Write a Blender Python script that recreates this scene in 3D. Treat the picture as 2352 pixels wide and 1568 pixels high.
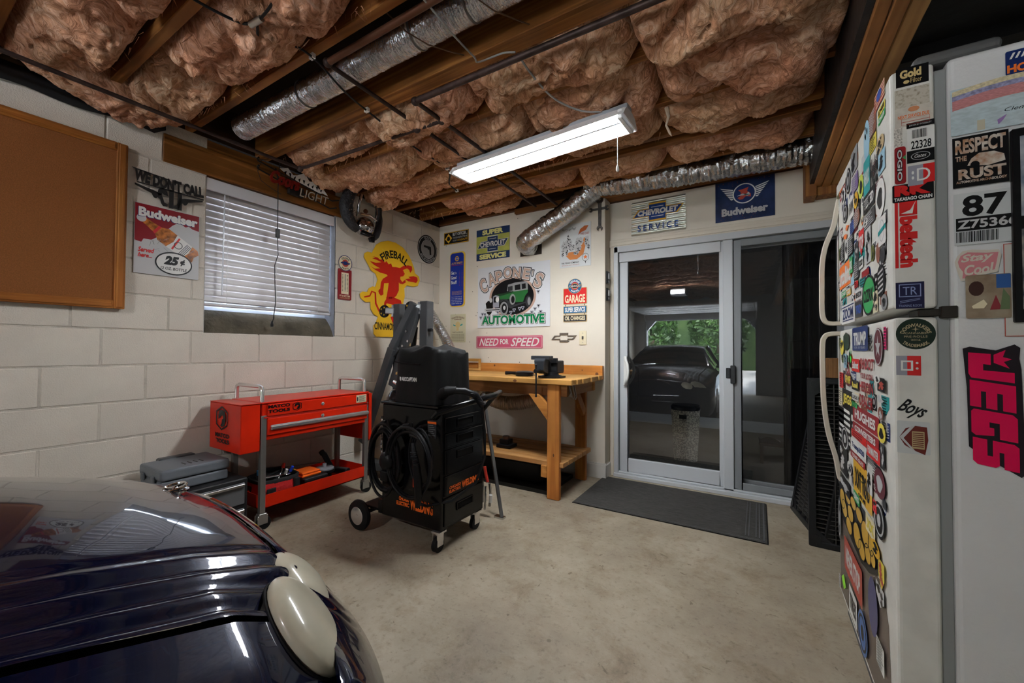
import bpy, bmesh, math, random
import numpy as np
from mathutils import Vector, Matrix, Euler, noise
for o in list(bpy.data.objects): bpy.data.objects.remove(o)
S = bpy.context.scene
C = S.collection
PI = math.pi
rnd = random.Random(7)
TUBE_E = 95.0
OPENER_E = 260.0
# ---------------------------------------------------------------- camera
cam = bpy.data.objects.new('camera', bpy.data.cameras.new('camera')); C.objects.link(cam)
yaw, pit, rol = 0.546474, 0.01934, 0.004777
cy, sy, cp, sp = math.cos(yaw), math.sin(yaw), math.cos(pit), math.sin(pit)
F_ = Vector((-sy*cp, cy*cp, sp)); R_ = Vector((cy, sy, 0)); U_ = R_.cross(F_)
R2, U2 = R_*math.cos(rol)+U_*math.sin(rol), U_*math.cos(rol)-R_*math.sin(rol)
m = Matrix.Identity(4)
for i in range(3): m[i][0], m[i][1], m[i][2] = R2[i], U2[i], -F_[i]
m[0][3], m[1][3], m[2][3] = 3.049, 0.0, 1.117
cam.matrix_world = m
cam.data.sensor_width = 36; cam.data.lens = 928.8/2352*36; cam.data.clip_start = 0.02
S.camera = cam
# ---------------------------------------------------------------- sky, exposure, large lights
S.view_settings.view_transform = 'Standard'; S.view_settings.look = 'None'
S.view_settings.gamma = 1.0; S.view_settings.use_curve_mapping = False
S.view_settings.exposure = EXPOSURE = 0.88
w = bpy.data.worlds.new('sky'); S.world = w; w.use_nodes = True
bg = w.node_tree.nodes['Background']; bg.inputs[0].default_value = (0.78, 0.88, 1.0, 1); bg.inputs[1].default_value = 15.0
def portal(name, loc, rot, sx, sy_):
    l = bpy.data.lights.new(name, 'AREA'); l.shape = 'RECTANGLE'; l.size = sx; l.size_y = sy_
    l.cycles.is_portal = True
    o = bpy.data.objects.new(name, l); C.objects.link(o); o.location = loc; o.rotation_euler = rot
portal('garage_opening_portal', (1.68, -4.62, 0.95), (PI/2, 0, 0), 2.6, 1.9)
portal('window_portal', (-0.26, 1.66, 1.75), (0, -PI/2, 0), 1.0, 0.9)
# ---------------------------------------------------------------- materials
MC = {}
def mat(name, col=(.5, .5, .5), rough=.5, metal=0., coat=0., var=0., vs=6., bump=0., bs=60., emit=0., spec=.22, trans=0., stretch=None, alpha=1., col2=None, det=4, thr=None):
    if name in MC: return MC[name]
    m = bpy.data.materials.new(name); m.use_nodes = True; MC[name] = m
    nt = m.node_tree; b = nt.nodes['Principled BSDF']; L = nt.links
    b.inputs['Base Color'].default_value = (*col, 1); b.inputs['Roughness'].default_value = rough
    b.inputs['Metallic'].default_value = metal; b.inputs['Coat Weight'].default_value = coat
    b.inputs['Coat Roughness'].default_value = .03; b.inputs['Specular IOR Level'].default_value = spec
    b.inputs['Transmission Weight'].default_value = trans; b.inputs['Alpha'].default_value = alpha
    if emit:
        b.inputs['Emission Color'].default_value = (*col, 1); b.inputs['Emission Strength'].default_value = emit
    if var or bump or col2:
        tc = nt.nodes.new('ShaderNodeTexCoord'); mp = nt.nodes.new('ShaderNodeMapping'); L.new(tc.outputs['Object'], mp.inputs[0])
        if stretch: mp.inputs['Scale'].default_value = stretch
    if var or col2:
        n = nt.nodes.new('ShaderNodeTexNoise'); n.inputs['Scale'].default_value = vs; n.inputs['Detail'].default_value = det; L.new(mp.outputs[0], n.inputs[0])
        r = nt.nodes.new('ShaderNodeValToRGB'); L.new(n.outputs[0], r.inputs[0])
        a, c2 = r.color_ramp.elements
        t = thr or (.35, .65)
        a.position, c2.position = t
        if col2: a.color = (*col, 1); c2.color = (*col2, 1)
        else:
            a.color = (*[max(0, c*(1-var)) for c in col], 1); c2.color = (*[min(1, c*(1+var)) for c in col], 1)
        L.new(r.outputs[0], b.inputs['Base Color'])
    if bump:
        n2 = nt.nodes.new('ShaderNodeTexNoise'); n2.inputs['Scale'].default_value = bs; n2.inputs['Detail'].default_value = 5; L.new(mp.outputs[0], n2.inputs[0])
        bp = nt.nodes.new('ShaderNodeBump'); bp.inputs['Strength'].default_value = bump; bp.inputs['Distance'].default_value = .01
        L.new(n2.outputs[0], bp.inputs['Height']); L.new(bp.outputs[0], b.inputs['Normal'])
    return m
def wood(name, c1, c2, axis='x', rough=.55, k=1., dirt=.0):
    if name in MC: return MC[name]
    m = bpy.data.materials.new(name); m.use_nodes = True; MC[name] = m
    nt = m.node_tree; b = nt.nodes['Principled BSDF']; L = nt.links; b.inputs['Roughness'].default_value = rough; b.inputs['Specular IOR Level'].default_value = .2
    tc = nt.nodes.new('ShaderNodeTexCoord'); mp = nt.nodes.new('ShaderNodeMapping'); L.new(tc.outputs['Object'], mp.inputs[0])
    s = {'x': (.35, 9, 9), 'y': (9, .35, 9), 'z': (9, 9, .35)}[axis]; mp.inputs['Scale'].default_value = [v*k for v in s]
    n = nt.nodes.new('ShaderNodeTexNoise'); n.inputs['Scale'].default_value = 1.6; n.inputs['Detail'].default_value = 3; n.inputs['Distortion'].default_value = 1.2; L.new(mp.outputs[0], n.inputs[0])
    mu = nt.nodes.new('ShaderNodeMath'); mu.operation = 'MULTIPLY'; mu.inputs[1].default_value = 16; L.new(n.outputs[0], mu.inputs[0])
    sn = nt.nodes.new('ShaderNodeMath'); sn.operation = 'SINE'; L.new(mu.outputs[0], sn.inputs[0])
    ml = nt.nodes.new('ShaderNodeMapRange'); ml.inputs[1].default_value = -1; L.new(sn.outputs[0], ml.inputs[0])
    n3 = nt.nodes.new('ShaderNodeTexNoise'); n3.inputs['Scale'].default_value = 2.2; n3.inputs['Detail'].default_value = 5; L.new(tc.outputs['Object'], n3.inputs[0])
    mx = nt.nodes.new('ShaderNodeMix'); mx.data_type = 'RGBA'; mx.inputs[6].default_value = (*c1, 1); mx.inputs[7].default_value = (*c2, 1); L.new(ml.outputs[0], mx.inputs[0])
    mr = nt.nodes.new('ShaderNodeMapRange'); mr.inputs[1].default_value = .35; mr.inputs[2].default_value = .65; mr.inputs[3].default_value = 1-.35-dirt; mr.inputs[4].default_value = 1.1; L.new(n3.outputs[0], mr.inputs[0])
    hv = nt.nodes.new('ShaderNodeHueSaturation'); L.new(mx.outputs[2], hv.inputs['Color']); L.new(mr.outputs[0], hv.inputs['Value']); L.new(hv.outputs[0], b.inputs['Base Color'])
    bp = nt.nodes.new('ShaderNodeBump'); bp.inputs['Strength'].default_value = .25; bp.inputs['Distance'].default_value = .003; L.new(ml.outputs[0], bp.inputs['Height']); L.new(bp.outputs[0], b.inputs['Normal'])
    return m
PAL = dict(cream=(.75, .66, .45), yellow=(.75, .6, .08), green=(.04, .35, .1), brown=(.22, .08, .05), skyblue=(.3, .5, .62), tan=(.5, .38, .2), teal=(.02, .28, .28), black=(.004, .004, .005), white=(.72, .71, .68), darkgrey=(.03, .03, .033), lime=(.5, .6, .08), grey=(.25, .25, .25), purple=(.16, .1, .25), orange=(.8, .18, .03), red=(.6, .02, .02), darkred=(.28, .015, .02), olive=(.12, .13, .03), lightgrey=(.5, .5, .5), amber=(.72, .4, .03), blue=(.03, .08, .35), navy=(.01, .025, .12), magenta=(.6, .0, .12), blackgreen=(.012, .03, .02), neon=(.05, .75, .06), maroon=(.12, .02, .03), redfade=(.42, .06, .04), limebright=(.3, .85, .03), bluefade=(.08, .18, .45), violet=(.06, .06, .16), medgrey=(.3, .3, .35), gold=(.6, .45, .2))
def pal(n, rough=.35):
    return mat('print_'+n+('' if rough == .35 else '_matte'), PAL[n], rough)
# ---------------------------------------------------------------- geometry helpers
class B:
    def __init__(s): s.v = []; s.f = []
    def add(s, vs, fs):
        k = len(s.v); s.v += [tuple(v) for v in vs]; s.f += [tuple(i+k for i in f) for f in fs]; return s
    def box(s, x0, x1, y0, y1, z0, z1, R=None, o=(0, 0, 0)):
        vs = [(x, y, z) for z in (z0, z1) for y in (y0, y1) for x in (x0, x1)]
        if R is not None: vs = [tuple(R @ Vector(v) + Vector(o)) for v in vs]
        return s.add(vs, [(0, 2, 3, 1), (4, 5, 7, 6), (0, 1, 5, 4), (2, 6, 7, 3), (0, 4, 6, 2), (1, 3, 7, 5)])
    def bar(s, p0, p1, w, h, up=(0, 0, 1)):
        p0, p1 = Vector(p0), Vector(p1); d = (p1-p0); L = d.length; d.normalize(); u = Vector(up)
        if abs(d.dot(u)) > .99: u = Vector((0, 1, 0))
        sx = d.cross(u).normalized(); uz = sx.cross(d)
        R = Matrix((sx, d, uz)).transposed()
        return s.box(-w/2, w/2, 0, L, -h/2, h/2, R, p0)
    def tube(s, pts, r, n=10, caps=True, prof=None):
        pts = [Vector(p) for p in pts]; k0 = len(s.v); N = len(pts)
        t0 = (pts[1]-pts[0]).normalized(); a = Vector((0, 0, 1)) if abs(t0.z) < .9 else Vector((1, 0, 0))
        nx = t0.cross(a).normalized()
        for i, p in enumerate(pts):
            t = (pts[min(i+1, N-1)]-pts[max(i-1, 0)]).normalized()
            nx = (nx - t*nx.dot(t)).normalized(); ny = t.cross(nx)
            rr = r[i] if isinstance(r, (list, tuple)) else r
            for j in range(n):
                an = 2*PI*j/n; q = rr*(prof(an, i) if prof else 1)
                s.v.append(tuple(p+nx*math.cos(an)*q+ny*math.sin(an)*q))
        for i in range(N-1):
            for j in range(n):
                a_, b_ = k0+i*n+j, k0+i*n+(j+1) % n
                s.f.append((a_, b_, b_+n, a_+n))
        if caps:
            s.f.append(tuple(k0+j for j in reversed(range(n)))); s.f.append(tuple(k0+(N-1)*n+j for j in range(n)))
        return s
    def cyl(s, p0, p1, r, n=16, r2=None): return s.tube([p0, p1], [r, r if r2 is None else r2], n)
    def lathe(s, prof, c=(0, 0, 0), axis='z', n=24):
        k = len(s.v); N = len(prof)
        for (r, h) in prof:
            for j in range(n):
                a = 2*PI*j/n; x, y, z = r*math.cos(a), r*math.sin(a), h
                if axis == 'x': x, y, z = z, x, y
                if axis == 'y': x, y, z = y, z, x
                s.v.append((x+c[0], y+c[1], z+c[2]))
        for i in range(N-1):
            for j in range(n):
                a, b = k+i*n+j, k+i*n+(j+1) % n
                s.f.append((a, b, b+n, a+n))
        s.f.append(tuple(k+j for j in reversed(range(n)))); s.f.append(tuple(k+(N-1)*n+j for j in range(n)))
        return s
    def ell(s, c, rx, ry, rz, n=16, m=10, R=None):
        vs = []
        for i in range(m+1):
            ph = PI*i/m
            for j in range(n):
                th = 2*PI*j/n; v = Vector((rx*math.sin(ph)*math.cos(th), ry*math.sin(ph)*math.sin(th), rz*math.cos(ph)))
                if R is not None: v = R @ v
                vs.append(tuple(v+Vector(c)))
        fs = [(i*n+j, (i+1)*n+j, (i+1)*n+(j+1) % n, i*n+(j+1) % n) for i in range(m) for j in range(n)]
        return s.add(vs, fs)
    def grid(s, P):      # P[i][j] -> points
        k = len(s.v); ni, nj = len(P), len(P[0])
        for r in P:
            for p in r: s.v.append(tuple(p))
        for i in range(ni-1):
            for j in range(nj-1):
                a = k+i*nj+j; s.f.append((a, a+1, a+nj+1, a+nj))
        return s
    def poly(s, pts, y0, y1=None):  # outline in x,z; facing -Y; extruded to y1
        n = len(pts); k = len(s.v)
        ar = sum(pts[i][0]*pts[(i+1) % n][1]-pts[(i+1) % n][0]*pts[i][1] for i in range(n))
        if ar < 0: pts = pts[::-1]
        s.v += [(x, y0, z) for x, z in pts]; s.f.append(tuple(range(k, k+n)))
        if y1 is not None:
            s.v += [(x, y1, z) for x, z in pts]; s.f.append(tuple(range(k+2*n-1, k+n-1, -1)))
            for i in range(n): j = (i+1) % n; s.f.append((k+j, k+i, k+n+i, k+n+j))
        return s
    def build(s, name, m, parent=None, smooth=False, bevel=0., seg=1):
        me = bpy.data.meshes.new(name)
        off = WR.get(root_of(parent).name, (0, 0, 0)) if parent else (0, 0, 0)
        v = [(a[0]-off[0], a[1]-off[1], a[2]-off[2]) for a in s.v] if any(off) else s.v
        me.from_pydata(v, [], s.f)
        if bevel:
            bm = bmesh.new(); bm.from_mesh(me); bmesh.ops.remove_doubles(bm, verts=bm.verts, dist=1e-5)
            es = [e for e in bm.edges if len(e.link_faces) == 2 and e.calc_face_angle(0) > .6]
            bmesh.ops.bevel(bm, geom=es, offset=bevel, segments=seg, affect='EDGES', profile=.5)
            bm.to_mesh(me); bm.free()
        if smooth:
            me.polygons.foreach_set('use_smooth', [True]*len(me.polygons))
            me.set_sharp_from_angle(angle=math.radians(40 if smooth is True else smooth))
        me.materials.append(m); me.update()
        o = bpy.data.objects.new(name, me); C.objects.link(o)
        if parent: o.parent = parent
        return o
WR = {}
def root_of(o):
    while o.parent: o = o.parent
    return o
def tag(o, label=None, cat=None, group=None, kind=None):
    if label: o['label'] = label
    if cat: o['category'] = cat
    if group: o['group'] = group
    if kind: o['kind'] = kind
    return o
def thing(name, label, cat, loc, rz=0, group=None, world=True):
    o = bpy.data.objects.new(name, None); C.objects.link(o); o.location = loc; o.rotation_euler = (0, 0, rz); o.empty_display_size = .05
    tag(o, label, cat, group)
    if world: WR[o.name] = tuple(loc)
    return o
def dup(root, loc, rz=None, label=None):
    r = root.copy(); C.objects.link(r); r.location = loc
    if rz is not None: r.rotation_euler = (0, 0, rz)
    if label: r['label'] = label
    def rec(o, q):
        for ch in list(o.children):
            if ch.name == q.name: continue
            c = ch.copy(); C.objects.link(c); c.parent = q; rec(ch, c)
    rec(root, r); return r
def circ(cx, cz, rx, rz=None, n=28): rz = rz or rx; return [(cx+rx*math.cos(2*PI*i/n), cz+rz*math.sin(2*PI*i/n)) for i in range(n)]
def rect(x0, x1, z0, z1, r=0.):
    if not r: return [(x0, z0), (x1, z0), (x1, z1), (x0, z1)]
    p = []
    for cx, cz, a0 in ((x1-r, z0+r, -PI/2), (x1-r, z1-r, 0), (x0+r, z1-r, PI/2), (x0+r, z0+r, PI)):
        for k in range(5): a = a0+PI/2*k/4; p.append((cx+r*math.cos(a), cz+r*math.sin(a)))
    return p
def ring(b, cx, cz, ro, ri, y, n=32, rzo=None, rzi=None):
    rzo = rzo or ro; rzi = rzi or ri; k = len(b.v)
    for i in range(n):
        a = 2*PI*i/n; b.v.append((cx+ro*math.cos(a), y, cz+rzo*math.sin(a))); b.v.append((cx+ri*math.cos(a), y, cz+rzi*math.sin(a)))
    for i in range(n):
        a, c = k+2*i, k+2*((i+1) % n); b.f.append((a, c, c+1, a+1))
    return b
def frame(b, x0, x1, z0, z1, t, y):
    for a in ((x0, x1, z0, z0+t), (x0, x1, z1-t, z1), (x0, x0+t, z0+t, z1-t), (x1-t, x1, z0+t, z1-t)): b.poly(rect(*a), y)
    return b
TXC = {}
def text(s, box, y, m, parent, bold=0.0, shear=0., arc=None, rot=0., ext=0., name='lettering', fit=True, keep=False, space=1.):
    """flat lettering facing -Y fitted in box (x0, x1, z0, z1)"""
    key = (s, bold, shear, space)
    if key not in TXC:
        cu = bpy.data.curves.new('t', 'FONT'); cu.body = s; cu.resolution_u = 3; cu.offset = bold; cu.shear = shear; cu.space_character = space
        to = bpy.data.objects.new('t', cu); C.objects.link(to); dg = bpy.context.evaluated_depsgraph_get()
        me = bpy.data.meshes.new_from_object(to.evaluated_get(dg)); bpy.data.objects.remove(to)
        TXC[key] = ([tuple(v.co) for v in me.vertices], [tuple(p.vertices) for p in me.polygons]); bpy.data.meshes.remove(me)
    vs, fs = TXC[key]
    if not vs: return None
    xs = [v[0] for v in vs]; ys = [v[1] for v in vs]; a, b_, c, d = min(xs), max(xs), min(ys), max(ys)
    x0, x1, z0, z1 = box
    cx, cz = (x0+x1)/2, (z0+z1)/2
    W, H = (x1-x0, z1-z0) if not rot or abs(abs(rot)-PI/2) > .2 else (z1-z0, x1-x0)
    sx, sz = W/(b_-a), H/(d-c)
    if keep: sx = sz = min(sx, sz)
    out = []
    for v in vs:
        px, pz = (v[0]-(a+b_)/2)*sx, (v[1]-(c+d)/2)*sz
        if arc:    # arc radius (signed): + bends like a rainbow
            R = arc; th = px/R; px, pz = (R+pz)*math.sin(th), (R+pz)*math.cos(th)-R
        if rot: px, pz = px*math.cos(rot)-pz*math.sin(rot), px*math.sin(rot)+pz*math.cos(rot)
        out.append((cx+px, y, cz+pz))
    bb = B(); bb.add(out, fs)
    if ext:
        k = len(out); bb.v += [(x, y+ext, z) for x, yy, z in out]
        bb.f += [tuple(k+i for i in reversed(f)) for f in fs]
        cnt = {}
        for f in fs:
            for i in range(len(f)): e = (f[i], f[(i+1) % len(f)]); cnt[e] = 1
        for (i, j) in list(cnt):
            if (j, i) not in cnt: bb.f.append((j, i, k+i, k+j))
    return bb.build(name, m, parent)
def flat(name, pts, y, m, parent, th=None, **k): return B().poly(pts, y, None if th is None else y+th).build(name, m, parent, **k)
def board(name, label, cat, loc, rz, pts, m, th=.003, group=None, bevel=0):
    """a sign: its panel is the top-level mesh; back of panel at y=0, front at y=-th"""
    o = B().poly(pts, -th, 0).build(name, m, None, bevel=bevel); o.location = loc; o.rotation_euler = (0, 0, rz); return tag(o, label, cat, group)
def bowtie(cx, cz, w, h):
    p = [(-.5, -.22), (-.38, .22), (-.17, .22), (-.17, .5), (.17, .5), (.17, .22), (.5, .22), (.38, -.22), (.17, -.22), (.17, -.5), (-.17, -.5), (-.17, -.22)]
    return [(cx+x*w, cz+z*h) for x, z in p]
LW, FW = PI/2, 0.0     # left wall / far wall orientation
FRONT_STICKERS = [
(1.579, 1.467, 1.821, 1.87, 'r', 'cream', 'flag'),
(1.541, 1.465, 1.788, 1.81, 'r', 'yellow', 'xx'),
(1.542, 1.466, 1.766, 1.786, 'r', 'green', 'xx'),
(1.657, 1.563, 1.773, 1.848, 'r', 'brown', 'lines'),
(1.725, 1.643, 1.724, 1.854, 'o', 'skyblue', 'dots'),
(1.644, 1.561, 1.723, 1.766, 'r', 'yellow', 'lines'),
(1.566, 1.478, 1.682, 1.731, 'o', 'tan', 'blob'),
(1.731, 1.644, 1.613, 1.734, 'r', 'teal', 'tWash and Co'),
(1.643, 1.55, 1.617, 1.702, 'n', 'black', 'tHolz'),
(1.544, 1.471, 1.621, 1.682, 'r', 'skyblue', 'blob'),
(1.579, 1.476, 1.5, 1.61, 'o', 'white', 'face'),
(1.741, 1.584, 1.562, 1.62, 'r', 'black', 'tTESTED'),
(1.745, 1.587, 1.508, 1.556, 'r', 'darkgrey', 'lines'),
(1.811, 1.733, 1.633, 1.713, 'o', 'lime', 'face'),
(2.036, 1.951, 1.722, 1.821, 'o', 'black', 'ring'),
(1.939, 1.82, 1.762, 1.847, 'r', 'grey', 'blob'),
(1.928, 1.817, 1.689, 1.75, 'r', 'purple', 'lines'),
(2.142, 1.979, 1.554, 1.611, 'n', 'orange', 'splash'),
(1.815, 1.736, 1.439, 1.526, 's', 'red', 'tSTOP'),
(2.203, 1.947, 1.374, 1.468, 'r', 'orange', 'tutolite'),
(1.765, 1.593, 1.232, 1.355, 'o', 'green', 'tOZRK'),
(2.162, 1.893, 1.225, 1.302, 'r', 'white', 'bZOOM'),
(1.885, 1.774, 1.235, 1.289, 'r', 'darkgrey', 'uTRD'),
(1.882, 1.765, 1.295, 1.331, 'r', 'white', 'kREASON'),
(1.774, 1.67, 1.361, 1.382, 'r', 'darkred', ''),
(1.576, 1.483, 1.271, 1.364, 'o', 'black', 'stripes'),
(1.645, 1.597, 1.39, 1.44, 'o', 'olive', 'blob'),
(1.577, 1.533, 1.373, 1.433, 'o', 'brown', ''),
(1.549, 1.468, 1.416, 1.497, 'r', 'white', 'band'),
(1.719, 1.638, 1.396, 1.508, 'r', 'lightgrey', 'blob'),
(2.007, 1.902, 1.479, 1.549, 'r', 'black', 'lines'),
(1.526, 1.464, 1.231, 1.276, 'o', 'grey', 'face'),
(1.62, 1.564, 1.232, 1.296, 'r', 'cream', 'blob'),
(2.157, 2.053, 1.337, 1.36, 'r', 'green', 'xx'),
(2.044, 1.959, 1.331, 1.352, 'r', 'amber', 'xx'),
(1.956, 1.894, 1.361, 1.392, 'r', 'skyblue', ''),
(1.881, 1.816, 1.433, 1.502, 'r', 'darkgrey', 'blob'),
(1.812, 1.746, 1.396, 1.434, 'r', 'white', 'kKOKO'),
(2.06, 1.966, 1.352, 1.371, 'r', 'white', 'kTYPE'),
(1.899, 1.813, 1.373, 1.431, 'r', 'darkgrey', 'lines'),
(2.108, 2.008, 1.626, 1.698, 'o', 'black', 'ring'),
(1.896, 1.79, 1.555, 1.616, 'o', 'brown', 'lines'),
(1.973, 1.887, 1.611, 1.691, 'r', 'white', 'kRAW'),
(1.961, 1.891, 1.553, 1.596, 'r', 'blue', 'lines'),
(1.723, 1.642, 1.582, 1.603, 'r', 'black', 'lines'),
(2.123, 2.048, 1.711, 1.777, 'o', 'white', 'blob'),
(1.977, 1.921, 1.407, 1.468, 'r', 'green', 'xx'),
(2.157, 2.08, 1.484, 1.555, 'r', 'black', 'lines'),
(2.07, 2.008, 1.476, 1.551, 'r', 'white', 'blob'),
(1.529, 1.475, 1.363, 1.41, 'o', 'darkgrey', ''),
(1.885, 1.814, 1.622, 1.68, 'o', 'amber', 'blob'),
(1.733, 1.673, 1.518, 1.546, 'o', 'white', 'blob'),
(1.887, 1.83, 1.342, 1.365, 'r', 'red', 'lines'),
(1.937, 1.687, 1.118, 1.2, 'r', 'navy', 'wTRUMP'),
(1.688, 1.626, 1.114, 1.168, 'n', 'black', 'chev'),
(1.616, 1.509, 1.074, 1.185, 'o', 'maroon', 'star'),
(1.499, 1.473, 1.122, 1.184, 'r', 'magenta', 'lines'),
(2.12, 2.003, 1.117, 1.192, 'h', 'blackgreen', ''),
(2.015, 1.957, 1.044, 1.127, 'd', 'neon', 'blob'),
(1.95, 1.817, 1.043, 1.089, 'r', 'red', 'wEdelbrock'),
(1.804, 1.614, 1.056, 1.093, 'n', 'darkred', 'nSHOOT'),
(1.806, 1.621, 1.025, 1.044, 'n', 'darkred', 'nYOUR LOCAL'),
(1.815, 1.623, 0.981, 1.016, 'n', 'darkred', 'nHEROIN'),
(1.817, 1.625, 0.932, 0.971, 'n', 'darkred', 'nDEALER'),
(2.092, 1.961, 0.98, 1.032, 'o', 'maroon', 'yFMF'),
(1.954, 1.835, 0.976, 1.012, 'r', 'black', 'yRussell'),
(2.154, 1.934, 0.88, 0.964, 'r', 'black', 'yJEGS'),
(1.938, 1.562, 0.864, 0.922, 'r', 'darkred', 'wHUGHES'),
(1.941, 1.564, 0.823, 0.86, 'r', 'darkred', 'wCONVERTERS'),
(2.244, 1.996, 0.742, 0.884, 'r', 'white', 'flagbw'),
(2.184, 2.025, 0.713, 0.812, 'h', 'darkgrey', 'ring'),
(1.578, 1.49, 0.856, 0.911, 'o', 'yellow', 'face'),
(1.985, 1.729, 0.749, 0.792, 'r', 'white', 'bTrump2020'),
(1.966, 1.727, 0.802, 0.829, 'r', 'red', 'lines'),
(1.718, 1.552, 0.784, 0.829, 'r', 'red', 'wFUNMASTER'),
(1.72, 1.554, 0.763, 0.781, 'r', 'black', 'lines'),
(1.552, 1.502, 0.783, 0.855, 'r', 'darkgrey', 'blob'),
(1.936, 1.654, 0.603, 0.729, 'r', 'amber', 'kDONT TREAD'),
(1.987, 1.743, 0.723, 0.747, 'r', 'darkred', 'wYOUSE GUYS'),
(2.275, 2.055, 0.612, 0.734, 'r', 'black', 'splashw'),
(1.717, 1.648, 0.666, 0.74, 'r', 'white', 'blob'),
(1.622, 1.497, 0.691, 0.777, 'o', 'maroon', 'face'),
(1.633, 1.506, 0.573, 0.677, 'o', 'black', 'ring'),
(2.282, 2.009, 0.542, 0.604, 'r', 'black', 'splashw'),
(1.939, 1.835, 0.573, 0.611, 'r', 'green', 'wSRS'),
(2.058, 1.972, 0.642, 0.692, 'o', 'white', 'blob'),
(1.743, 1.618, 0.537, 0.595, 'r', 'cream', 'yxx'),
(1.584, 1.518, 0.432, 0.515, 's', 'yellow', 'redblob'),
(2.138, 1.808, 0.235, 0.366, 'r', 'redfade', 'wNEVER STOP'),
(2.211, 2.112, 0.132, 0.194, 'd', 'limebright', ''),
(2.347, 2.245, -0.009, 0.148, 'r', 'white', 'lines'),
(2.045, 1.9, 0.111, 0.217, 'r', 'white', 'kTIRES'),
(1.884, 1.737, 0.073, 0.23, 'o', 'bluefade', 'ring'),
(1.72, 1.599, 0.242, 0.418, 'o', 'violet', ''),
(2.065, 1.902, -0.078, 0.035, 'o', 'black', ''),
(1.613, 1.521, 0.375, 0.438, 's', 'lightgrey', 'blob'),
(1.617, 1.529, 0.195, 0.272, 'r', 'white', 'lines'),
(1.526, 1.491, 0.678, 0.702, 'r', 'darkgrey', ''),
(1.641, 1.594, 0.631, 0.668, 'r', 'red', 'blob'),
(2.21, 2.12, 0.964, 1.027, 'r', 'red', 'lines'),
(2.226, 2.144, 0.889, 0.953, 'r', 'cream', 'lines'),
(2.181, 2.102, 1.1, 1.163, 'o', 'yellow', 'blob'),
(2.106, 2.042, 1.049, 1.106, 'r', 'skyblue', 'blob'),
(1.941, 1.83, 0.939, 0.963, 'r', 'white', 'kLUCAS'),
(1.943, 1.853, 0.913, 0.932, 'r', 'green', 'lines'),
(1.566, 1.484, 1.002, 1.041, 'r', 'black', 'redblob'),
(1.606, 1.537, 1.023, 1.048, 'o', 'white', 'blob'),
(1.578, 1.486, 0.964, 0.995, 'n', 'white', 'splashw'),
(1.561, 1.505, 0.921, 0.958, 'o', 'brown', 'blob'),
(2.303, 2.205, 0.306, 0.488, 'o', 'darkgrey', 'ring'),
(1.664, 1.561, 0.502, 0.548, 'o', 'amber', 'blob')]
SIDE = {'gold': (3.363, 3.425, 1.806, 1.855), 'paper': (3.36, 3.426, 1.744, 1.8), 'service': (3.356, 3.432, 1.7, 1.751), 'strip': (3.382, 3.434, 1.693, 1.707), 'label': (3.383, 3.434, 1.635, 1.691), 'belt': (3.382, 3.433, 1.602, 1.634), 'ogio': (3.354, 3.38, 1.552, 1.65), 'smile': (3.383, 3.433, 1.543, 1.595), 'rk': (3.349, 3.431, 1.504, 1.55), 'bell': (3.353, 3.4, 1.333, 1.506), 'card': (3.353, 3.411, 1.227, 1.295), 'dog': (3.352, 3.431, 1.122, 1.201), 'sad': (3.352, 3.403, 1.055, 1.105), 'boys': (3.348, 3.41, 0.948, 0.992), 'shield': (3.356, 3.414, 0.857, 0.927), 'shieldplate': (3.352, 3.418, 0.855, 0.938), 'home': (3.556, 3.604, 1.771, 1.829), 'drawing': (3.463, 3.603, 1.651, 1.767), 'rust': (3.465, 3.559, 1.52, 1.645), 'n87': (3.466, 3.56, 1.44, 1.502), 'z75': (3.469, 3.573, 1.412, 1.444), 'bar': (3.469, 3.54, 1.382, 1.412), 'cool': (3.464, 3.544, 1.288, 1.367), 'nativ': (3.483, 3.558, 1.197, 1.302), 'frame': (3.56, 3.625, 1.185, 1.638), 'jegs': (3.477, 3.575, 0.837, 1.13), 'bag': (3.547, 3.61, 1.155, 1.372), 'edge': (3.347, 3.435, 1.214, 1.851), 'body': (3.45, 3.728, 0.366, 1.809), 'gap': (3.435, 3.455, 1.452, 1.562)}
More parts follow.
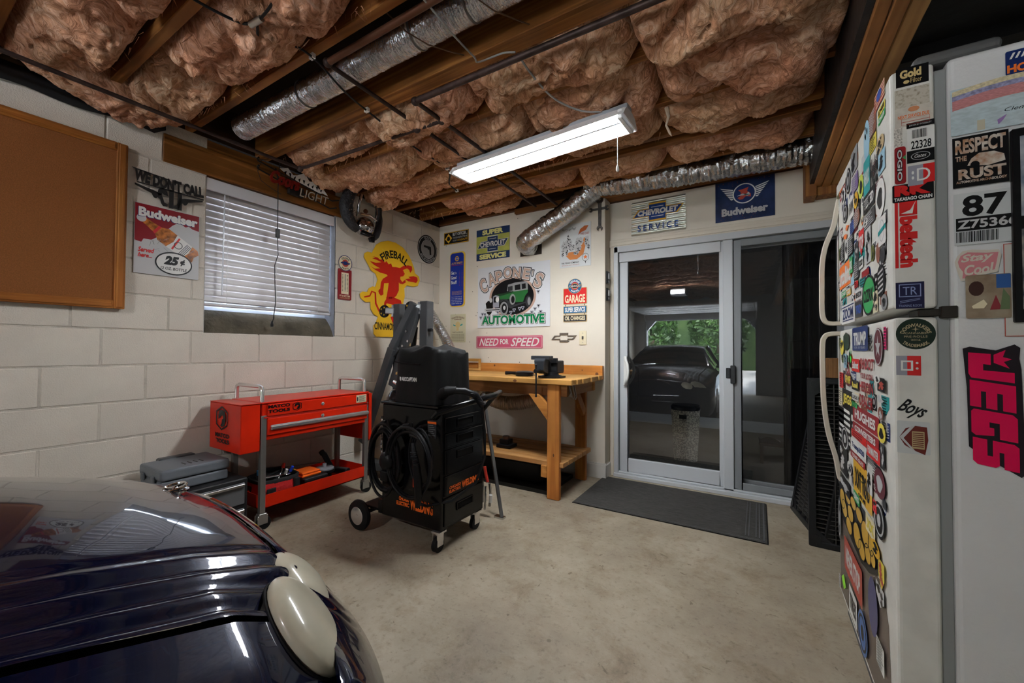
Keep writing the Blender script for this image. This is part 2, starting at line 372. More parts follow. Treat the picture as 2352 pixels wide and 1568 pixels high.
FIRE = {'outline': [(-0.2, 0.337), (-0.172, 0.389), (-0.116, 0.428), (-0.027, 0.458), (0.065, 0.46), (0.161, 0.433), (0.237, 0.374), (0.28, 0.319), (0.319, 0.25), (0.327, 0.203), (0.387, 0.178), (0.402, 0.136), (0.371, 0.073), (0.309, 0.058), (0.216, 0.058), (0.183, 0.023), (0.191, -0.056), (0.172, -0.126), (0.203, -0.191), (0.154, -0.244), (0.204, -0.302), (0.221, -0.363), (0.222, -0.438), (0.141, -0.467), (0.054, -0.47), (-0.16, -0.473), (-0.191, -0.446), (-0.192, -0.367), (-0.169, -0.348), (-0.142, -0.284), (-0.191, -0.265), (-0.226, -0.217), (-0.231, -0.155), (-0.288, -0.161), (-0.339, -0.128), (-0.348, -0.09), (-0.316, -0.068), (-0.269, -0.068), (-0.249, -0.03), (-0.209, -0.008), (-0.178, -0.007), (-0.164, 0.029), (-0.151, 0.065), (-0.175, 0.113), (-0.231, 0.138), (-0.252, 0.174), (-0.307, 0.242), (-0.301, 0.282), (-0.268, 0.303), (-0.22, 0.302)], 'mane': [(-0.267, 0.263), (-0.213, 0.268), (-0.182, 0.264), (-0.219, 0.25), (-0.17, 0.246), (-0.113, 0.233), (-0.177, 0.216), (-0.246, 0.22), (-0.198, 0.193), (-0.126, 0.173), (-0.19, 0.16), (-0.239, 0.176), (-0.19, 0.151), (-0.126, 0.133), (-0.053, 0.129), (-0.022, 0.108), (0.07, 0.117), (0.12, 0.137), (0.181, 0.171), (0.165, 0.199), (0.132, 0.218), (0.068, 0.219), (0.022, 0.213), (0.006, 0.244), (-0.024, 0.229), (-0.054, 0.256), (-0.069, 0.236), (-0.099, 0.265), (-0.128, 0.254), (-0.156, 0.269), (-0.199, 0.27)], 'head': [(0.045, 0.215), (0.132, 0.22), (0.185, 0.171), (0.162, 0.143), (0.127, 0.134), (0.124, 0.109), (0.153, 0.084), (0.192, 0.114), (0.199, 0.087), (0.158, 0.063), (0.121, 0.064), (0.078, 0.094), (0.038, 0.115)], 'torso': [(-0.038, 0.115), (0.069, 0.125), (0.106, 0.08), (0.108, -0.005), (0.075, -0.064), (0.026, -0.099), (-0.05, -0.101), (-0.031, -0.011), (-0.022, 0.049), (-0.078, 0.039), (-0.086, -0.03), (-0.124, -0.025), (-0.116, 0.042), (-0.093, 0.08)], 'fist': [(-0.13, -0.021), (-0.086, -0.027), (-0.085, -0.067), (-0.114, -0.085), (-0.137, -0.065), (-0.146, -0.043)], 'arm': [(0.113, 0.215), (0.164, 0.248), (0.23, 0.265), (0.281, 0.264), (0.285, 0.226), (0.258, 0.192), (0.244, 0.219), (0.214, 0.232), (0.156, 0.204)], 'ball': [(0.192, 0.119), (0.265, 0.138), (0.231, 0.148), (0.308, 0.167), (0.359, 0.161), (0.366, 0.13), (0.342, 0.101), (0.3, 0.105), (0.232, 0.103)], 'leg': [(-0.05, -0.09), (0.026, -0.078), (0.136, -0.102), (0.146, -0.135), (0.077, -0.168), (0.011, -0.151), (-0.052, -0.149)], 'shin': [(0.005, -0.277), (0.075, -0.256), (0.123, -0.332), (0.076, -0.376), (0.029, -0.325)], 'tail': [(-0.302, -0.117), (-0.242, -0.1), (-0.219, -0.056), (-0.18, -0.064), (-0.173, -0.161), (-0.135, -0.226), (-0.07, -0.209), (-0.059, -0.143), (-0.034, -0.112)]}
# ================================================================ SETTING
H = 2.45
paint_block = mat('painted_block', (.63, .58, .50), .75, var=.06, vs=3, bump=.35, bs=160)
mortar = mat('painted_mortar', (.54, .50, .43), .8, var=.12, vs=9, bump=.5, bs=90)
# concrete floor
def floor_mat():
    m = bpy.data.materials.new('stained_concrete'); m.use_nodes = True; nt = m.node_tree; b = nt.nodes['Principled BSDF']; L = nt.links
    tc = nt.nodes.new('ShaderNodeTexCoord')
    def nz(s, d, dist=0, rough=.55):
        n = nt.nodes.new('ShaderNodeTexNoise'); n.inputs['Scale'].default_value = s; n.inputs['Detail'].default_value = d; n.inputs['Distortion'].default_value = dist; n.inputs['Roughness'].default_value = rough
        L.new(tc.outputs['Object'], n.inputs[0]); return n
    def ramp(n, st):
        r = nt.nodes.new('ShaderNodeValToRGB'); L.new(n.outputs[0], r.inputs[0]); e = r.color_ramp.elements
        while len(e) < len(st): e.new(.5)
        for i, (p, c) in enumerate(st): e[i].position = p; e[i].color = (*c, 1)
        return r
    a = ramp(nz(1.3, 10, .15, .72), [(.3, (.20, .158, .112)), (.5, (.305, .255, .184)), (.7, (.41, .352, .268))])
    s1 = ramp(nz(4.5, 9, .3, .75), [(.50, (1, 1, 1)), (.62, (.76, .71, .64)), (.72, (.5, .44, .37))])
    s2 = ramp(nz(38, 6, 0, .7), [(.30, (.6, .58, .55)), (.46, (1, 1, 1)), (.7, (1.0, 1.0, 1.0))])
    s3 = ramp(nz(16, 5, .6, .6), [(.66, (1, 1, 1)), (.69, (.55, .5, .45)), (.75, (.4, .36, .3))])
    vo = nt.nodes.new('ShaderNodeTexVoronoi'); vo.inputs['Scale'].default_value = 11; L.new(tc.outputs['Object'], vo.inputs[0])
    s4 = ramp(vo, [(.03, (.42, .37, .31)), (.10, (.62, .58, .52)), (.13, (1, 1, 1))])
    msk = ramp(nz(3.1, 3), [(.55, (1, 1, 1)), (.62, (0, 0, 0))])
    s5 = nt.nodes.new('ShaderNodeMix'); s5.data_type = 'RGBA'; L.new(msk.outputs[0], s5.inputs[0]); L.new(s4.outputs[0], s5.inputs[6]); s5.inputs[7].default_value = (1, 1, 1, 1)
    class _O: outputs = [s5.outputs[2]]
    prev = a.outputs[0]
    for q in (s1, s2, s3, _O):
        mx = nt.nodes.new('ShaderNodeMix'); mx.data_type = 'RGBA'; mx.blend_type = 'MULTIPLY'; mx.inputs[0].default_value = .85
        L.new(prev, mx.inputs[6]); L.new(q.outputs[0], mx.inputs[7]); prev = mx.outputs[2]
    L.new(prev, b.inputs['Base Color']); b.inputs['Roughness'].default_value = .62
    bp = nt.nodes.new('ShaderNodeBump'); bp.inputs['Strength'].default_value = .25; bp.inputs['Distance'].default_value = .006
    L.new(nz(60, 6).outputs[0], bp.inputs['Height']); L.new(bp.outputs[0], b.inputs['Normal']); return m
tag(B().box(-.2, 4.7, -4.6, 3.58, -.1, 0).build('floor', floor_mat()), kind='structure')
# ---- left block wall: every block a piece
wl = B().box(-.2, -.004, -4.6, 1.192, 0, H+.03).box(-.2, -.004, 2.13, 3.5, 0, H+.03).box(-.2, -.004, 1.192, 2.13, 0, 1.21).build('wall_left', mortar); tag(wl, kind='structure')
HB = .2032
hole = (1.192, 2.13, 1.22, 2.236)          # window
beam = (.966, 2.21, 2.236, 2.50)           # wooden header
def clip(r, h):
    y0, y1, z0, z1 = r; a, b, c, d = h
    if y1 <= a or y0 >= b or z1 <= c or z0 >= d: return [r]
    out = []
    if y0 < a-.01: out.append((y0, a, z0, z1))
    if y1 > b+.01: out.append((b, y1, z0, z1))
    ya, yb = max(y0, a), min(y1, b)
    if z0 < c-.01: out.append((ya, yb, z0, c))
    if z1 > d+.01: out.append((ya, yb, d, z1))
    return out
J = .0045
bmesh_cache = {}
for row in range(12):
    off = (.50 if row % 2 == 0 else .716) + (.1 if row == 6 else 0)
    z0, z1 = row*HB, (row+1)*HB
    k = -4
    ys = []
    y = off-2*HB*3
    while y < 3.46: ys.append(y); y += 2*HB
    for y in ys:
        for r in [q for p_ in clip((max(y, -.75), min(y+2*HB, 3.45), z0, z1), hole) for q in clip(p_, beam)]:
            a, b_, c, d = r
            if b_-a < .03 or d-c < .02: continue
            key = (round(b_-a, 3), round(d-c, 3))
            if key not in bmesh_cache:
                o = B().box(-.03, 0, J, b_-a-J, J, d-c-J).build('block', paint_block, wl, bevel=.003); bmesh_cache[key] = o.data
            else:
                o = bpy.data.objects.new('block', bmesh_cache[key]); C.objects.link(o); o.parent = wl
            o.location = (rnd.uniform(-.0012, .0012), a, c)
far_b = B()
for row in range(12):
    y = -4.6-(row % 2)*HB
    while y < -.76: far_b.box(-.03, 0, max(y, -4.6)+J, min(y+2*HB, -.75)-J, row*HB+J, (row+1)*HB-J); y += 2*HB
tag(far_b.build('block_courses', paint_block, wl), kind='stuff')
tag(B().box(-.2, .001, -4.6, 3.5, H+.03, H+.3).build('trim_1', wood('rim_joist', (.05, .022, .008), (.03, .014, .006), 'y')), kind='structure')
# torn black vapour barrier strip hanging over the top of the wall
pl = B(); top = []; bot = []
for i in range(41):
    y = -1.2+i*(2.17/40); zt = 2.475; zb = 2.372-.012*math.sin(i*.8)-.01*math.sin(i*.31) if y < .93 else 2.42
    if .35 > y: zb = 2.372+.02*(0.35-y)
    top.append((.012, y, zt)); bot.append((.014+.01*abs(math.sin(i*.5)), y, zb))
pl.grid([bot, top]); o = pl.build('vapour_barrier', mat('black_plastic_film', (.012, .012, .013), .35, bump=.2, bs=12), None, smooth=True)
sm = o.modifiers.new('s', 'SOLIDIFY'); sm.thickness = .001
tag(o, 'black plastic vapour barrier strip hanging along the top of the block wall above the corkboard', 'plastic sheet')
# header beam over the window
hb = B().box(-.14, .004, .966, 2.21, 2.238, 2.41).box(-.14, -.012, .966, 2.21, 2.41, 2.475).build('trim_2', wood('header_wood', (.34, .135, .030), (.18, .066, .013), 'y', k=.8), None, bevel=.003); tag(hb, kind='structure')
# window: sill slab, frame, glass
win = B()
for a in ((1.192, 1.235, 1.37, 2.236), (2.03, 2.13, 1.37, 2.236), (1.235, 2.03, 1.37, 1.40), (1.235, 2.03, 2.19, 2.236), (1.615, 1.645, 1.40, 2.19)): win.box(-.20, -.13, *a)
wf = win.build('window_1', mat('window_vinyl', (.6, .63, .68), .4), None, bevel=.004); tag(wf, kind='structure')
glass_clear = None
def glassmat(name, ior, tint, extra=0.):
    m = bpy.data.materials.new(name); m.use_nodes = True; nt = m.node_tree; nt.nodes.clear(); L = nt.links
    o = nt.nodes.new('ShaderNodeOutputMaterial'); mx = nt.nodes.new('ShaderNodeMixShader'); t = nt.nodes.new('ShaderNodeBsdfTransparent'); g = nt.nodes.new('ShaderNodeBsdfGlossy')
    f = nt.nodes.new('ShaderNodeFresnel'); f.inputs[0].default_value = ior; t.inputs[0].default_value = (*tint, 1); g.inputs['Roughness'].default_value = 0.0; g.inputs[0].default_value = (1, 1, 1, 1)
    L.new(f.outputs[0], mx.inputs[0]); L.new(t.outputs[0], mx.inputs[1]); L.new(g.outputs[0], mx.inputs[2]); L.new(mx.outputs[0], o.inputs[0]); return m
B().grid([[(-.165, 1.22, 1.39), (-.165, 1.22, 2.2)], [(-.165, 2.04, 1.39), (-.165, 2.04, 2.2)]]).build('pane', glassmat('window_glass', 1.45, (.9, .95, 1)), wf)
sill_m = mat('raw_cement', (.055, .046, .032), .9, col2=(.105, .088, .062), vs=7, bump=.9, bs=45)
sl = B(); P = []
for i in range(60):
    y = 1.194+i*(.934/59); r = []
    for j in range(8):
        t = j/7; z = 1.216+.157*t + (noise.noise((y*14, 3, 0))*.012-.004 if j == 0 else 0)
        r.append((-.012-.11*t**1.5+.006*noise.noise((y*20, z*20, 1))*(1-t)+(.004 if j == 0 else 0), y, z))
    P.append(r)
sl.grid(P); sl.build('window_sill', sill_m, wf, smooth=80)
B().box(-.2, -.12, 1.192, 2.13, 1.2, 1.372).box(-.13, -.006, 1.180, 1.194, 1.22, 2.24).box(-.13, -.004, 2.128, 2.14, 1.22, 2.24).build('window_jamb', mat('jamb_grey', (.28, .30, .34), .7, var=.15, vs=8), wf)
# ---- far wall boards, bench side (Y = 3.44) and set-back door wall (Y = 3.58)
board_paint = mat('cream_wallboard', (.70, .645, .55), .55, var=.035, vs=2.5, bump=.05, bs=25)
wfar = B().box(-.2, 1.905, 3.44, 3.6, 0, 2.485).build('wall_far', board_paint); tag(wfar, kind='structure')
tag(B().box(-.2, 4.7, 3.44, 3.66, 2.486, 2.80).box(1.9, 4.7, 3.575, 3.66, 2.44, 2.8).build('trim_7', wood('rim_far', (.10, .05, .02), (.05, .022, .01), 'x')), kind='structure')
# nail heads and scuffs on the board
nb = B()
for i in range(34):
    x, z = rnd.uniform(.05, 1.88), rnd.uniform(.95, 2.45); nb.ell((x, 3.4395, z), .0045, .002, .0045, 6, 4)
nb.build('nail_head', mat('dark_nail', (.05, .04, .03), .6), wfar)
wd = B().box(1.905, 1.945, 3.58, 3.66, 0, H).box(1.945, 3.62, 3.58, 3.66, 2.09, H).box(3.56, 4.7, 3.58, 3.66, 0, 2.7).build('wall_door', board_paint); tag(wd, kind='structure')
tag(B().box(1.9055, 1.909, 3.441, 3.579, .13, 2.45).build('trim_3', mat('reveal_shaded', (.52, .46, .37), .6)), kind='structure')  # strip over the wall return, its shade put into a darker board colour
bbm = mat('baseboard_white', (.62, .6, .55), .45)
tag(B().box(0, 1.92, 3.424, 3.44, 0, .115).box(0, 1.92, 3.43, 3.44, .115, .13).box(1.905, 1.92, 3.424, 3.575, 0, .115).build('baseboard_far', bbm, None, bevel=.002), kind='structure')
# casing round the sliding door, with its moulded profile
tr = B()
for a, b_ in ((0, .03), (.03, .055)):
    yy = 3.565-.006*(a > 0)
    tr.box(1.912+a*.0+ (0 if a == 0 else .03), 1.95, yy, 3.58, 0, 2.10-a)
tr.box(1.905, 3.62, 3.56, 3.58, 2.035, 2.10).box(1.93, 3.62, 3.552, 3.58, 2.045, 2.075)
tag(tr.build('trim_4', mat('cream_casing', (.66, .60, .50), .4), None, bevel=.003), kind='structure')
# ---- sliding glass door
vinyl = mat('white_vinyl', (.50, .52, .54), .35)
screen_g = mat('screen_frame_grey', (.2, .21, .22), .4)
d = B().box(1.95, 1.985, 3.56, 3.68, 0.0, 2.035).box(1.95, 3.62, 3.56, 3.68, 1.985, 2.035).box(1.95, 3.62, 3.54, 3.68, 0, .03).box(1.985, 3.62, 3.575, 3.6, .03, .045).box(3.56, 3.62, 3.56, 3.68, 0, 2.035).build('door_1', vinyl, None, bevel=.003); tag(d, kind='structure')
def sash(name, x0, x1, y, w, z0, z1, m, t=.035, wb=None):
    wb = wb or w
    b = B().box(x0, x0+w, y, y+t, z0, z1).box(x1-w, x1, y, y+t, z0, z1).box(x0+w, x1-w, y, y+t, z1-w, z1).box(x0+w, x1-w, y, y+t, z0, z0+wb)
    return b.build(name, m, d, bevel=.004)
s1 = sash('sliding_sash', 1.99, 2.86, 3.60, .072, .045, 1.985, vinyl, .035, .115)
s2 = sash('fixed_sash', 2.80, 3.60, 3.645, .07, .045, 1.985, vinyl)
B().box(2.815, 2.885, 3.575, 3.63, .03, 1.985).build('meeting_stile', vinyl, d, bevel=.004)
B().box(1.99, 2.80, 3.585, 3.6, 1.90, 1.985).build('upper_rail', vinyl, d, bevel=.003)
scr = sash('screen_door_frame', 2.89, 3.60, 3.585, .05, .05, 1.975, screen_g, .02)
gl = glassmat('door_glass', 2.0, (.55, .57, .58))
def pane(nm, x0, x1, y, z0, z1, m_, par): return B().grid([[(x0, y, z0), (x1, y, z0)], [(x0, y, z1), (x1, y, z1)]]).build(nm, m_, par)
pane('pane', 2.055, 2.80, 3.62, .15, 1.92, gl, s1); pane('pane', 2.86, 3.54, 3.655, .1, 1.92, gl, s2)
mesh_m = bpy.data.materials.new('insect_screen'); mesh_m.use_nodes = True
mesh_m.node_tree.nodes['Principled BSDF'].inputs['Base Color'].default_value = (.008, .008, .008, 1); mesh_m.node_tree.nodes['Principled BSDF'].inputs['Specular IOR Level'].default_value = .05; mesh_m.node_tree.nodes['Principled BSDF'].inputs['Alpha'].default_value = .40
pane('screen_mesh', 2.935, 3.555, 3.595, .1, 1.93, mesh_m, scr)
hd = B().box(2.03, 2.062, 3.572, 3.6, .80, 1.06).build('lock_plate', mat('white_lock', (.75, .75, .72), .3), s1, bevel=.006)
hp = [(2.05, 3.575, .81), (2.058, 3.545, .83), (2.078, 3.53, .87), (2.085, 3.525, .93), (2.078, 3.53, .99), (2.058, 3.545, 1.03), (2.05, 3.575, 1.05)]
B().tube(hp, .012, 10).build('door_handle', mat('white_lock', (.75, .75, .72), .3), s1, smooth=True)
B().box(2.835, 2.865, 3.565, 3.58, .90, .98).box(2.865, 2.90, 3.56, 3.585, .86, 1.0).build('screen_latch', mat('black_latch', (.02, .02, .022), .35), scr, bevel=.004)
# ---- room behind the glass
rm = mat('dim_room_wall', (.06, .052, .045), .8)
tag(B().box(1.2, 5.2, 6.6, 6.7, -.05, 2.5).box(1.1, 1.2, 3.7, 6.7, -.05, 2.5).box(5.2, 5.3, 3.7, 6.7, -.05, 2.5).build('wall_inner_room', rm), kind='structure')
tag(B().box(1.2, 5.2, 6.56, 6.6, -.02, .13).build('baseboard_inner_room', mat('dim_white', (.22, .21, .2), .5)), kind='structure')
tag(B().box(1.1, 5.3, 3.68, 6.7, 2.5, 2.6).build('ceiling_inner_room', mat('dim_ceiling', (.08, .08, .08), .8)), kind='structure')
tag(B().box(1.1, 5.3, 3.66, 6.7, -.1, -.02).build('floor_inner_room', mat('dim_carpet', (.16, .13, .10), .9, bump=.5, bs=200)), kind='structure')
# ---- rest of the garage
tag(B().box(-.2, .35, -4.75, -4.6, 0, 2.7).box(3.0, 4.7, -4.75, -4.6, 0, 2.7).box(.35, 3.0, -4.75, -4.6, 1.95, 2.7).build('wall_garage_front', mat('front_wall_grey', (.6, .58, .56), .8)), kind='structure')
cb = B()
for s_, x in ((1, .35), (-1, 3.0)): cb.poly([(x, 1.95), (x+s_*.25, 1.95), (x, 1.66)], -4.75, -4.6)
for x0, x1, z0, z1 in ((.31, .35, 0, 1.66), (3.0, 3.04, 0, 1.66), (.6, 2.75, 1.93, 1.97)): cb.box(x0, x1, -4.62, -4.58, z0, z1)
tag(cb.build('trim_5', mat('opening_white', (.7, .72, .74), .5)), kind='structure')
tag(B().box(4.6, 4.7, -4.6, 3.6, 0, 2.9).build('wall_right', mat('right_wall_dark', (.42, .40, .37), .8)), kind='structure')
blk = mat('black_ceiling_paint', (.012, .012, .012), .6, bump=.3, bs=20)
cl = B().box(-.2, 3.36, -4.7, 3.6, 2.72, 2.80).build('ceiling', mat('subfloor', (.03, .02, .012), .9)); tag(cl, kind='structure')
cr_ = B().box(3.5, 4.7, -4.7, 3.6, 2.50, 2.58)
for i in range(7): cr_.box(3.5, 4.6, -.5+i*.6, -.46+i*.6, 2.44, 2.50)
tag(cr_.build('ceiling_right', blk), kind='structure')
# girder of three planks on a block, at the right
gw = wood('girder_wood', (.75, .36, .12), (.48, .20, .06), 'y', k=.7, dirt=.15)
gd = B().box(3.385, 3.428, -4.6, 3.56, 2.245, 2.5).build('trim_6', gw, None, bevel=.004); tag(gd, kind='structure')
B().box(3.431, 3.476, -4.6, 3.56, 2.24, 2.5).build('girder_ply', gw, gd, bevel=.004)
B().box(3.479, 3.535, -4.6, 3.56, 2.247, 2.5).build('girder_ply', wood('girder_wood_pale', (.78, .44, .16), (.52, .26, .09), 'y', k=.7), gd, bevel=.004)
B().box(3.36, 3.385, -4.6, 3.5, 2.26, 2.72).build('barrier_strip', mat('dark_strip', (.03, .026, .026), .4, bump=.6, bs=14), gd)
B().box(3.335, 3.40, 3.42, 3.575, 2.18, 2.60).box(3.405, 3.53, 3.46, 3.575, 2.19, 2.60).build('bearing_block', wood('block_wood', (.42, .19, .05), (.24, .09, .025), 'z'), gd, bevel=.004)
# ---- joists
jw = wood('joist_wood', (.44, .19, .05), (.21, .08, .02), 'x', k=.8, dirt=.1)
jdk = wood('joist_dark', (.20, .08, .025), (.09, .035, .012), 'x', k=.8)
JY = [(.30, .04), (.69, .045), (1.09, .042), (1.525, .09), (1.905, .04), (2.325, .04), (2.68, .04), (2.80, .05), (3.135, .04)]
for i, (y, t) in enumerate(JY):
    tag(B().box(0.002, 3.36, y-t/2, y+t/2, 2.475, 2.72).build('joist', wood('joist_wood_%d' % (i % 3), ((.46, .195, .05), (.40, .17, .045), (.50, .22, .06))[i % 3], ((.22, .08, .018), (.19, .07, .016), (.25, .09, .022))[i % 3], 'x', k=.8, dirt=.1), cl, bevel=.003))
for k in range(12):
    y = -.11-k*.405
    if y > -4.55: B().box(0.002, 3.36, y-.02, y+.02, 2.475, 2.72).build('joist', jw, cl)
B().box(1.0, 3.34, 3.40, 3.575, 2.452, 2.50).build('top_plate', wood('plate_wood', (.40, .17, .045), (.22, .08, .02), 'x'), cl, bevel=.003)
B().box(.02, 1.0, 3.40, 3.44, 2.486, 2.55).build('top_plate', jdk, cl)
for y0, y1, x in ((1.93, 2.3, 3.0), (2.35, 2.66, 2.0), (2.35, 2.66, .75), (2.83, 3.11, 1.5), (2.83, 3.11, 2.2)): B().box(x, x+.04, y0, y1, 2.50, 2.70).build('blocking', jdk, cl)
for x, y in ((1.30, 2.9), (2.0, 3.05)): B().bar((x, y-.08, 2.49), (x+.35, y+.25, 2.50), .09, .04).build('brace', jw, cl)
# ---- insulation batts, each in its bay
def ins_mat():
    m = bpy.data.materials.new('pink_glass_wool'); m.use_nodes = True; nt = m.node_tree; b = nt.nodes['Principled BSDF']; L = nt.links
    tc = nt.nodes.new('ShaderNodeTexCoord')
    n0 = nt.nodes.new('ShaderNodeTexNoise'); n0.inputs['Scale'].default_value = 4; n0.inputs['Detail'].default_value = 3; L.new(tc.outputs['Object'], n0.inputs[0])
    vm = nt.nodes.new('ShaderNodeVectorMath'); vm.operation = 'SCALE'; vm.inputs['Scale'].default_value = 1.1; L.new(n0.outputs[1], vm.inputs[0])
    va = nt.nodes.new('ShaderNodeVectorMath'); va.operation = 'ADD'; L.new(tc.outputs['Object'], va.inputs[0]); L.new(vm.outputs[0], va.inputs[1])
    mp = nt.nodes.new('ShaderNodeMapping'); mp.inputs['Scale'].default_value = (1.3, 4.6, 4.6); mp.inputs['Rotation'].default_value = (0, 0, .5); L.new(va.outputs[0], mp.inputs[0])
    n = nt.nodes.new('ShaderNodeTexNoise'); n.inputs['Scale'].default_value = 3.0; n.inputs['Detail'].default_value = 9; n.inputs['Roughness'].default_value = .66; n.inputs['Distortion'].default_value = .8; L.new(mp.outputs[0], n.inputs[0])
    r = nt.nodes.new('ShaderNodeValToRGB'); L.new(n.outputs[0], r.inputs[0]); e = r.color_ramp.elements
    e[0].position = .33; e[0].color = (.40, .18, .10, 1); e[1].position = .66; e[1].color = (1.0, .78, .60, 1)
    q = e.new(.5); q.color = (.80, .47, .30, 1)
    n5 = nt.nodes.new('ShaderNodeTexNoise'); n5.inputs['Scale'].default_value = 1.7; n5.inputs['Detail'].default_value = 2; L.new(tc.outputs['Object'], n5.inputs[0])
    mx = nt.nodes.new('ShaderNodeMix'); mx.data_type = 'RGBA'; mx.blend_type = 'MULTIPLY'; mx.inputs[0].default_value = 1
    r5 = nt.nodes.new('ShaderNodeValToRGB'); L.new(n5.outputs[0], r5.inputs[0]); r5.color_ramp.elements[0].color = (1, .84, .78, 1); r5.color_ramp.elements[0].position = .4; r5.color_ramp.elements[1].color = (1, .97, .86, 1); r5.color_ramp.elements[1].position = .6
    L.new(r.outputs[0], mx.inputs[6]); L.new(r5.outputs[0], mx.inputs[7]); L.new(mx.outputs[2], b.inputs['Base Color'])
    b.inputs['Roughness'].default_value = 1; b.inputs['Specular IOR Level'].default_value = .1
    bp = nt.nodes.new('ShaderNodeBump'); bp.inputs['Strength'].default_value = 1.0; bp.inputs['Distance'].default_value = .03; L.new(n.outputs[0], bp.inputs['Height']); L.new(bp.outputs[0], b.inputs['Normal']); return m
insm = ins_mat()
def batt(x0, x1, y0, y1, zb, bulge, seed, step=.0125, fringe=True):
    nx, ny = max(4, int((x1-x0)/step)), max(6, int((y1-y0)/step)); P = []
    for i in range(nx+1):
        r = []
        for j in range(ny+1):
            u, v = i/nx, j/ny; x, y = x0+(x1-x0)*u, y0+(y1-y0)*v
            eu = 1-abs(2*u-1)**10; ev = 1-abs(2*v-1)**5
            w_ = noise.noise_vector((x*3.5+seed, y*4.5, seed))*.55
            q = Vector((x*2.6+w_.x+seed*3.1, y*4.2+w_.y, seed))
            a = abs(noise.noise(q)); b = abs(noise.noise(q*2.3+Vector((5, 1, 0)))); c = abs(noise.noise(Vector((x*16, y*26, seed))+w_*14)); dd = noise.noise(Vector((x*40, y*60, seed))+w_*20)
            h = bulge*.45 + bulge*1.25*(a*1.3)**.6 + .050*b**.7 + .024*abs(c)**.8 + .009*dd
            z = zb - h*ev*eu + (1-eu*ev)*.07
            if z > 2.715: z = 2.715
            wx = .012*noise.noise((x*7, y*7, seed+4)); wy = .02*noise.noise((x*6, y*5, seed+9))*ev
            r.append((x+wx*(0 < i < nx), y+wy, z))
        P.append(r)
    o = B().grid(P[::-1]).build('insulation_batt', insm, cl, smooth=180)
    return o
BAYS = [(-.09, .28, [(.0, 1.1), (1.1, 2.2), (2.2, 3.34)], .05), (.32, .665, [(.0, .85), (.85, 1.9), (1.9, 3.34)], .07), (.715, 1.065, [(0.0, .62), (.62, 1.7), (1.7, 3.34)], .08),
        (1.575, 1.885, [(.12, .95), (.95, 1.75), (1.75, 2.6), (2.6, 3.34)], .075), (1.925, 2.305, [(.12, 1.0), (1.0, 1.9), (1.9, 2.62), (2.62, 3.34)], .085),
        (2.345, 2.655, [(.18, 1.1), (1.1, 1.9), (1.9, 2.55), (2.55, 3.34)], .045), (2.83, 3.11, [(.45, 1.25), (1.25, 1.8), (1.85, 2.5), (2.5, 3.34)], .035), (3.155, 3.40, [(.5, 1.1)], .02)]
sd = 1
for y0, y1, segs, bl in BAYS:
    for x0, x1 in segs:
        sd += 1
        ov = .0
        if x0 >= 1.7 and 1.5 < y0 < 2.2: ov = .022
        batt(x0-.01, x1+.01, y0-ov, y1+ov, 2.53 if 1.2 < y0 < 2.3 and x0 < 1.6 else 2.52, bl+(.03 if x0 > 1.5 else 0)-(.02 if x1 < 1 and y0 > 1 else 0), sd*1.7)
# low hanging wads along the block wall and the girder
for (x0, x1, y0, y1, z, bl) in ((.01, .26, .34, 1.08, 2.50, .07), (.02, .2, 1.75, 2.3, 2.5, .06), (.03, .30, 2.35, 2.62, 2.49, .06), (3.12, 3.37, 1.6, 2.3, 2.5, .07), (1.95, 3.2, 2.70, 2.86, 2.50, .0)):
    sd += 1
    if bl: batt(x0, x1, y0, y1, z, bl, sd*2.1)
for k in range(11):
    y = -.09-.405*k
    if y-.37 > -4.5: batt(0.02, 3.34, y-.36, y-.02, 2.52, .06, 30+k*1.3, .05)
# ragged fibres hanging from the batts
fb = B()
for i in range(1500):
    y0, y1, segs, bl = rnd.choice(BAYS[:7]); x = rnd.uniform(.05, 3.2); y = rnd.choice([y0+.03, y1-.03, rnd.uniform(y0+.02, y1-.02)]); z = 2.49-rnd.random()*.03
    if x > 2.3 and rnd.random() < .6: continue
    L_ = rnd.uniform(.02, .055); a = rnd.uniform(0, 2*PI); q = Vector((math.cos(a), math.sin(a), 0))*rnd.uniform(.0012, .004); dx, dy = rnd.uniform(-.03, .03), rnd.uniform(-.03, .03)
    p = Vector((x, y, z)); fb.add([p-q, p+q, p+Vector((dx*.5, dy*.5, -L_*.6))+q*.4, p+Vector((dx, dy, -L_))], [(0, 1, 2, 3)])
tag(fb.build('insulation_fibres', insm, cl), kind='stuff')
# ================================================================ OVERHEAD THINGS
foil = mat('duct_foil', (.66, .66, .68), .24, metal=.95, bump=1.0, bs=38, var=.18, vs=14)
foil2 = mat('crinkled_foil', (.50, .50, .50), .25, metal=.95, bump=1.0, bs=32, var=.1, vs=9)
def flex(pts, r, pitch, amp, m, name='duct_jacket', parent=None, n=28, crink=0., seed=0, sm=50):
    pts = [Vector(p) for p in pts]; dense = []
    # catmull-rom resample
    P = [pts[0]*2-pts[1]]+pts+[pts[-1]*2-pts[-2]]; acc = 0
    for i in range(1, len(P)-2):
        L_ = (P[i+1]-P[i]).length; k = max(2, int(L_/(pitch/4)))
        for j in range(k):
            t = j/k; a, b, c, d = P[i-1], P[i], P[i+1], P[i+2]
            dense.append(.5*((2*b)+(-a+c)*t+(2*a-5*b+4*c-d)*t*t+(-a+3*b-3*c+d)*t**3))
    dense.append(pts[-1]); rad = []
    for i, p in enumerate(dense): rad.append(r*(1+amp*math.cos(i*PI/2)+crink*.35*noise.noise((i*.13, seed, 0))))
    def prof(an, i): return 1+crink*noise.noise((math.cos(an)*3+seed, math.sin(an)*3, i*.25))+crink*.5*noise.noise((math.cos(an)*9, math.sin(an)*9+seed, i*.6))
    return B().tube(dense, rad, n, True, prof if crink else None).build(name, m, parent, smooth=sm)
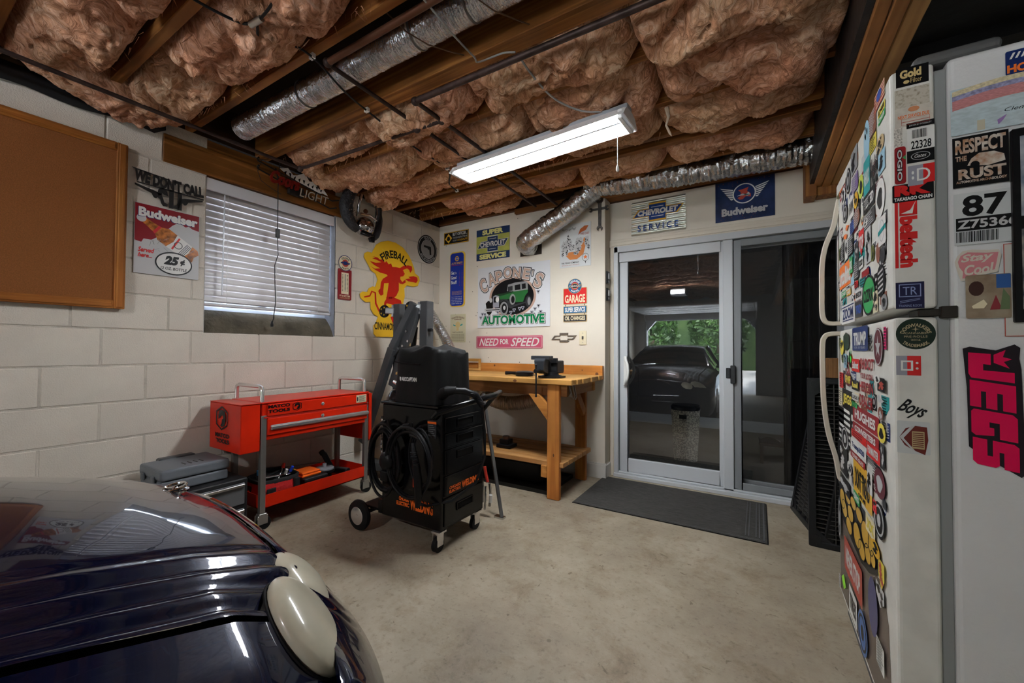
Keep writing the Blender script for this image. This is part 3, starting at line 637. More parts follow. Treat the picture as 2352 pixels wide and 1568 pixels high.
t = thing('round_duct', 'large round foil covered duct running between two ceiling joists', 'duct', (1.6, 1.31, 2.46))
flex([(.22, 1.30, 2.53), (1.0, 1.31, 2.54), (2.2, 1.31, 2.54), (3.3, 1.31, 2.54)], .068, .012, .022, foil, parent=t, crink=.05, sm=40)
for x in (.9, 1.75, 2.05): B().lathe([(.069, -.006), (.0715, -.004), (.0715, .004), (.069, .006)], (x, 1.31, 2.54), 'x', 32).build('joint_band', mat('duct_tape', (.16, .15, .14), .45, metal=.5), t, smooth=True)
for x in (1.75, 2.1):
    B().tube([(x, 1.12, 2.50), (x+.02, 1.22, 2.475), (x+.06, 1.31, 2.462), (x+.1, 1.40, 2.475), (x+.13, 1.49, 2.50)], .003, 6).build('hanger_strap', mat('rusty_strap', (.14, .08, .05), .6, metal=.6), t, smooth=True)
t = thing('flexible_duct', 'crinkled foil flexible duct along the top of the wall above the sliding door', 'duct', (2.7, 3.29, 2.37))
pp = [(1.80, 3.29, 2.53), (1.95, 3.29, 2.51), (2.1, 3.29, 2.495), (2.4, 3.29, 2.475), (2.65, 3.29, 2.465), (2.8, 3.29, 2.46), (3.05, 3.29, 2.455), (3.36, 3.29, 2.45)]
flex(pp, .088, .03, .03, foil2, parent=t, crink=.13, seed=3, sm=35)
for x, z in ((2.21, 2.488), (2.83, 2.458)): B().lathe([(.074, -.012), (.082, 0), (.074, .012)], (x, 3.29, z), 'x', 24).build('strap', foil, t, smooth=True)
t = thing('vent_elbow', 'shiny foil duct bending down from the ceiling into a square hole in the wall', 'duct', (1.18, 3.40, 2.1))
flex([(1.86, 3.32, 2.50), (1.76, 3.31, 2.44), (1.60, 3.30, 2.335), (1.44, 3.29, 2.25), (1.30, 3.285, 2.175), (1.20, 3.30, 2.13), (1.165, 3.35, 2.12), (1.165, 3.435, 2.12)], .092, .03, .015, foil2, parent=t, crink=.09, seed=8, sm=40)
B().box(1.05, 1.285, 3.436, 3.4395, 2.03, 2.25).build('hole_rim', mat('hole_dark', (.03, .022, .018), .8), t)
# iron gas pipes
pm = mat('black_iron_pipe', (.055, .035, .03), .45, metal=.4, var=.3, vs=20)
t = thing('gas_pipe', 'dark iron pipe run hanging under the joists with an elbow near the duct', 'pipe', (1.5, 1.6, 2.39))
B().cyl((1.538, 1.507, 2.40), (3.3, 1.52, 2.40), .015, 12).build('long_run', pm, t, smooth=True)
B().cyl((1.538, 1.507, 2.40), (1.53, 3.25, 2.405), .012, 12).build('branch_run', pm, t, smooth=True)
B().cyl((1.36, 1.05, 2.40), (1.35, 1.70, 2.40), .010, 10).cyl((1.36, 1.72, 2.40), (1.52, 3.1, 2.41), .0, 3) if 0 else B().cyl((1.335, 1.145, 2.45), (1.345, 3.2, 2.405), .011, 10).build('branch_run', pm, t, smooth=True)
B().cyl((1.335, 1.145, 2.455), (3.3, 1.15, 2.46), .015, 12).build('upper_run', mat('rusty_pipe', (.13, .055, .03), .5, metal=.4), t, smooth=True)
B().tube([(.262, -1.0, 2.40), (.257, 1.65, 2.40), (.33, 1.665, 2.40), (1.53, 1.715, 2.40)], .011, 10).build('low_run', pm, t, smooth=True)
for p in ((1.538, 1.507, 2.40), (1.536, 1.715, 2.40), (1.352, 1.707, 2.40), (1.335, 1.145, 2.455), (.257, 1.66, 2.40)): B().ell(p, .022, .022, .022, 12, 8).build('elbow', pm, t, smooth=True)
# black cable with junction, from the top of the frame to the corner
ck = mat('black_rubber_cable', (.012, .012, .013), .4)
def cable(name, label, pts, r, m, cat='cable', parts=None, n=8):
    t = thing(name, label, cat, pts[0])
    P = [Vector(p) for p in pts]; Q = [P[0]*2-P[1]]+P+[P[-1]*2-P[-2]]; D = []
    for i in range(1, len(Q)-2):
        for j in range(8):
            u = j/8; a, b, c, d = Q[i-1], Q[i], Q[i+1], Q[i+2]
            D.append(.5*((2*b)+(-a+c)*u+(2*a-5*b+4*c-d)*u*u+(-a+3*b-3*c+d)*u**3))
    D.append(P[-1]); B().tube(D, r, n).build('jacket', m, t, smooth=True); return t
t = cable('coaxial_cable', 'black coaxial cable with a silver connector clipped along the joists', [(1.22, .55, 2.46), (1.24, .66, 2.43), (1.27, .80, 2.43), (1.33, .83, 2.425), (1.25, .88, 2.43), (1.21, .93, 2.44), (1.30, 1.0, 2.455), (1.30, 1.11, 2.455), (1.24, 1.3, 2.44), (1.17, 1.50, 2.46), (1.13, 1.9, 2.44), (1.08, 2.30, 2.46), (.93, 2.5, 2.45), (.87, 2.67, 2.46)], .0055, ck)
t2 = cable('coaxial_cable', 'second black cable coming down to the silver connector beside the big duct', [(1.62, .72, 2.47), (1.56, .80, 2.44), (1.46, .82, 2.43), (1.34, .832, 2.425)], .0055, ck)
B().cyl((1.30, .825, 2.425), (1.37, .832, 2.427), .012, 10).build('connector', mat('zinc', (.5, .48, .42), .3, metal=.9), t, smooth=True)
cm = mat('white_clip', (.7, .7, .68), .4)
for x, y in ((1.30, 1.09), (1.17, 1.50), (1.08, 2.30), (.87, 2.67)): B().box(x-.014, x+.014, y-.008, y+.008, 2.452, 2.474).build('cable_clip', cm, t)
wc = mat('white_cable', (.36, .35, .34), .5)
cable('white_cable', 'flat white cable sagging across the big duct', [(1.96, .95, 2.47), (1.965, 1.10, 2.455), (1.96, 1.3, 2.44), (1.95, 1.46, 2.45), (1.94, 1.51, 2.46), (2.06, 1.53, 2.468), (2.12, 1.545, 2.46)], .0042, wc)
cable('lamp_cable', 'thin white cable swooping from the iron pipe to the shop light', [(2.13, 1.55, 2.45), (2.14, 1.66, 2.42), (2.17, 1.85, 2.395), (2.26, 2.02, 2.39), (2.40, 2.10, 2.39), (2.47, 2.10, 2.385)], .005, wc)
# ---- fluorescent shop light
t = thing('shop_light', 'lit two tube white fluorescent shop light hanging under the insulation', 'lamp', (1.885, 2.145, 2.32), rz=-.075, world=False)
LL = .60
tr_ = B()
prof = [(-.105, -.018), (-.07, .028), (-.028, .04), (.028, .04), (.07, .028), (.105, -.018)]
P = [[(x, y, z) for y, z in prof] for x in (-LL, LL)]; tr_.grid(P)
P = [[(x, y, z+.003) for y, z in prof] for x in (LL, -LL)]; tr_.grid(P)
tr_.poly([(-.07, .03), (.07, .03), (.07, .031)], 0)
white_en = mat('white_enamel', (.8, .8, .8), .3)
tr_.build('reflector', white_en, t)
B().box(-LL+.02, LL-.02, -.010, .010, -.004, .036).build('centre_ridge', mat('grey_enamel', (.4, .42, .45), .4), t, bevel=.003)
B().box(-LL, LL, -.035, .035, .041, .075).build('ballast_box', mat('grey_enamel', (.4, .42, .45), .4), t, bevel=.004)
for s_ in (-1, 1):
    B().add([(s_*LL, y, z) for y, z in prof]+[(s_*(LL+.006), y, z) for y, z in prof], [(0, 1, 2, 3, 4, 5), (11, 10, 9, 8, 7, 6), (0, 6, 7, 1), (1, 7, 8, 2), (2, 8, 9, 3), (3, 9, 10, 4), (4, 10, 11, 5), (5, 11, 6, 0)]).build('end_plate', mat('end_plate_white', (.75, .76, .78), .4), t)
    B().box(s_*(LL-.02)-.012, s_*(LL-.02)+.012, -.09, .09, -.03, .02).build('tube_socket', white_en, t, bevel=.003)
tube_m = mat('lit_tube', (.93, .97, 1.0), .5, emit=TUBE_E)
for s_ in (-1, 1): B().cyl((-LL+.03, s_*.05, .010), (LL-.03, s_*.05, .010), .0135, 14).build('tube', tube_m, t, smooth=True)
B().cyl((LL-.03, -.09, -.02), (LL-.03, -.09, -.27), .0022, 6).build('pull_chain', cm, t)
B().lathe([(.002, 0), (.006, -.01), (.009, -.028), (.004, -.036)], (LL-.03, -.09, -.265), 'z', 10).build('pull_knob', cm, t, smooth=True)
B().cyl((-LL+.12, -.09, -.02), (-LL+.12, -.09, -.05), .004, 6).build('switch_stub', cm, t)
for s_ in (-1, 1): B().tube([(s_*.45, 0, .07), (s_*.45, .02, .12), (s_*.45, 0, .16)], .003, 6).build('hanging_hook', pm, t)
# ragged string of insulation by the lamp
tag(B().tube([(2.62, 2.35, 2.47), (2.63, 2.36, 2.42), (2.615, 2.37, 2.38), (2.635, 2.37, 2.33), (2.645, 2.37, 2.31)], [.012, .009, .006, .007, .001], 7).build('hanging_string', mat('frayed_string', (.6, .48, .36), .9, bump=.6, bs=60), None, smooth=True), 'frayed tan strand dangling from the insulation right of the lamp', 'string')
# ================================================================ LEFT WALL THINGS
# corkboard
t = thing('corkboard', 'big framed brown corkboard on the block wall at the left edge', 'board', (.012, .1, 1.33), rz=LW, world=False)
cx0, cx1 = -.9, .70
B().poly(rect(cx0+.03, cx1-.03, .03, .89), -.012, 0).build('cork_panel', mat('cork', (.23, .082, .022), .8, var=.16, vs=240, bump=.2, bs=300), t)
fw_ = wood('oak_frame', (.46, .18, .035), (.30, .10, .018), 'z', k=1.4)
fx = wood('oak_frame_x', (.46, .18, .035), (.30, .10, .018), 'x', k=1.4)
for a, mm in (((cx0, cx0+.045, 0, .92), fw_), ((cx1-.045, cx1, 0, .92), fw_), ((cx0+.045, cx1-.045, 0, .045), fx), ((cx0+.045, cx1-.045, .875, .92), fx)):
    B().box(a[0], a[1], -.024, 0, a[2], a[3]).box(a[0]+.008, a[1]-.008, -.03, -.024, a[2]+.008, a[3]-.008).build('frame_rail', mm, t, bevel=.003)
# silhouette sign
iron = mat('black_sign_iron', (.014, .012, .011), .5)
t = thing('silhouette_sign', 'black cut out metal sign reading we dont call 911 with two revolvers', 'sign', (.02, 1.0, 2.0), rz=LW, world=False)
text("WE DON'T CALL", (-.168, .168, .068, .138), -.0, iron, t, bold=.055, ext=.003, arc=-2.2)
B().poly([(-.18, .145), (-.02, .132), (.0, .122), (-.02, .126), (-.17, .138)], 0, .003).poly([(-.16, .07), (.17, .068), (.17, .06), (-.15, .063)], 0, .003).build('bar', iron, t)
text('911', (-.062, .056, -.045, .072), 0, iron, t, bold=.08, ext=.003)
for s_ in (-1, 1):
    g = [(.165, .058), (.165, .048), (.09, .022), (.085, .012), (.078, .0), (.068, -.002), (.062, .008), (.05, .0), (.045, -.022), (.035, -.038), (.015, -.036), (.012, -.022), (.03, -.014), (.036, .008), (.045, .03), (.07, .04), (.10, .045)]
    B().poly([(s_*x, z) for x, z in g], 0, .003).build('revolver', iron, t)
# beer price sign
L_ = 'red and white tin beer sign with a slanted bottle and a 25 cent price'
t = board('metal_sign', L_, 'sign', (.004, .997, 1.75), LW, rect(-.157, .157, -.203, .203), pal('lightgrey'))
flat('red_field', [(-.155, .201), (.155, .201), (.155, .105), (.12, .112), (.10, .125), (.085, .115), (.05, .135), (.02, .11), (-.02, .06), (-.055, .02), (-.08, .0), (-.115, .0), (-.125, -.022), (-.155, -.015)], -.0035, mat('sign_red', (.22, .002, .008), .45), t)
text('Budweiser', (-.14, .147, .128, .183), -.0055, pal('white'), t, bold=.05)
text('Budweiser', (-.143, .144, .125, .180), -.005, pal('navy'), t, bold=.055)
amber = mat('bottle_amber', (.38, .12, .02), .25, var=.6, vs=40)
ang = -.62; ca, sa = math.cos(ang), math.sin(ang)
def bt(pts, cx=.0, cz=.028): return [(cx+x*ca-z*sa, cz+x*sa+z*ca) for x, z in pts]
flat('bottle', bt([(-.16, .014), (-.10, .02), (-.06, .026), (-.03, .048), (.15, .048), (.17, .03), (.16, .0), (.17, -.03), (.15, -.048), (-.03, -.048), (-.06, -.026), (-.10, -.02), (-.16, -.014)]), -.0042, amber, t)
flat('bottle_cap', bt(circ(-.155, 0, .022)), -.0046, pal('lightgrey'), t); flat('neck_label', bt([(-.075, .024), (-.06, .028), (-.06, -.028), (-.075, -.024)]), -.0046, pal('red'), t)
flat('bottle_label', bt([(.02, .048), (.115, .048), (.125, 0), (.115, -.048), (.02, -.048), (.03, 0)]), -.0046, pal('white'), t)
q = B(); ring(q, *bt([(.06, 0)])[0], .022, .018, -.005)
for k in range(4): q.poly(bt(rect(.088+.008*k, .091+.008*k, -.04, .04)), -.005)
q.build('label_print', pal('darkgrey'), t); flat('label_stripe', bt([(.035, .04), (.045, .04), (.055, -.04), (.045, -.04)]), -.0048, pal('red'), t)
ic = B()
for k in range(14):
    x, z = rnd.uniform(-.12, .13), rnd.uniform(-.06, .02); ic.bar((x, -.004, z), (x+rnd.uniform(-.03, .03), -.004, z+rnd.uniform(-.02, .03)), .001, .0015)
ic.build('ice_lines', pal('grey'), t)
text('Served', (-.14, -.065, -.078, -.05), -.0045, pal('red'), t, bold=.03, shear=.3); text('here...', (-.14, -.075, -.108, -.083), -.0045, pal('red'), t, bold=.03, shear=.3)
flat('price_oval', circ(.03, -.122, .088, .066), -.0048, pal('white'), t)
q = B(); ring(q, .03, -.122, .092, .085, -.0052, 40, .070, .062); q.build('oval_outline', pal('black'), t)
text('25', (-.02, .055, -.133, -.078), -.0055, pal('black'), t, bold=.07, shear=.25); text('¢', (.06, .085, -.130, -.09), -.0055, pal('black'), t, bold=.04)
text('12 OZ. BOTTLE', (-.035, .095, -.163, -.146), -.0055, pal('black'), t, bold=.02, shear=.15)
# blinds
t = thing('window_blind', 'white slatted blind lowered over the window in the block wall', 'blind', (-.06, 1.66, 1.40))
slat_m = bpy.data.materials.new('blind_slat'); slat_m.use_nodes = True
nt = slat_m.node_tree; pb = nt.nodes['Principled BSDF']; pb.inputs['Base Color'].default_value = (.50, .47, .46, 1); pb.inputs['Roughness'].default_value = .35
tl = nt.nodes.new('ShaderNodeBsdfTranslucent'); tl.inputs[0].default_value = (.62, .58, .56, 1); ms = nt.nodes.new('ShaderNodeMixShader'); ms.inputs[0].default_value = .05
nt.links.new(pb.outputs[0], ms.inputs[1]); nt.links.new(tl.outputs[0], ms.inputs[2]); nt.links.new(ms.outputs[0], nt.nodes['Material Output'].inputs[0])
NS = 17; me = None
for i in range(NS):
    z = 2.145-i*(.70/(NS-1)); b = B(); P = []
    for k in range(6):
        u = -1+2*k/5; a = math.radians(78); dx, dz = .0255*u*math.cos(a), -.0245*u*math.sin(a); cr = .003*(1-u*u)
        P.append([(-.062+dx+cr*math.sin(a), 1.20, z+dz+cr*math.cos(a)), (-.062+dx+cr*math.sin(a), 2.118, z+dz+cr*math.cos(a))])
    b.grid(P); P2 = [[(p[0]-.0018, p[1], p[2]-.0012) for p in r] for r in P]; b.grid(P2[::-1]); b.build('slat', slat_m, t)
wp = mat('blind_white', (.68, .68, .70), .35)
B().box(-.095, -.02, 1.194, 2.122, 2.165, 2.225).box(-.02, -.008, 1.192, 2.124, 2.15, 2.23).build('head_rail', wp, t, bevel=.004)
B().box(-.085, -.04, 1.20, 2.118, 1.395, 1.412).build('bottom_rail', wp, t, bevel=.004)
for i in range(3): B().box(-.082, -.042, 1.2, 2.118, 1.414+i*.006, 1.4165+i*.006).build('stacked_slat', slat_m, t)
for y in (1.335, 1.665, 2.0): B().cyl((-.034, y, 2.16), (-.034, y, 1.40), .0012, 5).cyl((-.09, y, 2.16), (-.09, y, 1.40), .0012, 5).build('ladder_cord', cm, t)
B().cyl((-.012, 1.303, 2.145), (-.010, 1.296, 1.47), .0045, 6).build('tilt_wand', mat('wand', (.7, .72, .76), .15), t, smooth=True)
# neon mountain sign with its cord
t = thing('neon_sign', 'unlit neon beer light with white mountains hanging on the wooden header', 'sign', (.05, 1.72, 2.38), rz=LW, world=False)
clr = mat('sign_black_tube', (.012, .011, .01), .4); redm = mat('dark_red_neon', (.16, .012, .008), .25)
mt = [(-.09, .06), (-.03, .085), (.01, .045), (.04, .055), (.10, .095), (.14, .045), (.18, .055), (.22, .01), (.26, .025), (.30, -.02), (.255, -.012), (.22, -.025), (.17, -.008), (.12, -.01), (.06, .002), (.02, .02), (-.03, .03)]
flat('mountain_print', mt, -.002, pal('white'), t, th=.002)
bl_ = B()
for k in range(9):
    x = -.06+.036*k; bl_.poly([(x, .045-.005*k+.012*math.sin(k*2)), (x+.02, .058-.005*k), (x+.012, .02-.004*k)], -.003)
bl_.build('mountain_shading', pal('black'), t)
for k, s_ in enumerate(('Coors',)): text(s_, (-.16, .06, -.065, .03), -.012, redm, t, bold=.04, ext=.012, shear=.3)
text('LIGHT', (.055, .30, -.10, -.035), -.014, mat('neon_glass', (.42, .38, .30), .3), t, shear=.2)
fr_ = B()
for a, b in (((-.24, 0, .055), (.34, 0, -.045)), ((-.24, 0, .0), (.32, 0, -.115)), ((-.12, 0, .05), (-.1, 0, -.03)), ((.2, 0, -.02), (.19, 0, -.1))): fr_.tube([a, b], .005, 8)
for x, z in ((.34, -.045), (.32, -.115), (-.24, .055), (-.24, 0)): fr_.tube([(x, 0, z), (x+(.03 if x > 0 else -.01), -.01, z+.01), (x+(.04 if x > 0 else -.012), -.03, z+.012)], .006, 8)
fr_.build('tube_frame', clr, t, smooth=True)
B().box(-.02, .10, -.0, .03, -.10, -.03).build('transformer', clr, t, bevel=.005)
t = thing('plug_cable', 'black cable with an inline switch hanging down in front of the window blind', 'cord', (.06, 1.62, 1.29))
B().tube([(.06, 1.625, 2.50), (.05, 1.625, 2.42), (.05, 1.62, 2.3), (.05, 1.622, 2.05), (.05, 1.62, 1.98)], .003, 7).tube([(.05, 1.622, 1.93), (.05, 1.628, 1.8), (.05, 1.605, 1.72), (.05, 1.608, 1.6), (.045, 1.618, 1.45), (.04, 1.606, 1.33), (.03, 1.604, 1.30)], .003, 7).build('cord', ck, t, smooth=True)
B().box(.042, .060, 1.608, 1.636, 1.925, 1.99).build('inline_switch', ck, t, bevel=.003)
B().lathe([(.004, .03), (.008, .02), (.011, 0), (.009, -.012)], (.03, 1.603, 1.285), 'z', 10).build('plug', ck, t, smooth=True)
B().tube([(.06, 1.60, 2.50), (.055, 1.50, 2.45), (.055, 1.475, 2.36), (.055, 1.50, 2.30), (.055, 1.57, 2.27), (.055, 1.64, 2.25)], .002, 6).build('thin_wire', ck, t, smooth=True)
# thermometer
t = board('thermometer', 'small dark red thermometer with a round cream parts badge beside the window', 'thermometer', (.004, 2.22, 1.70), LW, rect(-.066, .066, -.163, .10, .01), mat('thermo_red', (.20, .012, .016), .35), th=.006)
flat('scale', rect(-.036, .036, -.115, .07), -.0072, pal('cream'), t)
B().cyl((0, -.009, -.085), (0, -.009, .06), .003, 6).build('glass_tube', pal('grey'), t)
q = B()
for k in range(13):
    z = -.09+k*.0115
    for x in (-.024, .024): q.poly(rect(x-.006, x+.006, z, z+.004), -.008)
    q.poly(rect(-.01, .01, z, z+.0012), -.008)
q.build('scale_marks', pal('black'), t)
flat('badge', circ(0, .152, .068), -.008, pal('cream'), t, th=.004); q = B(); ring(q, 0, .152, .068, .062, -.0088); q.build('badge_rim', pal('navy'), t)
flat('badge_centre', circ(0, .152, .032), -.0088, pal('redfade'), t); flat('bow_tie_emblem', bowtie(0, .152, .10, .03), -.0096, pal('navy'), t)
text('GENUINE', (-.042, .042, .187, .205), -.0088, pal('black'), t, bold=.02, arc=.055); text('PARTS', (-.034, .034, .096, .112), -.0088, pal('black'), t, bold=.02, arc=-.07)
text('FITS BETTER', (-.052, .052, -.137, -.124), -.0075, pal('cream'), t, bold=.02); text('LASTS LONGER', (-.05, .05, -.155, -.142), -.0075, pal('tan'), t)
# chrome winged casting
chrome = mat('dark_chrome', (.42, .40, .40), .12, metal=1.); blackrough = mat('pitted_black_metal', (.035, .035, .038), .38, metal=.5, bump=1, bs=70)
t = thing('wall_ornament', 'chrome dome with two dark curved studded wings mounted high on the block wall', 'ornament', (.06, 2.33, 2.10))
def wing(ctrl, rr, name):
    Pp = [Vector(p) for p in ctrl]; Q = [Pp[0]*2-Pp[1]]+Pp+[Pp[-1]*2-Pp[-2]]; D = []; R_s = []
    for i in range(1, len(Q)-2):
        for j in range(7):
            u = j/7; a, b, c, d = Q[i-1], Q[i], Q[i+1], Q[i+2]; D.append(.5*((2*b)+(-a+c)*u+(2*a-5*b+4*c-d)*u*u+(-a+3*b-3*c+d)*u**3)); R_s.append(rr[i-1]*(1-u)+rr[i]*u)
    D.append(Pp[-1]); R_s.append(rr[-1])
    B().tube(D, R_s, 16, True, lambda an, i: 1+.06*math.sin(an*5+i)).build(name, blackrough, t, smooth=True)
wing([(.10, 2.27, 2.14), (.10, 2.20, 2.19), (.10, 2.155, 2.30), (.11, 2.18, 2.42), (.13, 2.25, 2.50), (.14, 2.30, 2.56)], [.03, .045, .055, .05, .03, .006], 'wing')
wing([(.06, 2.44, 2.10), (.06, 2.50, 2.15), (.06, 2.535, 2.26), (.06, 2.53, 2.38), (.09, 2.50, 2.47), (.12, 2.53, 2.50)], [.022, .03, .03, .03, .025, .012], 'wing')
st = B()
for i in range(70): a = rnd.random(); st.ell((.13+.03*rnd.random(), 2.15+.06*rnd.random(), 2.18+.25*a), .004, .004, .004, 6, 4)
st.build('stud', chrome, t, smooth=True)
B().ell((.09, 2.35, 2.19), .075, .09, .085, 22, 14).build('dome', chrome, t, smooth=True)
B().tube([(.15, 2.26, 2.27), (.17, 2.34, 2.275), (.15, 2.43, 2.26)], .011, 10).tube([(.10, 2.27, 2.26), (.14, 2.255, 2.36), (.15, 2.27, 2.44)], .012, 10).tube([(.10, 2.45, 2.25), (.12, 2.46, 2.33), (.12, 2.45, 2.40)], .008, 8).build('collar_bar', chrome, t, smooth=True)
B().tube([(.13, 2.28, 2.115), (.16, 2.34, 2.10), (.13, 2.41, 2.12)], .014, 10).box(.10, .125, 2.395, 2.435, 2.065, 2.13).build('lower_lip', mat('gloss_black_metal', (.01, .01, .011), .15, metal=.3), t, smooth=True)
B().ell((.08, 2.37, 2.335), .02, .02, .02, 12, 8).build('brown_knob', mat('brown_rubber', (.15, .06, .03), .6), t, smooth=True)
# yellow die cut sign
t = board('metal_sign', 'yellow die cut sign with a red flame haired figure and the word cinnamon', 'sign', (.006, 2.72, 1.70), LW, FIRE['outline'], mat('sign_yellow', (.78, .46, .02), .28), th=.008, bevel=.003)
fr = mat('flame_red', (.50, .015, .006), .35)
for k, nm in (('mane', 'flame_hair'), ('head', 'head_print'), ('torso', 'torso_print'), ('fist', 'fist_print'), ('arm', 'arm_print'), ('ball', 'fire_print'), ('leg', 'leg_print'), ('shin', 'shin_print')): flat(nm, FIRE[k], -.0092 if k != 'mane' else -.0088, fr, t)
tl_ = [Vector((x, 0, z)) for x, z in FIRE['tail']]; q = B(); n_ = len(tl_)
P = []
for i, p in enumerate(tl_):
    d_ = (tl_[min(i+1, n_-1)]-tl_[max(i-1, 0)]).normalized(); nn = Vector((-d_.z, 0, d_.x))*(.006+.010*i/n_); P.append([(p.x+nn.x, -.009, p.z+nn.z), (p.x-nn.x, -.009, p.z-nn.z)])
q.grid(P).build('tail_print', fr, t)
text('FIREBALL', (-.13, .235, .30, .375), -.0095, pal('black'), t, bold=.03, arc=.24)
text('CINNAMON', (-.185, .06, -.405, -.335), -.0095, pal('black'), t, bold=.02)
flat('highlight_print', [(-.115, .365), (-.09, .35), (-.06, .345)], -.009, pal('yellow'), t)
# round pistol sign near the corner
t = board('round_sign', 'round black and silver sign with a pistol in the middle next to the room corner', 'sign', (.004, 3.24, 2.192), LW, circ(0, 0, .148, .152, 40), pal('black'))
q = B(); ring(q, 0, 0, .140, .134, -.0036, 40); ring(q, 0, 0, .100, .096, -.0036, 40); q.build('ring_print', pal('lightgrey'), t)
flat('centre_print', circ(0, 0, .095, None, 36), -.0038, pal('grey'), t)
flat('pistol_print', [(-.06, .035), (.045, .035), (.05, .02), (.055, -.05), (.03, -.055), (.022, .0), (.0, .0), (-.005, .012), (-.06, .012)], -.0045, pal('black'), t)
text('GLOCK', (-.055, .055, .105, .128), -.004, pal('lightgrey'), t, arc=.12, bold=.02); text('SAFE ACTION PISTOLS', (-.12, .12, -.128, -.108), -.004, pal('lightgrey'), t, arc=-.12, bold=.01)
# ================================================================ FAR WALL SIGNS
FY = 3.4385
t = board('metal_sign', 'small black and yellow speeding joke sign near the room corner', 'sign', (.237, FY, 2.345), 0, rect(-.172, .172, -.075, .06), pal('black'))
q = B(); frame(q, -.17, .17, -.073, .058, .006, -.0036); q.build('border_print', pal('amber'), t)
flat('diamond_print', [(-.155, -.01), (-.105, .045), (-.055, -.01), (-.105, -.062)], -.004, pal('amber'), t)
flat('car_print', [(-.13, -.02), (-.12, .012), (-.09, .012), (-.08, -.02), (-.095, -.035), (-.115, -.035)], -.0046, pal('black'), t)
text('BUT OFFICER...', (-.045, .155, .012, .045), -.004, pal('white'), t, bold=.01); text('THE SIGN INSTRUCTED ME', (-.045, .155, -.02, .0), -.004, pal('lightgrey'), t); text('TO DO', (-.045, .01, -.05, -.032), -.004, pal('lightgrey'), t); text('DOUGHNUTS!', (.02, .155, -.05, -.03), -.004, pal('amber'), t, shear=.2)
t = board('metal_sign', 'blue and yellow vintage super service sign left of the bent foil duct', 'sign', (.72, FY, 2.205), 0, rect(-.205, .205, -.162, .162), mat('enamel_navy', (.018, .04, .11), .35))
flat('yellow_band', rect(-.205, .205, -.09, .09), -.0036, mat('enamel_olive', (.42, .44, .10), .4, var=.1, vs=12), t)
text('SUPER', (-.13, .13, .10, .152), -.004, mat('letter_yellow', (.72, .68, .25), .4), t, bold=.06); text('SERVICE', (-.165, .165, -.152, -.10), -.004, mat('letter_yellow', (.72, .68, .25), .4), t, bold=.06)
flat('bow_tie_outline', bowtie(0, 0, .385, .165), -.004, pal('white'), t); flat('bow_tie_emblem', bowtie(0, 0, .372, .150), -.0045, mat('enamel_navy', (.018, .04, .11), .35), t)
text('CHEVROLET', (-.155, .155, -.027, .027), -.005, pal('white'), t, bold=.03); flat('rule_print', rect(-.045, .045, .05, .055), -.005, pal('white'), t); flat('rule_print', rect(-.045, .045, -.055, -.05), -.005, pal('white'), t)
t = board('thermometer', 'tall blue round ended thermometer with a yellow edge and auto parts lettering', 'thermometer', (.262, FY, 1.875), 0, rect(-.105, .105, -.30, .30, .04), mat('napa_yellow', (.75, .5, .06), .4), th=.004)
flat('blue_face', rect(-.10, .085, -.288, .288, .035), -.005, mat('napa_blue', (.012, .035, .30), .35), t)
flat('badge', [( .03*math.cos(k*PI/3)-.008, .225+.03*math.sin(k*PI/3)) for k in range(6)], -.0058, pal('amber'), t); flat('badge_centre', [( .02*math.cos(k*PI/3)-.008, .225+.02*math.sin(k*PI/3)) for k in range(6)], -.0062, pal('blue'), t); text('NAPA', (-.024, .008, .219, .231), -.0066, pal('white'), t)
text('AUTO PARTS', (-.085, .07, .165, .187), -.0058, pal('amber'), t, bold=.03, shear=.2); flat('rule_print', rect(-.085, .07, .152, .156), -.0058, pal('red'), t)
for i, s_ in enumerate(('Get', 'Good', 'Stuff')): text(s_, (-.088, -.04+.02*(i > 0)+.006*i, .055-.052*i, .092-.052*i), -.0058, pal('white'), t, bold=.03)
text('the', (-.03, -.012, .058, .085), -.0058, pal('white'), t)
q = B()
for k in range(12):
    for x in (.025, .06): q.poly(rect(x, x+.008, -.07+.014*k, -.066+.014*k), -.0058)
q.build('scale_marks', pal('redfade'), t)
for i in range(4): text('NAPA AUTO PARTS HAVE', (-.075, .06, -.135-.011*i, -.128-.011*i), -.0058, pal('amber'), t)
for i, s_ in enumerate(('fast delivery of', 'our well stock', 'parts and accessories', 'with exceptional', 'service.')): text(s_, (-.08, .065, -.196-.018*i, -.185-.018*i), -.0058, pal('white'), t)
t = board('metal_sign', 'cream garage rates sign with a fist holding a wrench under the blue thermometer', 'sign', (.272, FY, 1.343), 0, rect(-.105, .105, -.152, .152), mat('old_cream', (.58, .54, .36), .4))
text('THE BUSTED KNUCKLE', (-.09, .09, .11, .128), -.0045, pal('maroon'), t, bold=.02, arc=.25); text('GARAGE', (-.05, .05, .09, .102), -.0045, pal('maroon'), t, bold=.03)
flat('wrench_print', [(-.06, .045), (-.045, .035), (.045, .038), (.06, .05), (.065, .035), (.045, .025), (-.045, .022), (-.065, .032)], -.0042, pal('teal'), t); flat('fist_print', [(-.03, .055), (.0, .075), (.03, .055), (.032, .02), (.012, .005), (.014, -.025), (-.02, -.025), (-.016, .005), (-.032, .02)], -.0048, pal('gold'), t)
text('PARTS & SERVICE', (-.07, .07, -.05, -.038), -.0045, pal('black'), t)
for i in range(5): text('LABOR RATES PER HOUR', (-.085, .085, -.072-.016*i, -.064-.016*i), -.0045, pal('darkgrey'), t)
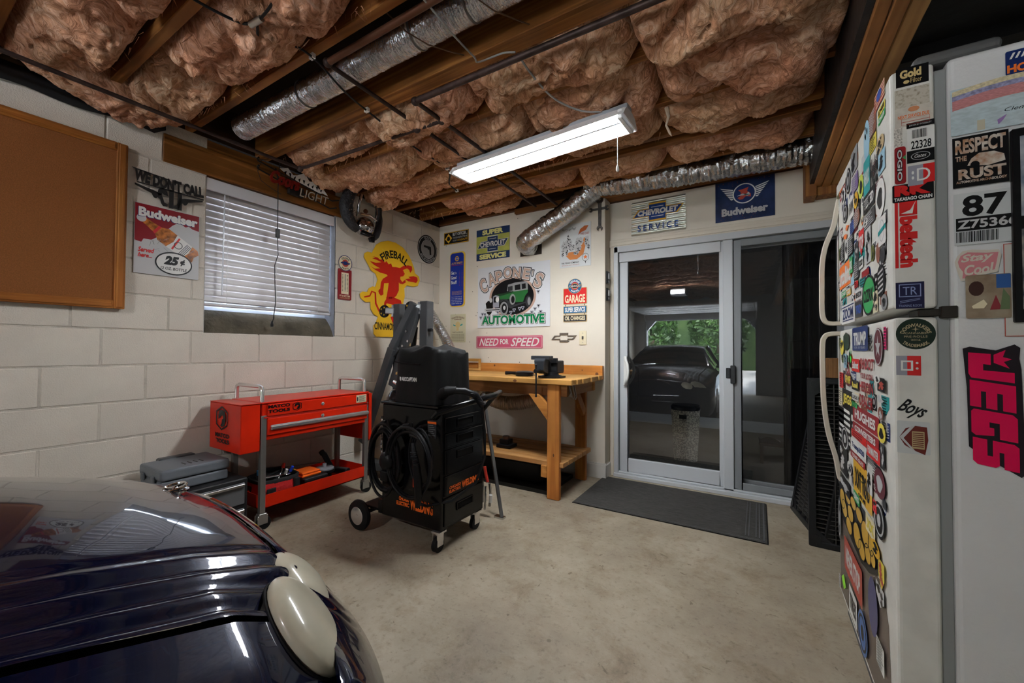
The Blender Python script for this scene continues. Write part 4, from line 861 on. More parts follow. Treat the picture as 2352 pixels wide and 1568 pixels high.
# large car sign
t = board('metal_sign', 'large white automotive sign with a green vintage sedan in an oval', 'sign', (.958, FY, 1.65), 0, rect(-.419, .419, -.313, .313), mat('sign_white', (.66, .67, .70), .25), th=.006)
cop = mat('copper_print', (.48, .32, .25), .35); V = -.0065
q = B(); ring(q, .0, -.01, .272, .245, V, 56, .202, .178); q.build('oval_ring', cop, t); flat('oval_field', circ(0, -.01, .247, .180, 56), V-.0002, pal('black'), t)
grn = mat('print_sedan_green', (.02, .12, .03), .3)
K = lambda pts: [((x-800)/1450*.838, (740-y)/1300*.626*1.07) for x, y in pts]
flat('sedan_body_print', K([(540, 720), (830, 660), (1110, 640), (1115, 690), (1060, 760), (1020, 870), (880, 870), (760, 800), (560, 800)]), V-.001, grn, t)
flat('sedan_roof_print', K([(720, 520), (860, 490), (1080, 480), (1110, 520), (1115, 645), (840, 660), (700, 640)]), V-.0012, pal('grey'), t)
flat('sedan_window_print', K([(855, 540), (965, 530), (970, 630), (860, 640)]), V-.0016, pal('black'), t); flat('sedan_window_print', K([(995, 528), (1070, 520), (1078, 620), (1000, 625)]), V-.0016, pal('black'), t); flat('sedan_window_print', K([(720, 560), (815, 550), (815, 640), (720, 645)]), V-.0016, pal('darkgrey'), t)
flat('hood_print', K([(420, 710), (520, 690), (830, 650), (830, 672), (545, 735), (540, 800), (415, 800)]), V-.0018, mat('print_dark_green', (.012, .04, .015), .3), t)
flat('fender_print', K([(540, 830), (600, 790), (700, 800), (760, 860), (800, 920), (1080, 870), (1100, 885), (860, 950), (790, 985), (730, 960), (700, 850), (640, 815), (580, 850)]), V-.002, pal('darkgrey'), t)
flat('fender_print', K([(250, 860), (300, 810), (400, 800), (410, 960), (270, 960)]), V-.0014, pal('black'), t)
flat('grille_print', K([(410, 730), (465, 705), (540, 730), (535, 950), (410, 950)]), V-.0022, pal('medgrey'), t); flat('grille_core', K([(425, 745), (465, 735), (500, 745), (495, 850), (425, 850)]), V-.0026, pal('black'), t)
def kd(n_, x, y, rx, ry, m_, dz): return flat(n_, K([(x+rx*math.cos(a*PI/12), y+ry*math.sin(a*PI/12)) for a in range(24)]), V-dz, m_, t)
kd('wheel_print', 640, 980, 85, 135, pal('grey'), .0026); kd('wheel_core', 645, 975, 55, 95, pal('black'), .003); kd('hub_print', 650, 965, 25, 40, pal('lightgrey'), .0034)
kd('wheel_print', 330, 980, 65, 110, pal('black'), .0012); kd('wheel_print', 1130, 870, 60, 105, pal('darkgrey'), .0024); kd('wheel_core', 1140, 865, 30, 75, pal('grey'), .0028)
kd('spare_wheel_print', 815, 810, 60, 105, pal('grey'), .0028); kd('spare_core', 822, 815, 35, 70, pal('black'), .0032)
kd('headlamp_print', 365, 800, 30, 48, pal('lightgrey'), .003); kd('headlamp_print', 503, 795, 36, 52, pal('white'), .003)
flat('bumper_print', K([(230, 965), (555, 965), (555, 1022), (230, 1022)]), V-.0036, pal('lightgrey'), t); flat('bumper_gap', K([(260, 985), (550, 985), (550, 1003), (260, 1003)]), V-.004, pal('darkgrey'), t)
bh = B(); bh2 = B()
for x, y in ((150, 1140), (185, 1070), (240, 1075), (305, 1135), (785, 1060), (850, 1015), (960, 995), (1020, 980), (1195, 1075), (1255, 1015), (1320, 960), (1360, 1072), (1315, 697), (515, 1045)):
    p_ = K([(x, y)])[0]; bh.poly([(p_[0]+.017*math.cos(a)*(1+.3*math.sin(3*a)), p_[1]+.017*math.sin(a)*(1+.3*math.sin(3*a))) for a in [k*PI/8 for k in range(16)]], V-.0042); bh2.poly(circ(p_[0], p_[1], .007, None, 10), V-.0048)
bh.build('bullet_hole_rim_print', pal('medgrey'), t); bh2.build('bullet_hole_print', pal('black'), t)
for (ch, x, z, w_, h_, r_) in (('C', -.345, .125, .10, .17, .35), ('A', -.245, .185, .11, .15, .3), ('P', -.155, .205, .10, .14, .15), ('O', -.05, .235, .115, .13, 0), ('N', .055, .225, .11, .12, -.1), ("E", .165, .205, .10, .13, -.2), ("'", .235, .205, .03, .07, -.2), ('S', .30, .13, .11, .17, -.4)):
    text(ch, (x-w_/2, x+w_/2, z-h_/2, z+h_/2), V-.001, pal('black'), t, bold=.09, rot=r_); text(ch, (x-w_/2+.008, x+w_/2-.008, z-h_/2+.008, z+h_/2-.008), V-.0015, pal('white'), t, bold=.055, rot=r_); text(ch, (x-w_/2+.013, x+w_/2-.013, z-h_/2+.013, z+h_/2-.013), V-.002, cop, t, bold=.03, rot=r_)
text('AUTOMOTIVE', (-.375, .375, -.29, -.18), V-.001, pal('black'), t, bold=.09); text('AUTOMOTIVE', (-.369, .369, -.285, -.185), V-.0015, pal('white'), t, bold=.07); text('AUTOMOTIVE', (-.363, .363, -.28, -.19), V-.002, mat('print_auto_green', (.0, .16, .05), .3), t, bold=.04)
# speed sign
t = board('metal_sign', 'long pink sign reading need for speed above the workbench', 'sign', (.91, FY, 1.19), 0, rect(-.388, .388, -.062, .062, .006), mat('sign_pink', (.50, .085, .15), .35), th=.004)
q = B(); frame(q, -.38, .38, -.055, .055, .003, -.0046); q.build('border_print', mat('pale_pink', (.72, .6, .6), .4), t)
text('NEED', (-.35, -.11, -.038, .038), -.005, pal('white'), t, shear=.35, bold=.015); text('FOR', (-.09, .01, -.022, .03), -.005, pal('white'), t, bold=.03); text('SPEED', (.035, .355, -.042, .042), -.005, pal('white'), t, shear=.35, bold=.015)
# puppies sign
t = board('metal_sign', 'white poster style sign with puppies tugging an orange hat by the wrenches', 'sign', (1.628, FY, 2.07), 0, rect(-.151, .151, -.198, .198), mat('poster_white', (.64, .66, .66), .35))
text("Hurry up Pop!", (-.13, .01, .135, .165), -.0045, pal('black'), t, shear=.3)
flat('hat_print', [(.03, .09), (.05, .14), (.09, .165), (.13, .165), (.105, .125), (.06, .11)], -.0042, mat('print_hat', (.5, .13, .04), .4), t); text('FIRE CHIEF', (.055, .135, .085, .105), -.0045, pal('redfade'), t)
flat('big_hat_print', [(-.09, -.09), (-.05, -.13), (.02, -.13), (.08, -.09), (.10, -.02), (.11, .05), (.085, .06), (.07, -.0), (.0, -.06), (-.06, -.06)], -.0042, mat('print_orange_hat', (.62, .22, .06), .4), t)
q = B(); q2 = B()
for cx_, cz_, rx_, rz_ in ((-.10, .0, .035, .05), (-.06, .03, .03, .04), (-.03, -.02, .035, .03), (.03, -.02, .03, .05), (.04, .03, .04, .035), (-.12, -.06, .012, .04), (-.08, -.06, .012, .03), (.115, .02, .022, .05), (-.065, .075, .01, .03), (.01, -.075, .025, .015), (.13, -.03, .01, .03)):
    pts = [(cx_+rx_*math.cos(a)*(1+.18*math.sin(5*a+cx_*80)), cz_+rz_*math.sin(a)*(1+.18*math.sin(7*a))) for a in [k*PI/10 for k in range(20)]]; q.poly(pts, -.0048-.00005*len(q.f))
    for k in range(9): q2.poly(circ(cx_+rnd.uniform(-.7, .7)*rx_, cz_+rnd.uniform(-.7, .7)*rz_, .0045, None, 7), -.0058)
q.build('puppy_print', pal('lightgrey'), t); q2.build('puppy_spots', pal('black'), t)
text('THE TEXAS COMPANY', (-.135, .04, -.165, -.15), -.0045, pal('black'), t, bold=.02); text('PETROLEUM AND ITS PRODUCTS', (-.13, .04, -.183, -.175), -.0045, pal('redfade'), t)
q = B(); ring(q, .10, -.12, .032, .029, -.0045, 24, .036, .033); q.poly([(.094, -.155), (.106, -.155), (.10, -.178)], -.0045); q.build('badge_outline', pal('black'), t)
star = lambda cx_, cz_, r: [(cx_+(r if k % 2 == 0 else r*.4)*math.sin(k*PI/5), cz_+(r if k % 2 == 0 else r*.4)*math.cos(k*PI/5)) for k in range(10)]
flat('star_print', star(.10, -.12, .022), -.0045, pal('orange'), t)
# hanging three part garage sign
t = thing('hanging_sign', 'three hanging plates for garage, super service and oil changes under a round parts badge', 'sign', (1.628, FY, 1.38), world=False)
gold = mat('gilt_edge', (.55, .4, .18), .4)
for nm, z0, z1, c_, s_, tc_ in (('plate', .15, .30, pal('red'), 'GARAGE', pal('cream')), ('plate', .065, .135, mat('plate_blue', (.02, .12, .25), .35), 'SUPER SERVICE', pal('white')), ('plate', -.01, .055, pal('darkgrey'), 'OIL CHANGES', pal('cream'))):
    o = flat(nm, rect(-.115, .115, z0, z1, .006), -.004, gold, t, th=.004); flat('plate_face', rect(-.110, .110, z0+.005, z1-.005, .005), -.0045, c_, o)
    zt = z1-.012 if s_ != 'GARAGE' else z1-.062
    text(s_, (-.098, .098, z0+.014, zt), -.005, tc_, o, bold=.035)
for z in (.135, .055): B().box(-.095, -.09, -.003, 0, z-.003, z+.018).box(.09, .095, -.003, 0, z-.003, z+.018).build('link', pal('black'), t)
o = flat('badge', circ(0, .315, .068), -.008, mat('plate_blue', (.02, .12, .25), .35), t, th=.004); q = B(); ring(q, 0, .315, .068, .065, -.0085); q.build('badge_rim', gold, o); flat('badge_centre', circ(0, .315, .036), -.0085, pal('red'), o)
flat('bow_tie_outline', bowtie(0, .315, .13, .05), -.009, gold, o); flat('bow_tie_emblem', bowtie(0, .315, .12, .042), -.0094, pal('darkgrey'), o); text('CHEVROLET', (-.05, .05, .308, .322), -.0098, pal('white'), o, bold=.02)
text('GENUINE', (-.052, .052, .353, .372), -.009, pal('white'), o, bold=.03, arc=.053); text('PARTS', (-.038, .038, .257, .274), -.009, pal('white'), o, bold=.03, arc=-.06)
# bow tie outline emblem + outlet + latches + wrenches
bo = bowtie(0, 0, .25, .085); bi = bowtie(0, 0, .215, .048); q = B(); k0 = len(q.v)
q.v += [(x, -.008, z) for x, z in bo]+[(x, -.008, z) for x, z in bi]+[(x, 0, z) for x, z in bo]+[(x, 0, z) for x, z in bi]
for i in range(12):
    j = (i+1) % 12; q.f += [(i, j, 12+j, 12+i), (24+i, 24+j, j, i), (12+i, 12+j, 36+j, 36+i)]
o = q.build('wall_emblem', mat('brushed_bronze', (.26, .22, .18), .35, metal=.8)); o.location = (1.52, FY, 1.228); tag(o, 'hollow metal bow tie emblem on the wall left of the light switch', 'emblem')
t = thing('light_switch', 'cream wall plate with a toggle right of the metal bow tie emblem', 'switch', (1.705, FY, 1.16), world=False)
B().poly(rect(-.035, .035, .0, .128, .006), -.006, 0).build('cover_plate', mat('ivory', (.72, .64, .45), .35), t, bevel=.002); B().box(-.006, .006, -.016, -.006, .052, .078).build('toggle', pal('darkgrey'), t); q = B(); [q.ell((0, -.007, z), .004, .002, .004, 8, 5) for z in (.022, .106)]; q.build('screw', pal('grey'), t)
stl = mat('old_steel', (.11, .105, .10), .42, metal=.8, var=.2, vs=30)
def wrench(nm, lab, loc, rot, L2, w_, loc_y):
    t = thing(nm, lab, 'wrench', loc, world=False)
    R_m = Matrix.Rotation(rot, 4, 'Y')
    def TR(pts): return [((R_m @ Vector((x, 0, z))).x, (R_m @ Vector((x, 0, z))).z) for x, z in pts]
    B().poly(TR([(-w_*.35, -L2), (w_*.35, -L2), (w_*.45, L2), (-w_*.45, L2)]), -.010, 0).build('handle', stl, t, bevel=.002)
    for s_, k in ((1, 1.0), (-1, .85)):
        j = [(-.9, 0), (-1.25, .5), (-1.15, 1.25), (-.55, 1.75), (-.5, 1.0), (-.2, .7), (.25, .7), (.5, 1.0), (.65, 1.9), (1.2, 1.3), (1.25, .5), (.8, 0), (.45, -.25), (-.45, -.25)]
        B().poly(TR([(x*w_*.75*k, s_*(L2+z*w_*.75*k)) for x, z in j]), -.013, .0).build('jaw', stl, t, bevel=.002)
wrench('open_end_wrench', 'large open end wrench hung upright on the wall edge', (1.862, FY-.002, 2.31), 0, .105, .034, 0)
wrench('open_end_wrench', 'smaller open end wrench crossed horizontally behind the large one', (1.852, FY+.001, 2.362), PI/2, .06, .024, 0)
for z, lab in ((1.70, 'upper small black latch on the edge beside the door casing'), (1.55, 'lower small black latch on the edge beside the door casing')):
    t = thing('wall_latch', lab, 'latch', (1.91, 3.50, z)); B().box(1.905, 1.925, 3.46, 3.52, z, z+.11).build('holder', pal('black'), t, bevel=.005); B().box(1.925, 1.934, 3.47, 3.51, z+.04, z+.09).cyl((1.925, 3.49, z+.02), (1.93, 3.49, z+.02), .01, 10).build('window', pal('grey'), t)
# signs over the sliding door
cor = mat('corrugated_tin', (.55, .57, .52), .3, metal=.8, var=.12, vs=8)
b = B(); P = []
for i in range(73):
    z = -.147+.294*i/72; yv = -.012+.006*math.cos(i/72*2*PI*9); P.append([(-.222, yv, z), (.222, yv, z)])
b.grid(P); o = b.build('metal_sign', cor, None, smooth=80); o.location = (2.325, 3.579, 2.262); t = tag(o, 'corrugated silver service sign over the left half of the sliding door', 'sign')
flat('bow_tie_outline', bowtie(0, .035, .42, .155), -.0225, pal('amber'), t); flat('bow_tie_emblem', bowtie(0, .035, .395, .13), -.0235, mat('print_chev_blue', (.012, .05, .22), .35), t); text('CHEVROLET', (-.165, .165, .012, .060), -.0245, pal('white'), t, bold=.06, shear=.1); flat('rule_print', rect(-.05, .05, .074, .079), -.0245, pal('white'), t); flat('rule_print', rect(-.05, .05, -.008, -.003), -.0245, pal('white'), t)
text('SERVICE', (-.165, .165, -.118, -.065), -.022, mat('print_chev_blue', (.012, .05, .22), .35), t, bold=.02, space=1.5)
t = board('metal_sign', 'dark blue beer sign with white wings over the right half of the sliding door', 'sign', (2.965, 3.579, 2.284), 0, rect(-.199, .199, -.156, .156), mat('blue_tin', (.012, .025, .085), .35, var=.3, vs=10), th=.005)
q = B(); ring(q, 0, .045, .078, .070, -.0056); q.build('circle_print', pal('white'), t)
flat('circle_field', circ(0, .045, .069), -.0055, pal('navy'), t)
q = None
for s_ in (-1, 1):
    q = B()
    for k in range(6): a_ = .165-.013*k; q.poly([(s_*.075, .085-.014*k), (s_*a_, .112-.019*k), (s_*(a_-.012), .100-.019*k), (s_*.075, .077-.014*k)], -.0056)
    q.build('wing_print', pal('white'), t)
flat('eagle_print', [(-.045, .015), (-.02, .03), (-.025, .06), (-.04, .075), (.0, .08), (.03, .09), (.02, .06), (.045, .035), (.045, .012), (.01, .02), (-.01, .0), (-.03, .0)], -.006, pal('redfade'), t); flat('letter_print', [(-.05, .03), (-.01, .045), (.02, .02), (.04, .03), (.03, .05), (.0, .03)], -.0064, pal('lightgrey'), t)
text('Budweiser', (-.155, .155, -.115, -.055), -.0058, pal('lightgrey'), t, bold=.05)
q = B()
for k in range(36): q.poly(circ(rnd.uniform(-.19, .19), rnd.choice([rnd.uniform(-.15, -.12), rnd.uniform(.13, .15), rnd.uniform(-.15, .15)]), rnd.uniform(.0015, .0035), None, 6), -.0057)
q.build('rust_spot', mat('rust', (.2, .06, .03), .8), t)
# ================================================================ RED TOOL CART
redp = mat('cart_red', (.55, .016, .003), .34, coat=.1, var=.08, vs=6); redd = mat('cart_red_shade', (.42, .02, .012), .35, coat=.3)
chr_ = mat('chrome', (.78, .77, .76), .24, metal=.85, bump=.03, bs=12); legm = mat('worn_chrome_leg', (.36, .35, .33), .33, metal=.8)
rub = mat('black_rubber', (.006, .006, .0065), .6); blk_g = mat('gloss_black', (.004, .004, .0045), .22, coat=.1)
t = thing('tool_cart', 'red steel tool cart with drawers, side boxes and chrome push handles against the block wall', 'tool cart', (.26, 1.73, 0))
X0, X1, Y0, Y1 = .07, .44, 1.335, 2.125
B().box(X0, X1, Y0, Y1, .545, .772).build('cabinet', redp, t, bevel=.004)
B().box(X0-.005, X1+.008, Y0-.005, Y1+.005, .772, .782).build('lid', redp, t, bevel=.004)
B().box(X0, X1+.014, Y0+.03, Y1-.015, .694, .768).build('drawer', redp, t, bevel=.004)
dr = B().box(X0, X1+.012, Y0+.03, Y1-.015, .575, .680).build('drawer', redp, t, bevel=.004)
B().box(X1+.012, X1+.03, Y0+.045, Y1-.01, .612, .632).box(X1+.012, X1+.018, Y0+.045, Y1-.01, .606, .638).build('drawer_pull', chr_, dr, bevel=.004)
B().box(X1, X1+.006, Y0+.01, Y1, .682, .692).build('groove', redd, t)
for z in (.733, .652): B().lathe([(.010, 0), (.012, .006), (.006, .009)], (X1+.013, 1.73, z), 'x', 16).build('lock', chr_, t, smooth=True)
lx, ly = (X0+.015, X1-.013), (Y0+.012, Y1-.012)
for x in lx:
    for y in ly:
        B().box(x-.016, x+.016, y-.016, y+.016, .10, .70).build('leg', legm, t, bevel=.003)
        cs = B().box(x-.022, x+.022, y-.022, y+.022, .085, .10).box(x-.020, x-.015, y-.03, y+.03, .035, .09).box(x+.015, x+.020, y-.03, y+.03, .035, .09).build('caster', legm, t, bevel=.002)
        B().cyl((x-.013, y+.012, .04), (x+.013, y+.012, .04), .04, 20).build('wheel', rub, cs, smooth=True)
tb = B().box(X0, X1, Y0, Y1, .125, .131)
tb.box(X1-.003, X1, Y0, Y1, .125, .208).box(X0, X0+.003, Y0, Y1, .125, .208).box(X0, X1, Y0, Y0+.003, .125, .208).box(X0, X1, Y1-.003, Y1, .125, .208)
tb.build('tray', redp, t)
for y in ly:
    B().tube([(X0+.03, y, .76), (X0+.03, y, .845), (X0+.036, y, .868), (X0+.06, y, .877), (X1-.055, y, .877), (X1-.032, y, .868), (X1-.026, y, .845), (X1-.026, y, .76)], .0125, 12).build('push_handle', chr_, t, smooth=True)
sb = B().box(.05, .44, 1.215, 1.325, .485, .775).build('side_box', redp, t, bevel=.004)
B().box(.05, .445, 1.212, 1.325, .775, .780).build('box_lid', redp, sb, bevel=.002)
sb2 = B().box(.06, .44, 2.137, 2.165, .40, .768).build('side_box', redp, t, bevel=.004)
def put_text(par, s, box, dx, plane, m_, **k):
    """lettering on a face: plane 'x' faces +X at x=dx, u = Y ; plane 'y' faces -Y at y=dx, u = X"""
    o = text(s, box, 0, m_, None, **k); me = o.data
    off = WR.get(root_of(par).name, (0, 0, 0))
    for v in me.vertices:
        x, y, z = v.co
        v.co = (dx-y-off[0], x-off[1], z-off[2]) if plane == 'x' else (x-off[0], dx+y-off[1], z-off[2])
    o.parent = par; return o
def put(par, nm, fn, dx, plane, m_):
    b = B(); fn(b); off = WR.get(root_of(par).name, (0, 0, 0))
    b.v = [((dx-y), x, z) if plane == 'x' else (x, dx+y, z) for x, y, z in b.v]; return b.build(nm, m_, par)
def hexlogo(cx, cz, w_, h_):
    hx = [(0, .5), (.5, .28), (.5, -.28), (0, -.5), (-.5, -.28), (-.5, .28)]
    def f(b):
        n = 6; k = len(b.v)
        for s_ in (1, .86): b.v += [(cx+x*w_*s_, 0, cz+z*h_*s_) for x, z in hx]
        for i in range(6): j = (i+1) % 6; b.f.append((k+j, k+i, k+6+i, k+6+j))
        b.poly([(cx+x*w_, cz+z*h_) for x, z in [(-.3, .12), (-.22, .3), (0, .36), (.25, .3), (.34, .1), (.34, -.1), (.22, -.3), (0, -.36), (-.12, -.3), (0, -.2), (.02, -.05), (.14, .0), (.1, .12), (-.05, .1), (-.14, .02), (-.3, -.05)]], 0)
    return f
bk = pal('black')
put_text(dr, 'MATCO', (1.362, 1.50, .742, .763), X1+.016, 'x', bk, bold=.05); put_text(dr, 'TOOLS', (1.362, 1.50, .712, .734), X1+.016, 'x', bk, bold=.05)
put(dr, 'hexagon_print', hexlogo(1.548, .737, .06, .058), X1+.016, 'x', bk)
put_text(sb, 'MATCO', (.135, .31, .565, .592), 1.211, 'y', bk, bold=.05); put_text(sb, 'TOOLS', (.145, .31, .530, .557), 1.211, 'y', bk, bold=.05)
put(sb, 'hexagon_print', hexlogo(.215, .683, .145, .15), 1.211, 'y', bk)
put(t, 'warning_sticker', lambda b: b.poly(rect(2.005, 2.095, .708, .764), 0), X1+.017, 'x', pal('cream'))
def wl_(b):
    for k in range(7): b.poly(rect(2.03, 2.088-.01*(k % 2), .714+.0065*k, .717+.0065*k), 0)
    b.poly(rect(2.01, 2.022, .718, .75), 0)
put(t, 'sticker_print', wl_, X1+.0176, 'x', pal('darkgrey'))
# things on the cart tray
bagr = mat('red_canvas', (.42, .014, .014), .8, bump=.5, bs=30); bagk = mat('black_canvas', (.014, .014, .015), .75, bump=.3, bs=40)
t = thing('tool_bag', 'open red and black canvas tool bag full of hand tools on the cart tray', 'bag', (.26, 1.50, .133))
P = []
for i in range(9):
    v = i/8; z = .133+.115*v; r = []
    for j in range(33):
        a = 2*PI*j/32; sq = 1/(abs(math.cos(a))**4+abs(math.sin(a))**4)**.25
        w_ = 1+.05*math.sin(v*PI)+.03*noise.noise((math.cos(a)*3, math.sin(a)*3, v*4)); r.append((.25+.125*sq*math.cos(a)*w_, 1.51+.135*sq*math.sin(a)*w_, z))
    P.append(r)
B().grid(P).build('bag_body', bagr, t, smooth=70)
P2 = [[(.25+(x-.25)*k, 1.51+(y-1.51)*k, z_) for x, y, _ in P[-1]] for k, z_ in ((1.0, .24), (1.02, .262), (.97, .268), (.90, .262), (.88, .15), (.1, .145))]
B().grid(P2).build('bag_rim', bagk, t, smooth=60)
for a_ in ((.378, .386, 1.40, 1.46, .145, .22), (.20, .26, 1.368, 1.378, .15, .225), (.36, .40, 1.575, 1.61, .17, .25)): B().box(*a_).build('pocket', bagk, t, bevel=.004)
B().tube([(.24, 1.40, .27), (.20, 1.50, .25), (.2, 1.6, .27)], .008, 6).build('strap', bagk, t, smooth=True)
steel = mat('bright_steel', (.55, .55, .56), .22, metal=1.)
for i, (x, y, dx, dy, c_, nm, lb) in enumerate(((.22, 1.44, .02, -.02, (.05, .2, .4), 'screwdriver', 'screwdriver with a blue tip leaning at the left rim of the red tool bag'), (.28, 1.55, .05, .03, (.02, .06, .55), 'screwdriver', 'shiny screwdriver with a blue band standing in the red tool bag'), (.24, 1.54, -.02, .05, (.35, .02, .01), 'screwdriver', 'screwdriver with a dark red handle in the red tool bag'), (.32, 1.52, .04, .01, (.6, .6, .6), 'socket_driver', 'chrome socket driver standing in the red tool bag'))):
    q = thing(nm, lb, 'tool', (x, y, .20)); B().cyl((x, y, .19), (x+dx, y+dy, .285), .006, 8).build('shaft', steel, q, smooth=True)
    B().cyl((x+dx, y+dy, .285), (x+dx*1.3, y+dy*1.3, .315), .011, 10, .009).build('grip', mat('grip_%d' % i, c_, .25), q, smooth=True)
t = thing('pliers', 'grey jawed pliers lying across the top of the red tool bag', 'tool', (.30, 1.47, .262)); B().bar((.30, 1.40, .272), (.33, 1.52, .272), .018, .008).bar((.27, 1.42, .275), (.34, 1.53, .272), .014, .008).build('handles', steel, t, bevel=.002); B().ell((.34, 1.55, .272), .014, .028, .007, 10, 8).build('jaw', steel, t, smooth=True)
t = thing('flat_black_box', 'low black case under the orange case on the cart tray', 'box', (.26, 1.74, .133)); B().box(.17, .38, 1.655, 1.83, .133, .215).build('case_body', mat('matte_black', (.016, .017, .018), .55), t, bevel=.005); B().box(.168, .382, 1.653, 1.832, .196, .2).build('lid_seam', bk, t)
t = thing('orange_case', 'bright orange plastic case lying on the low black case', 'case', (.29, 1.73, .216)); om = mat('orange_plastic', (.85, .13, .015), .3); B().box(.21, .35, 1.655, 1.80, .2165, .234).build('case_base', om, t, bevel=.008, seg=2); B().box(.214, .346, 1.66, 1.795, .2345, .250).build('case_lid', om, t, bevel=.008, seg=2)
tag(B().box(.16, .205, 1.64, 1.70, .2155, .25).build('yellow_block', mat('yellow_plastic', (.65, .38, .03), .4), None, bevel=.01, seg=2), 'small yellow plastic block left of the orange case', 'tool')
t = thing('hand_saw', 'long black handled bar lying behind the orange case over the tray', 'tool', (.16, 1.7, .255)); B().bar((.15, 1.50, .285), (.17, 1.62, .275), .022, .02).build('handle', bk, t, bevel=.004); B().bar((.17, 1.62, .275), (.24, 1.86, .262), .018, .004).build('blade', mat('dark_blade', (.06, .035, .03), .4, metal=.7), t)
t = thing('plastic_disc', 'round clear plastic disc standing against the low black case', 'lid', (.27, 1.86, .135)); gp = mat('clear_grey_plastic', (.20, .21, .23), .15, coat=.5); B().lathe([(.001, .0), (.062, .0), (.066, .006), (.066, .03), (.06, .034), (.001, .036)], (.285, 1.865, .20), 'z', 28).build('disc', gp, t, smooth=True); B().lathe([(.067, .002), (.070, .006), (.070, .02), (.067, .022)], (.285, 1.865, .199), 'z', 28).build('rim', rub, t, smooth=True); B().cyl((.285, 1.865, .236), (.285, 1.865, .262), .014, 12).build('knob', gp, t, smooth=True)
B().lathe([(.05, 0), (.05, .062)], (.285, 1.865, .133), 'z', 16).build('base', rub, t)
t = thing('heat_gun', 'black power tool resting upright at the back of the cart tray', 'tool', (.2, 1.98, .133)); B().bar((.20, 2.0, .15), (.17, 1.93, .31), .045, .04).bar((.2, 2.0, .17), (.34, 2.03, .17), .05, .045).build('body', bk, t, bevel=.01, seg=2); B().cyl((.17, 1.93, .30), (.165, 1.915, .325), .02, 12).build('nozzle', rub, t)
t = thing('bar_clamp', 'black plastic gun shaped tool lying at the right end of the cart tray', 'tool', (.36, 2.0, .133)); B().bar((.37, 1.93, .16), (.37, 2.08, .155), .035, .03).bar((.37, 2.0, .16), (.30, 2.04, .15), .03, .03).build('body', mat('charcoal_plastic', (.03, .032, .034), .4), t, bevel=.008, seg=2); B().bar((.36, 1.90, .17), (.36, 1.97, .168), .012, .01).build('rod', steel, t)
tag(B().poly([(0, 0), (.10, 0), (.10, .012), (0, .012)], 0, .001).box(.33, .42, 1.87, 1.95, .1315, .134).build('work_gloves', mat('pale_paper', (.60, .52, .32), .7), None), 'folded pale yellow paper at the front of the cart tray', 'paper')
# spray bottle silhouette behind cart
# ---- grey tool case on the black drawer chest, left of the cart
t = thing('drawer_chest', 'low black tool chest with silver drawer pulls on the floor left of the cart', 'chest', (.30, 1.07, 0))
B().box(.05, .42, .93, 1.27, 0, .34).build('chest_body', mat('chest_black', (.012, .012, .013), .45), t, bevel=.006)
for z in (.04, .19): 
    q = B().box(.42, .428, .945, 1.25, z, z+.125).build('drawer', mat('drawer_silver', (.10, .10, .105), .45, metal=.2), t, bevel=.003); B().box(.428, .445, .95, 1.245, z+.105, z+.122).build('drawer_pull', steel, q, bevel=.003)
t = thing('tool_case', 'grey plastic tool case with a dark top recess lying on the black chest', 'case', (.28, 1.0, .342))
gc = mat('case_grey', (.12, .133, .150), .42); 
B().box(.06, .35, .875, 1.195, .342, .40).build('case_base', gc, t, bevel=.012, seg=3); B().box(.055, .355, .87, 1.20, .403, .462).build('case_lid', gc, t, bevel=.014, seg=3)
B().box(.03, .09, .95, 1.13, .38, .47).build('carry_handle', mat('dark_grey_plastic', (.05, .055, .06), .4), t, bevel=.01, seg=2)
for y in (.83, .83+.0): pass
for x in (.13, .27): B().box(x-.02, x+.02, .860, .872, .385, .425).build('latch', gc, t, bevel=.004)
q = B()
for k in range(4): q.box(.24, .29, 1.0+.028*k, 1.006+.028*k, .462, .4635)
q.build('molded_slot', bk, t)
# ================================================================ WELDING CART
wk = mat('welder_black', (.0025, .0025, .003), .2, coat=.12, var=.1, vs=3); wk2 = mat('satin_black', (.005, .005, .0055), .4)
t = thing('welding_cart', 'black steel welding cart with drawers and orange welding lettering on casters', 'cart', (1.33, 1.92, 0))
cx0, cx1, cy0, cy1, cz0, cz1 = 1.095, 1.565, 1.70, 2.10, .115, .785
B().box(cx0, cx1, cy0, cy1, cz0, cz1).build('cabinet', wk, t, bevel=.006)
B().box(cx0-.01, cx1-.02, cy0-.006, cy1+.005, .785, .80).build('top_shelf', wk, t, bevel=.003)
for z0, z1 in ((.655, .735), (.565, .645), (.42, .555), (.30, .41), (.135, .29)):
    q = B().box(cx1, cx1+.008, cy0+.025, cy1-.02, z0, z1).build('drawer', wk, t, bevel=.003)
    if z0 != .30:
        zc = z1-.04 if z0 != .135 else .22; yc = (cy0+cy1)/2
        frame_ = B(); 
        for a in ((yc-.075, yc+.075, zc-.024, zc-.018), (yc-.075, yc+.075, zc+.018, zc+.024), (yc-.075, yc-.069, zc-.018, zc+.018), (yc+.069, yc+.075, zc-.018, zc+.018)): frame_.box(cx1+.008, cx1+.014, a[0], a[1], a[2], a[3])
        frame_.build('drawer_pull', blk_g, q, bevel=.002); B().box(cx1+.0082, cx1+.009, yc-.069, yc+.069, zc-.018, zc+.018).build('pull_recess', mat('deep_black', (.002, .002, .002), .9), q)
for x, y in ((cx1-.03, cy0+.02), (cx1-.03, cy1-.04)):
    c_ = B().box(x-.03, x+.03, y-.03, y+.03, .105, .115).box(x-.018, x-.014, y-.03, y+.02, .035, .105).box(x+.014, x+.018, y-.03, y+.02, .035, .105).build('caster', chr_, t); B().cyl((x-.012, y-.008, .04), (x+.012, y-.008, .04), .04, 24).build('wheel', rub, c_, smooth=True)
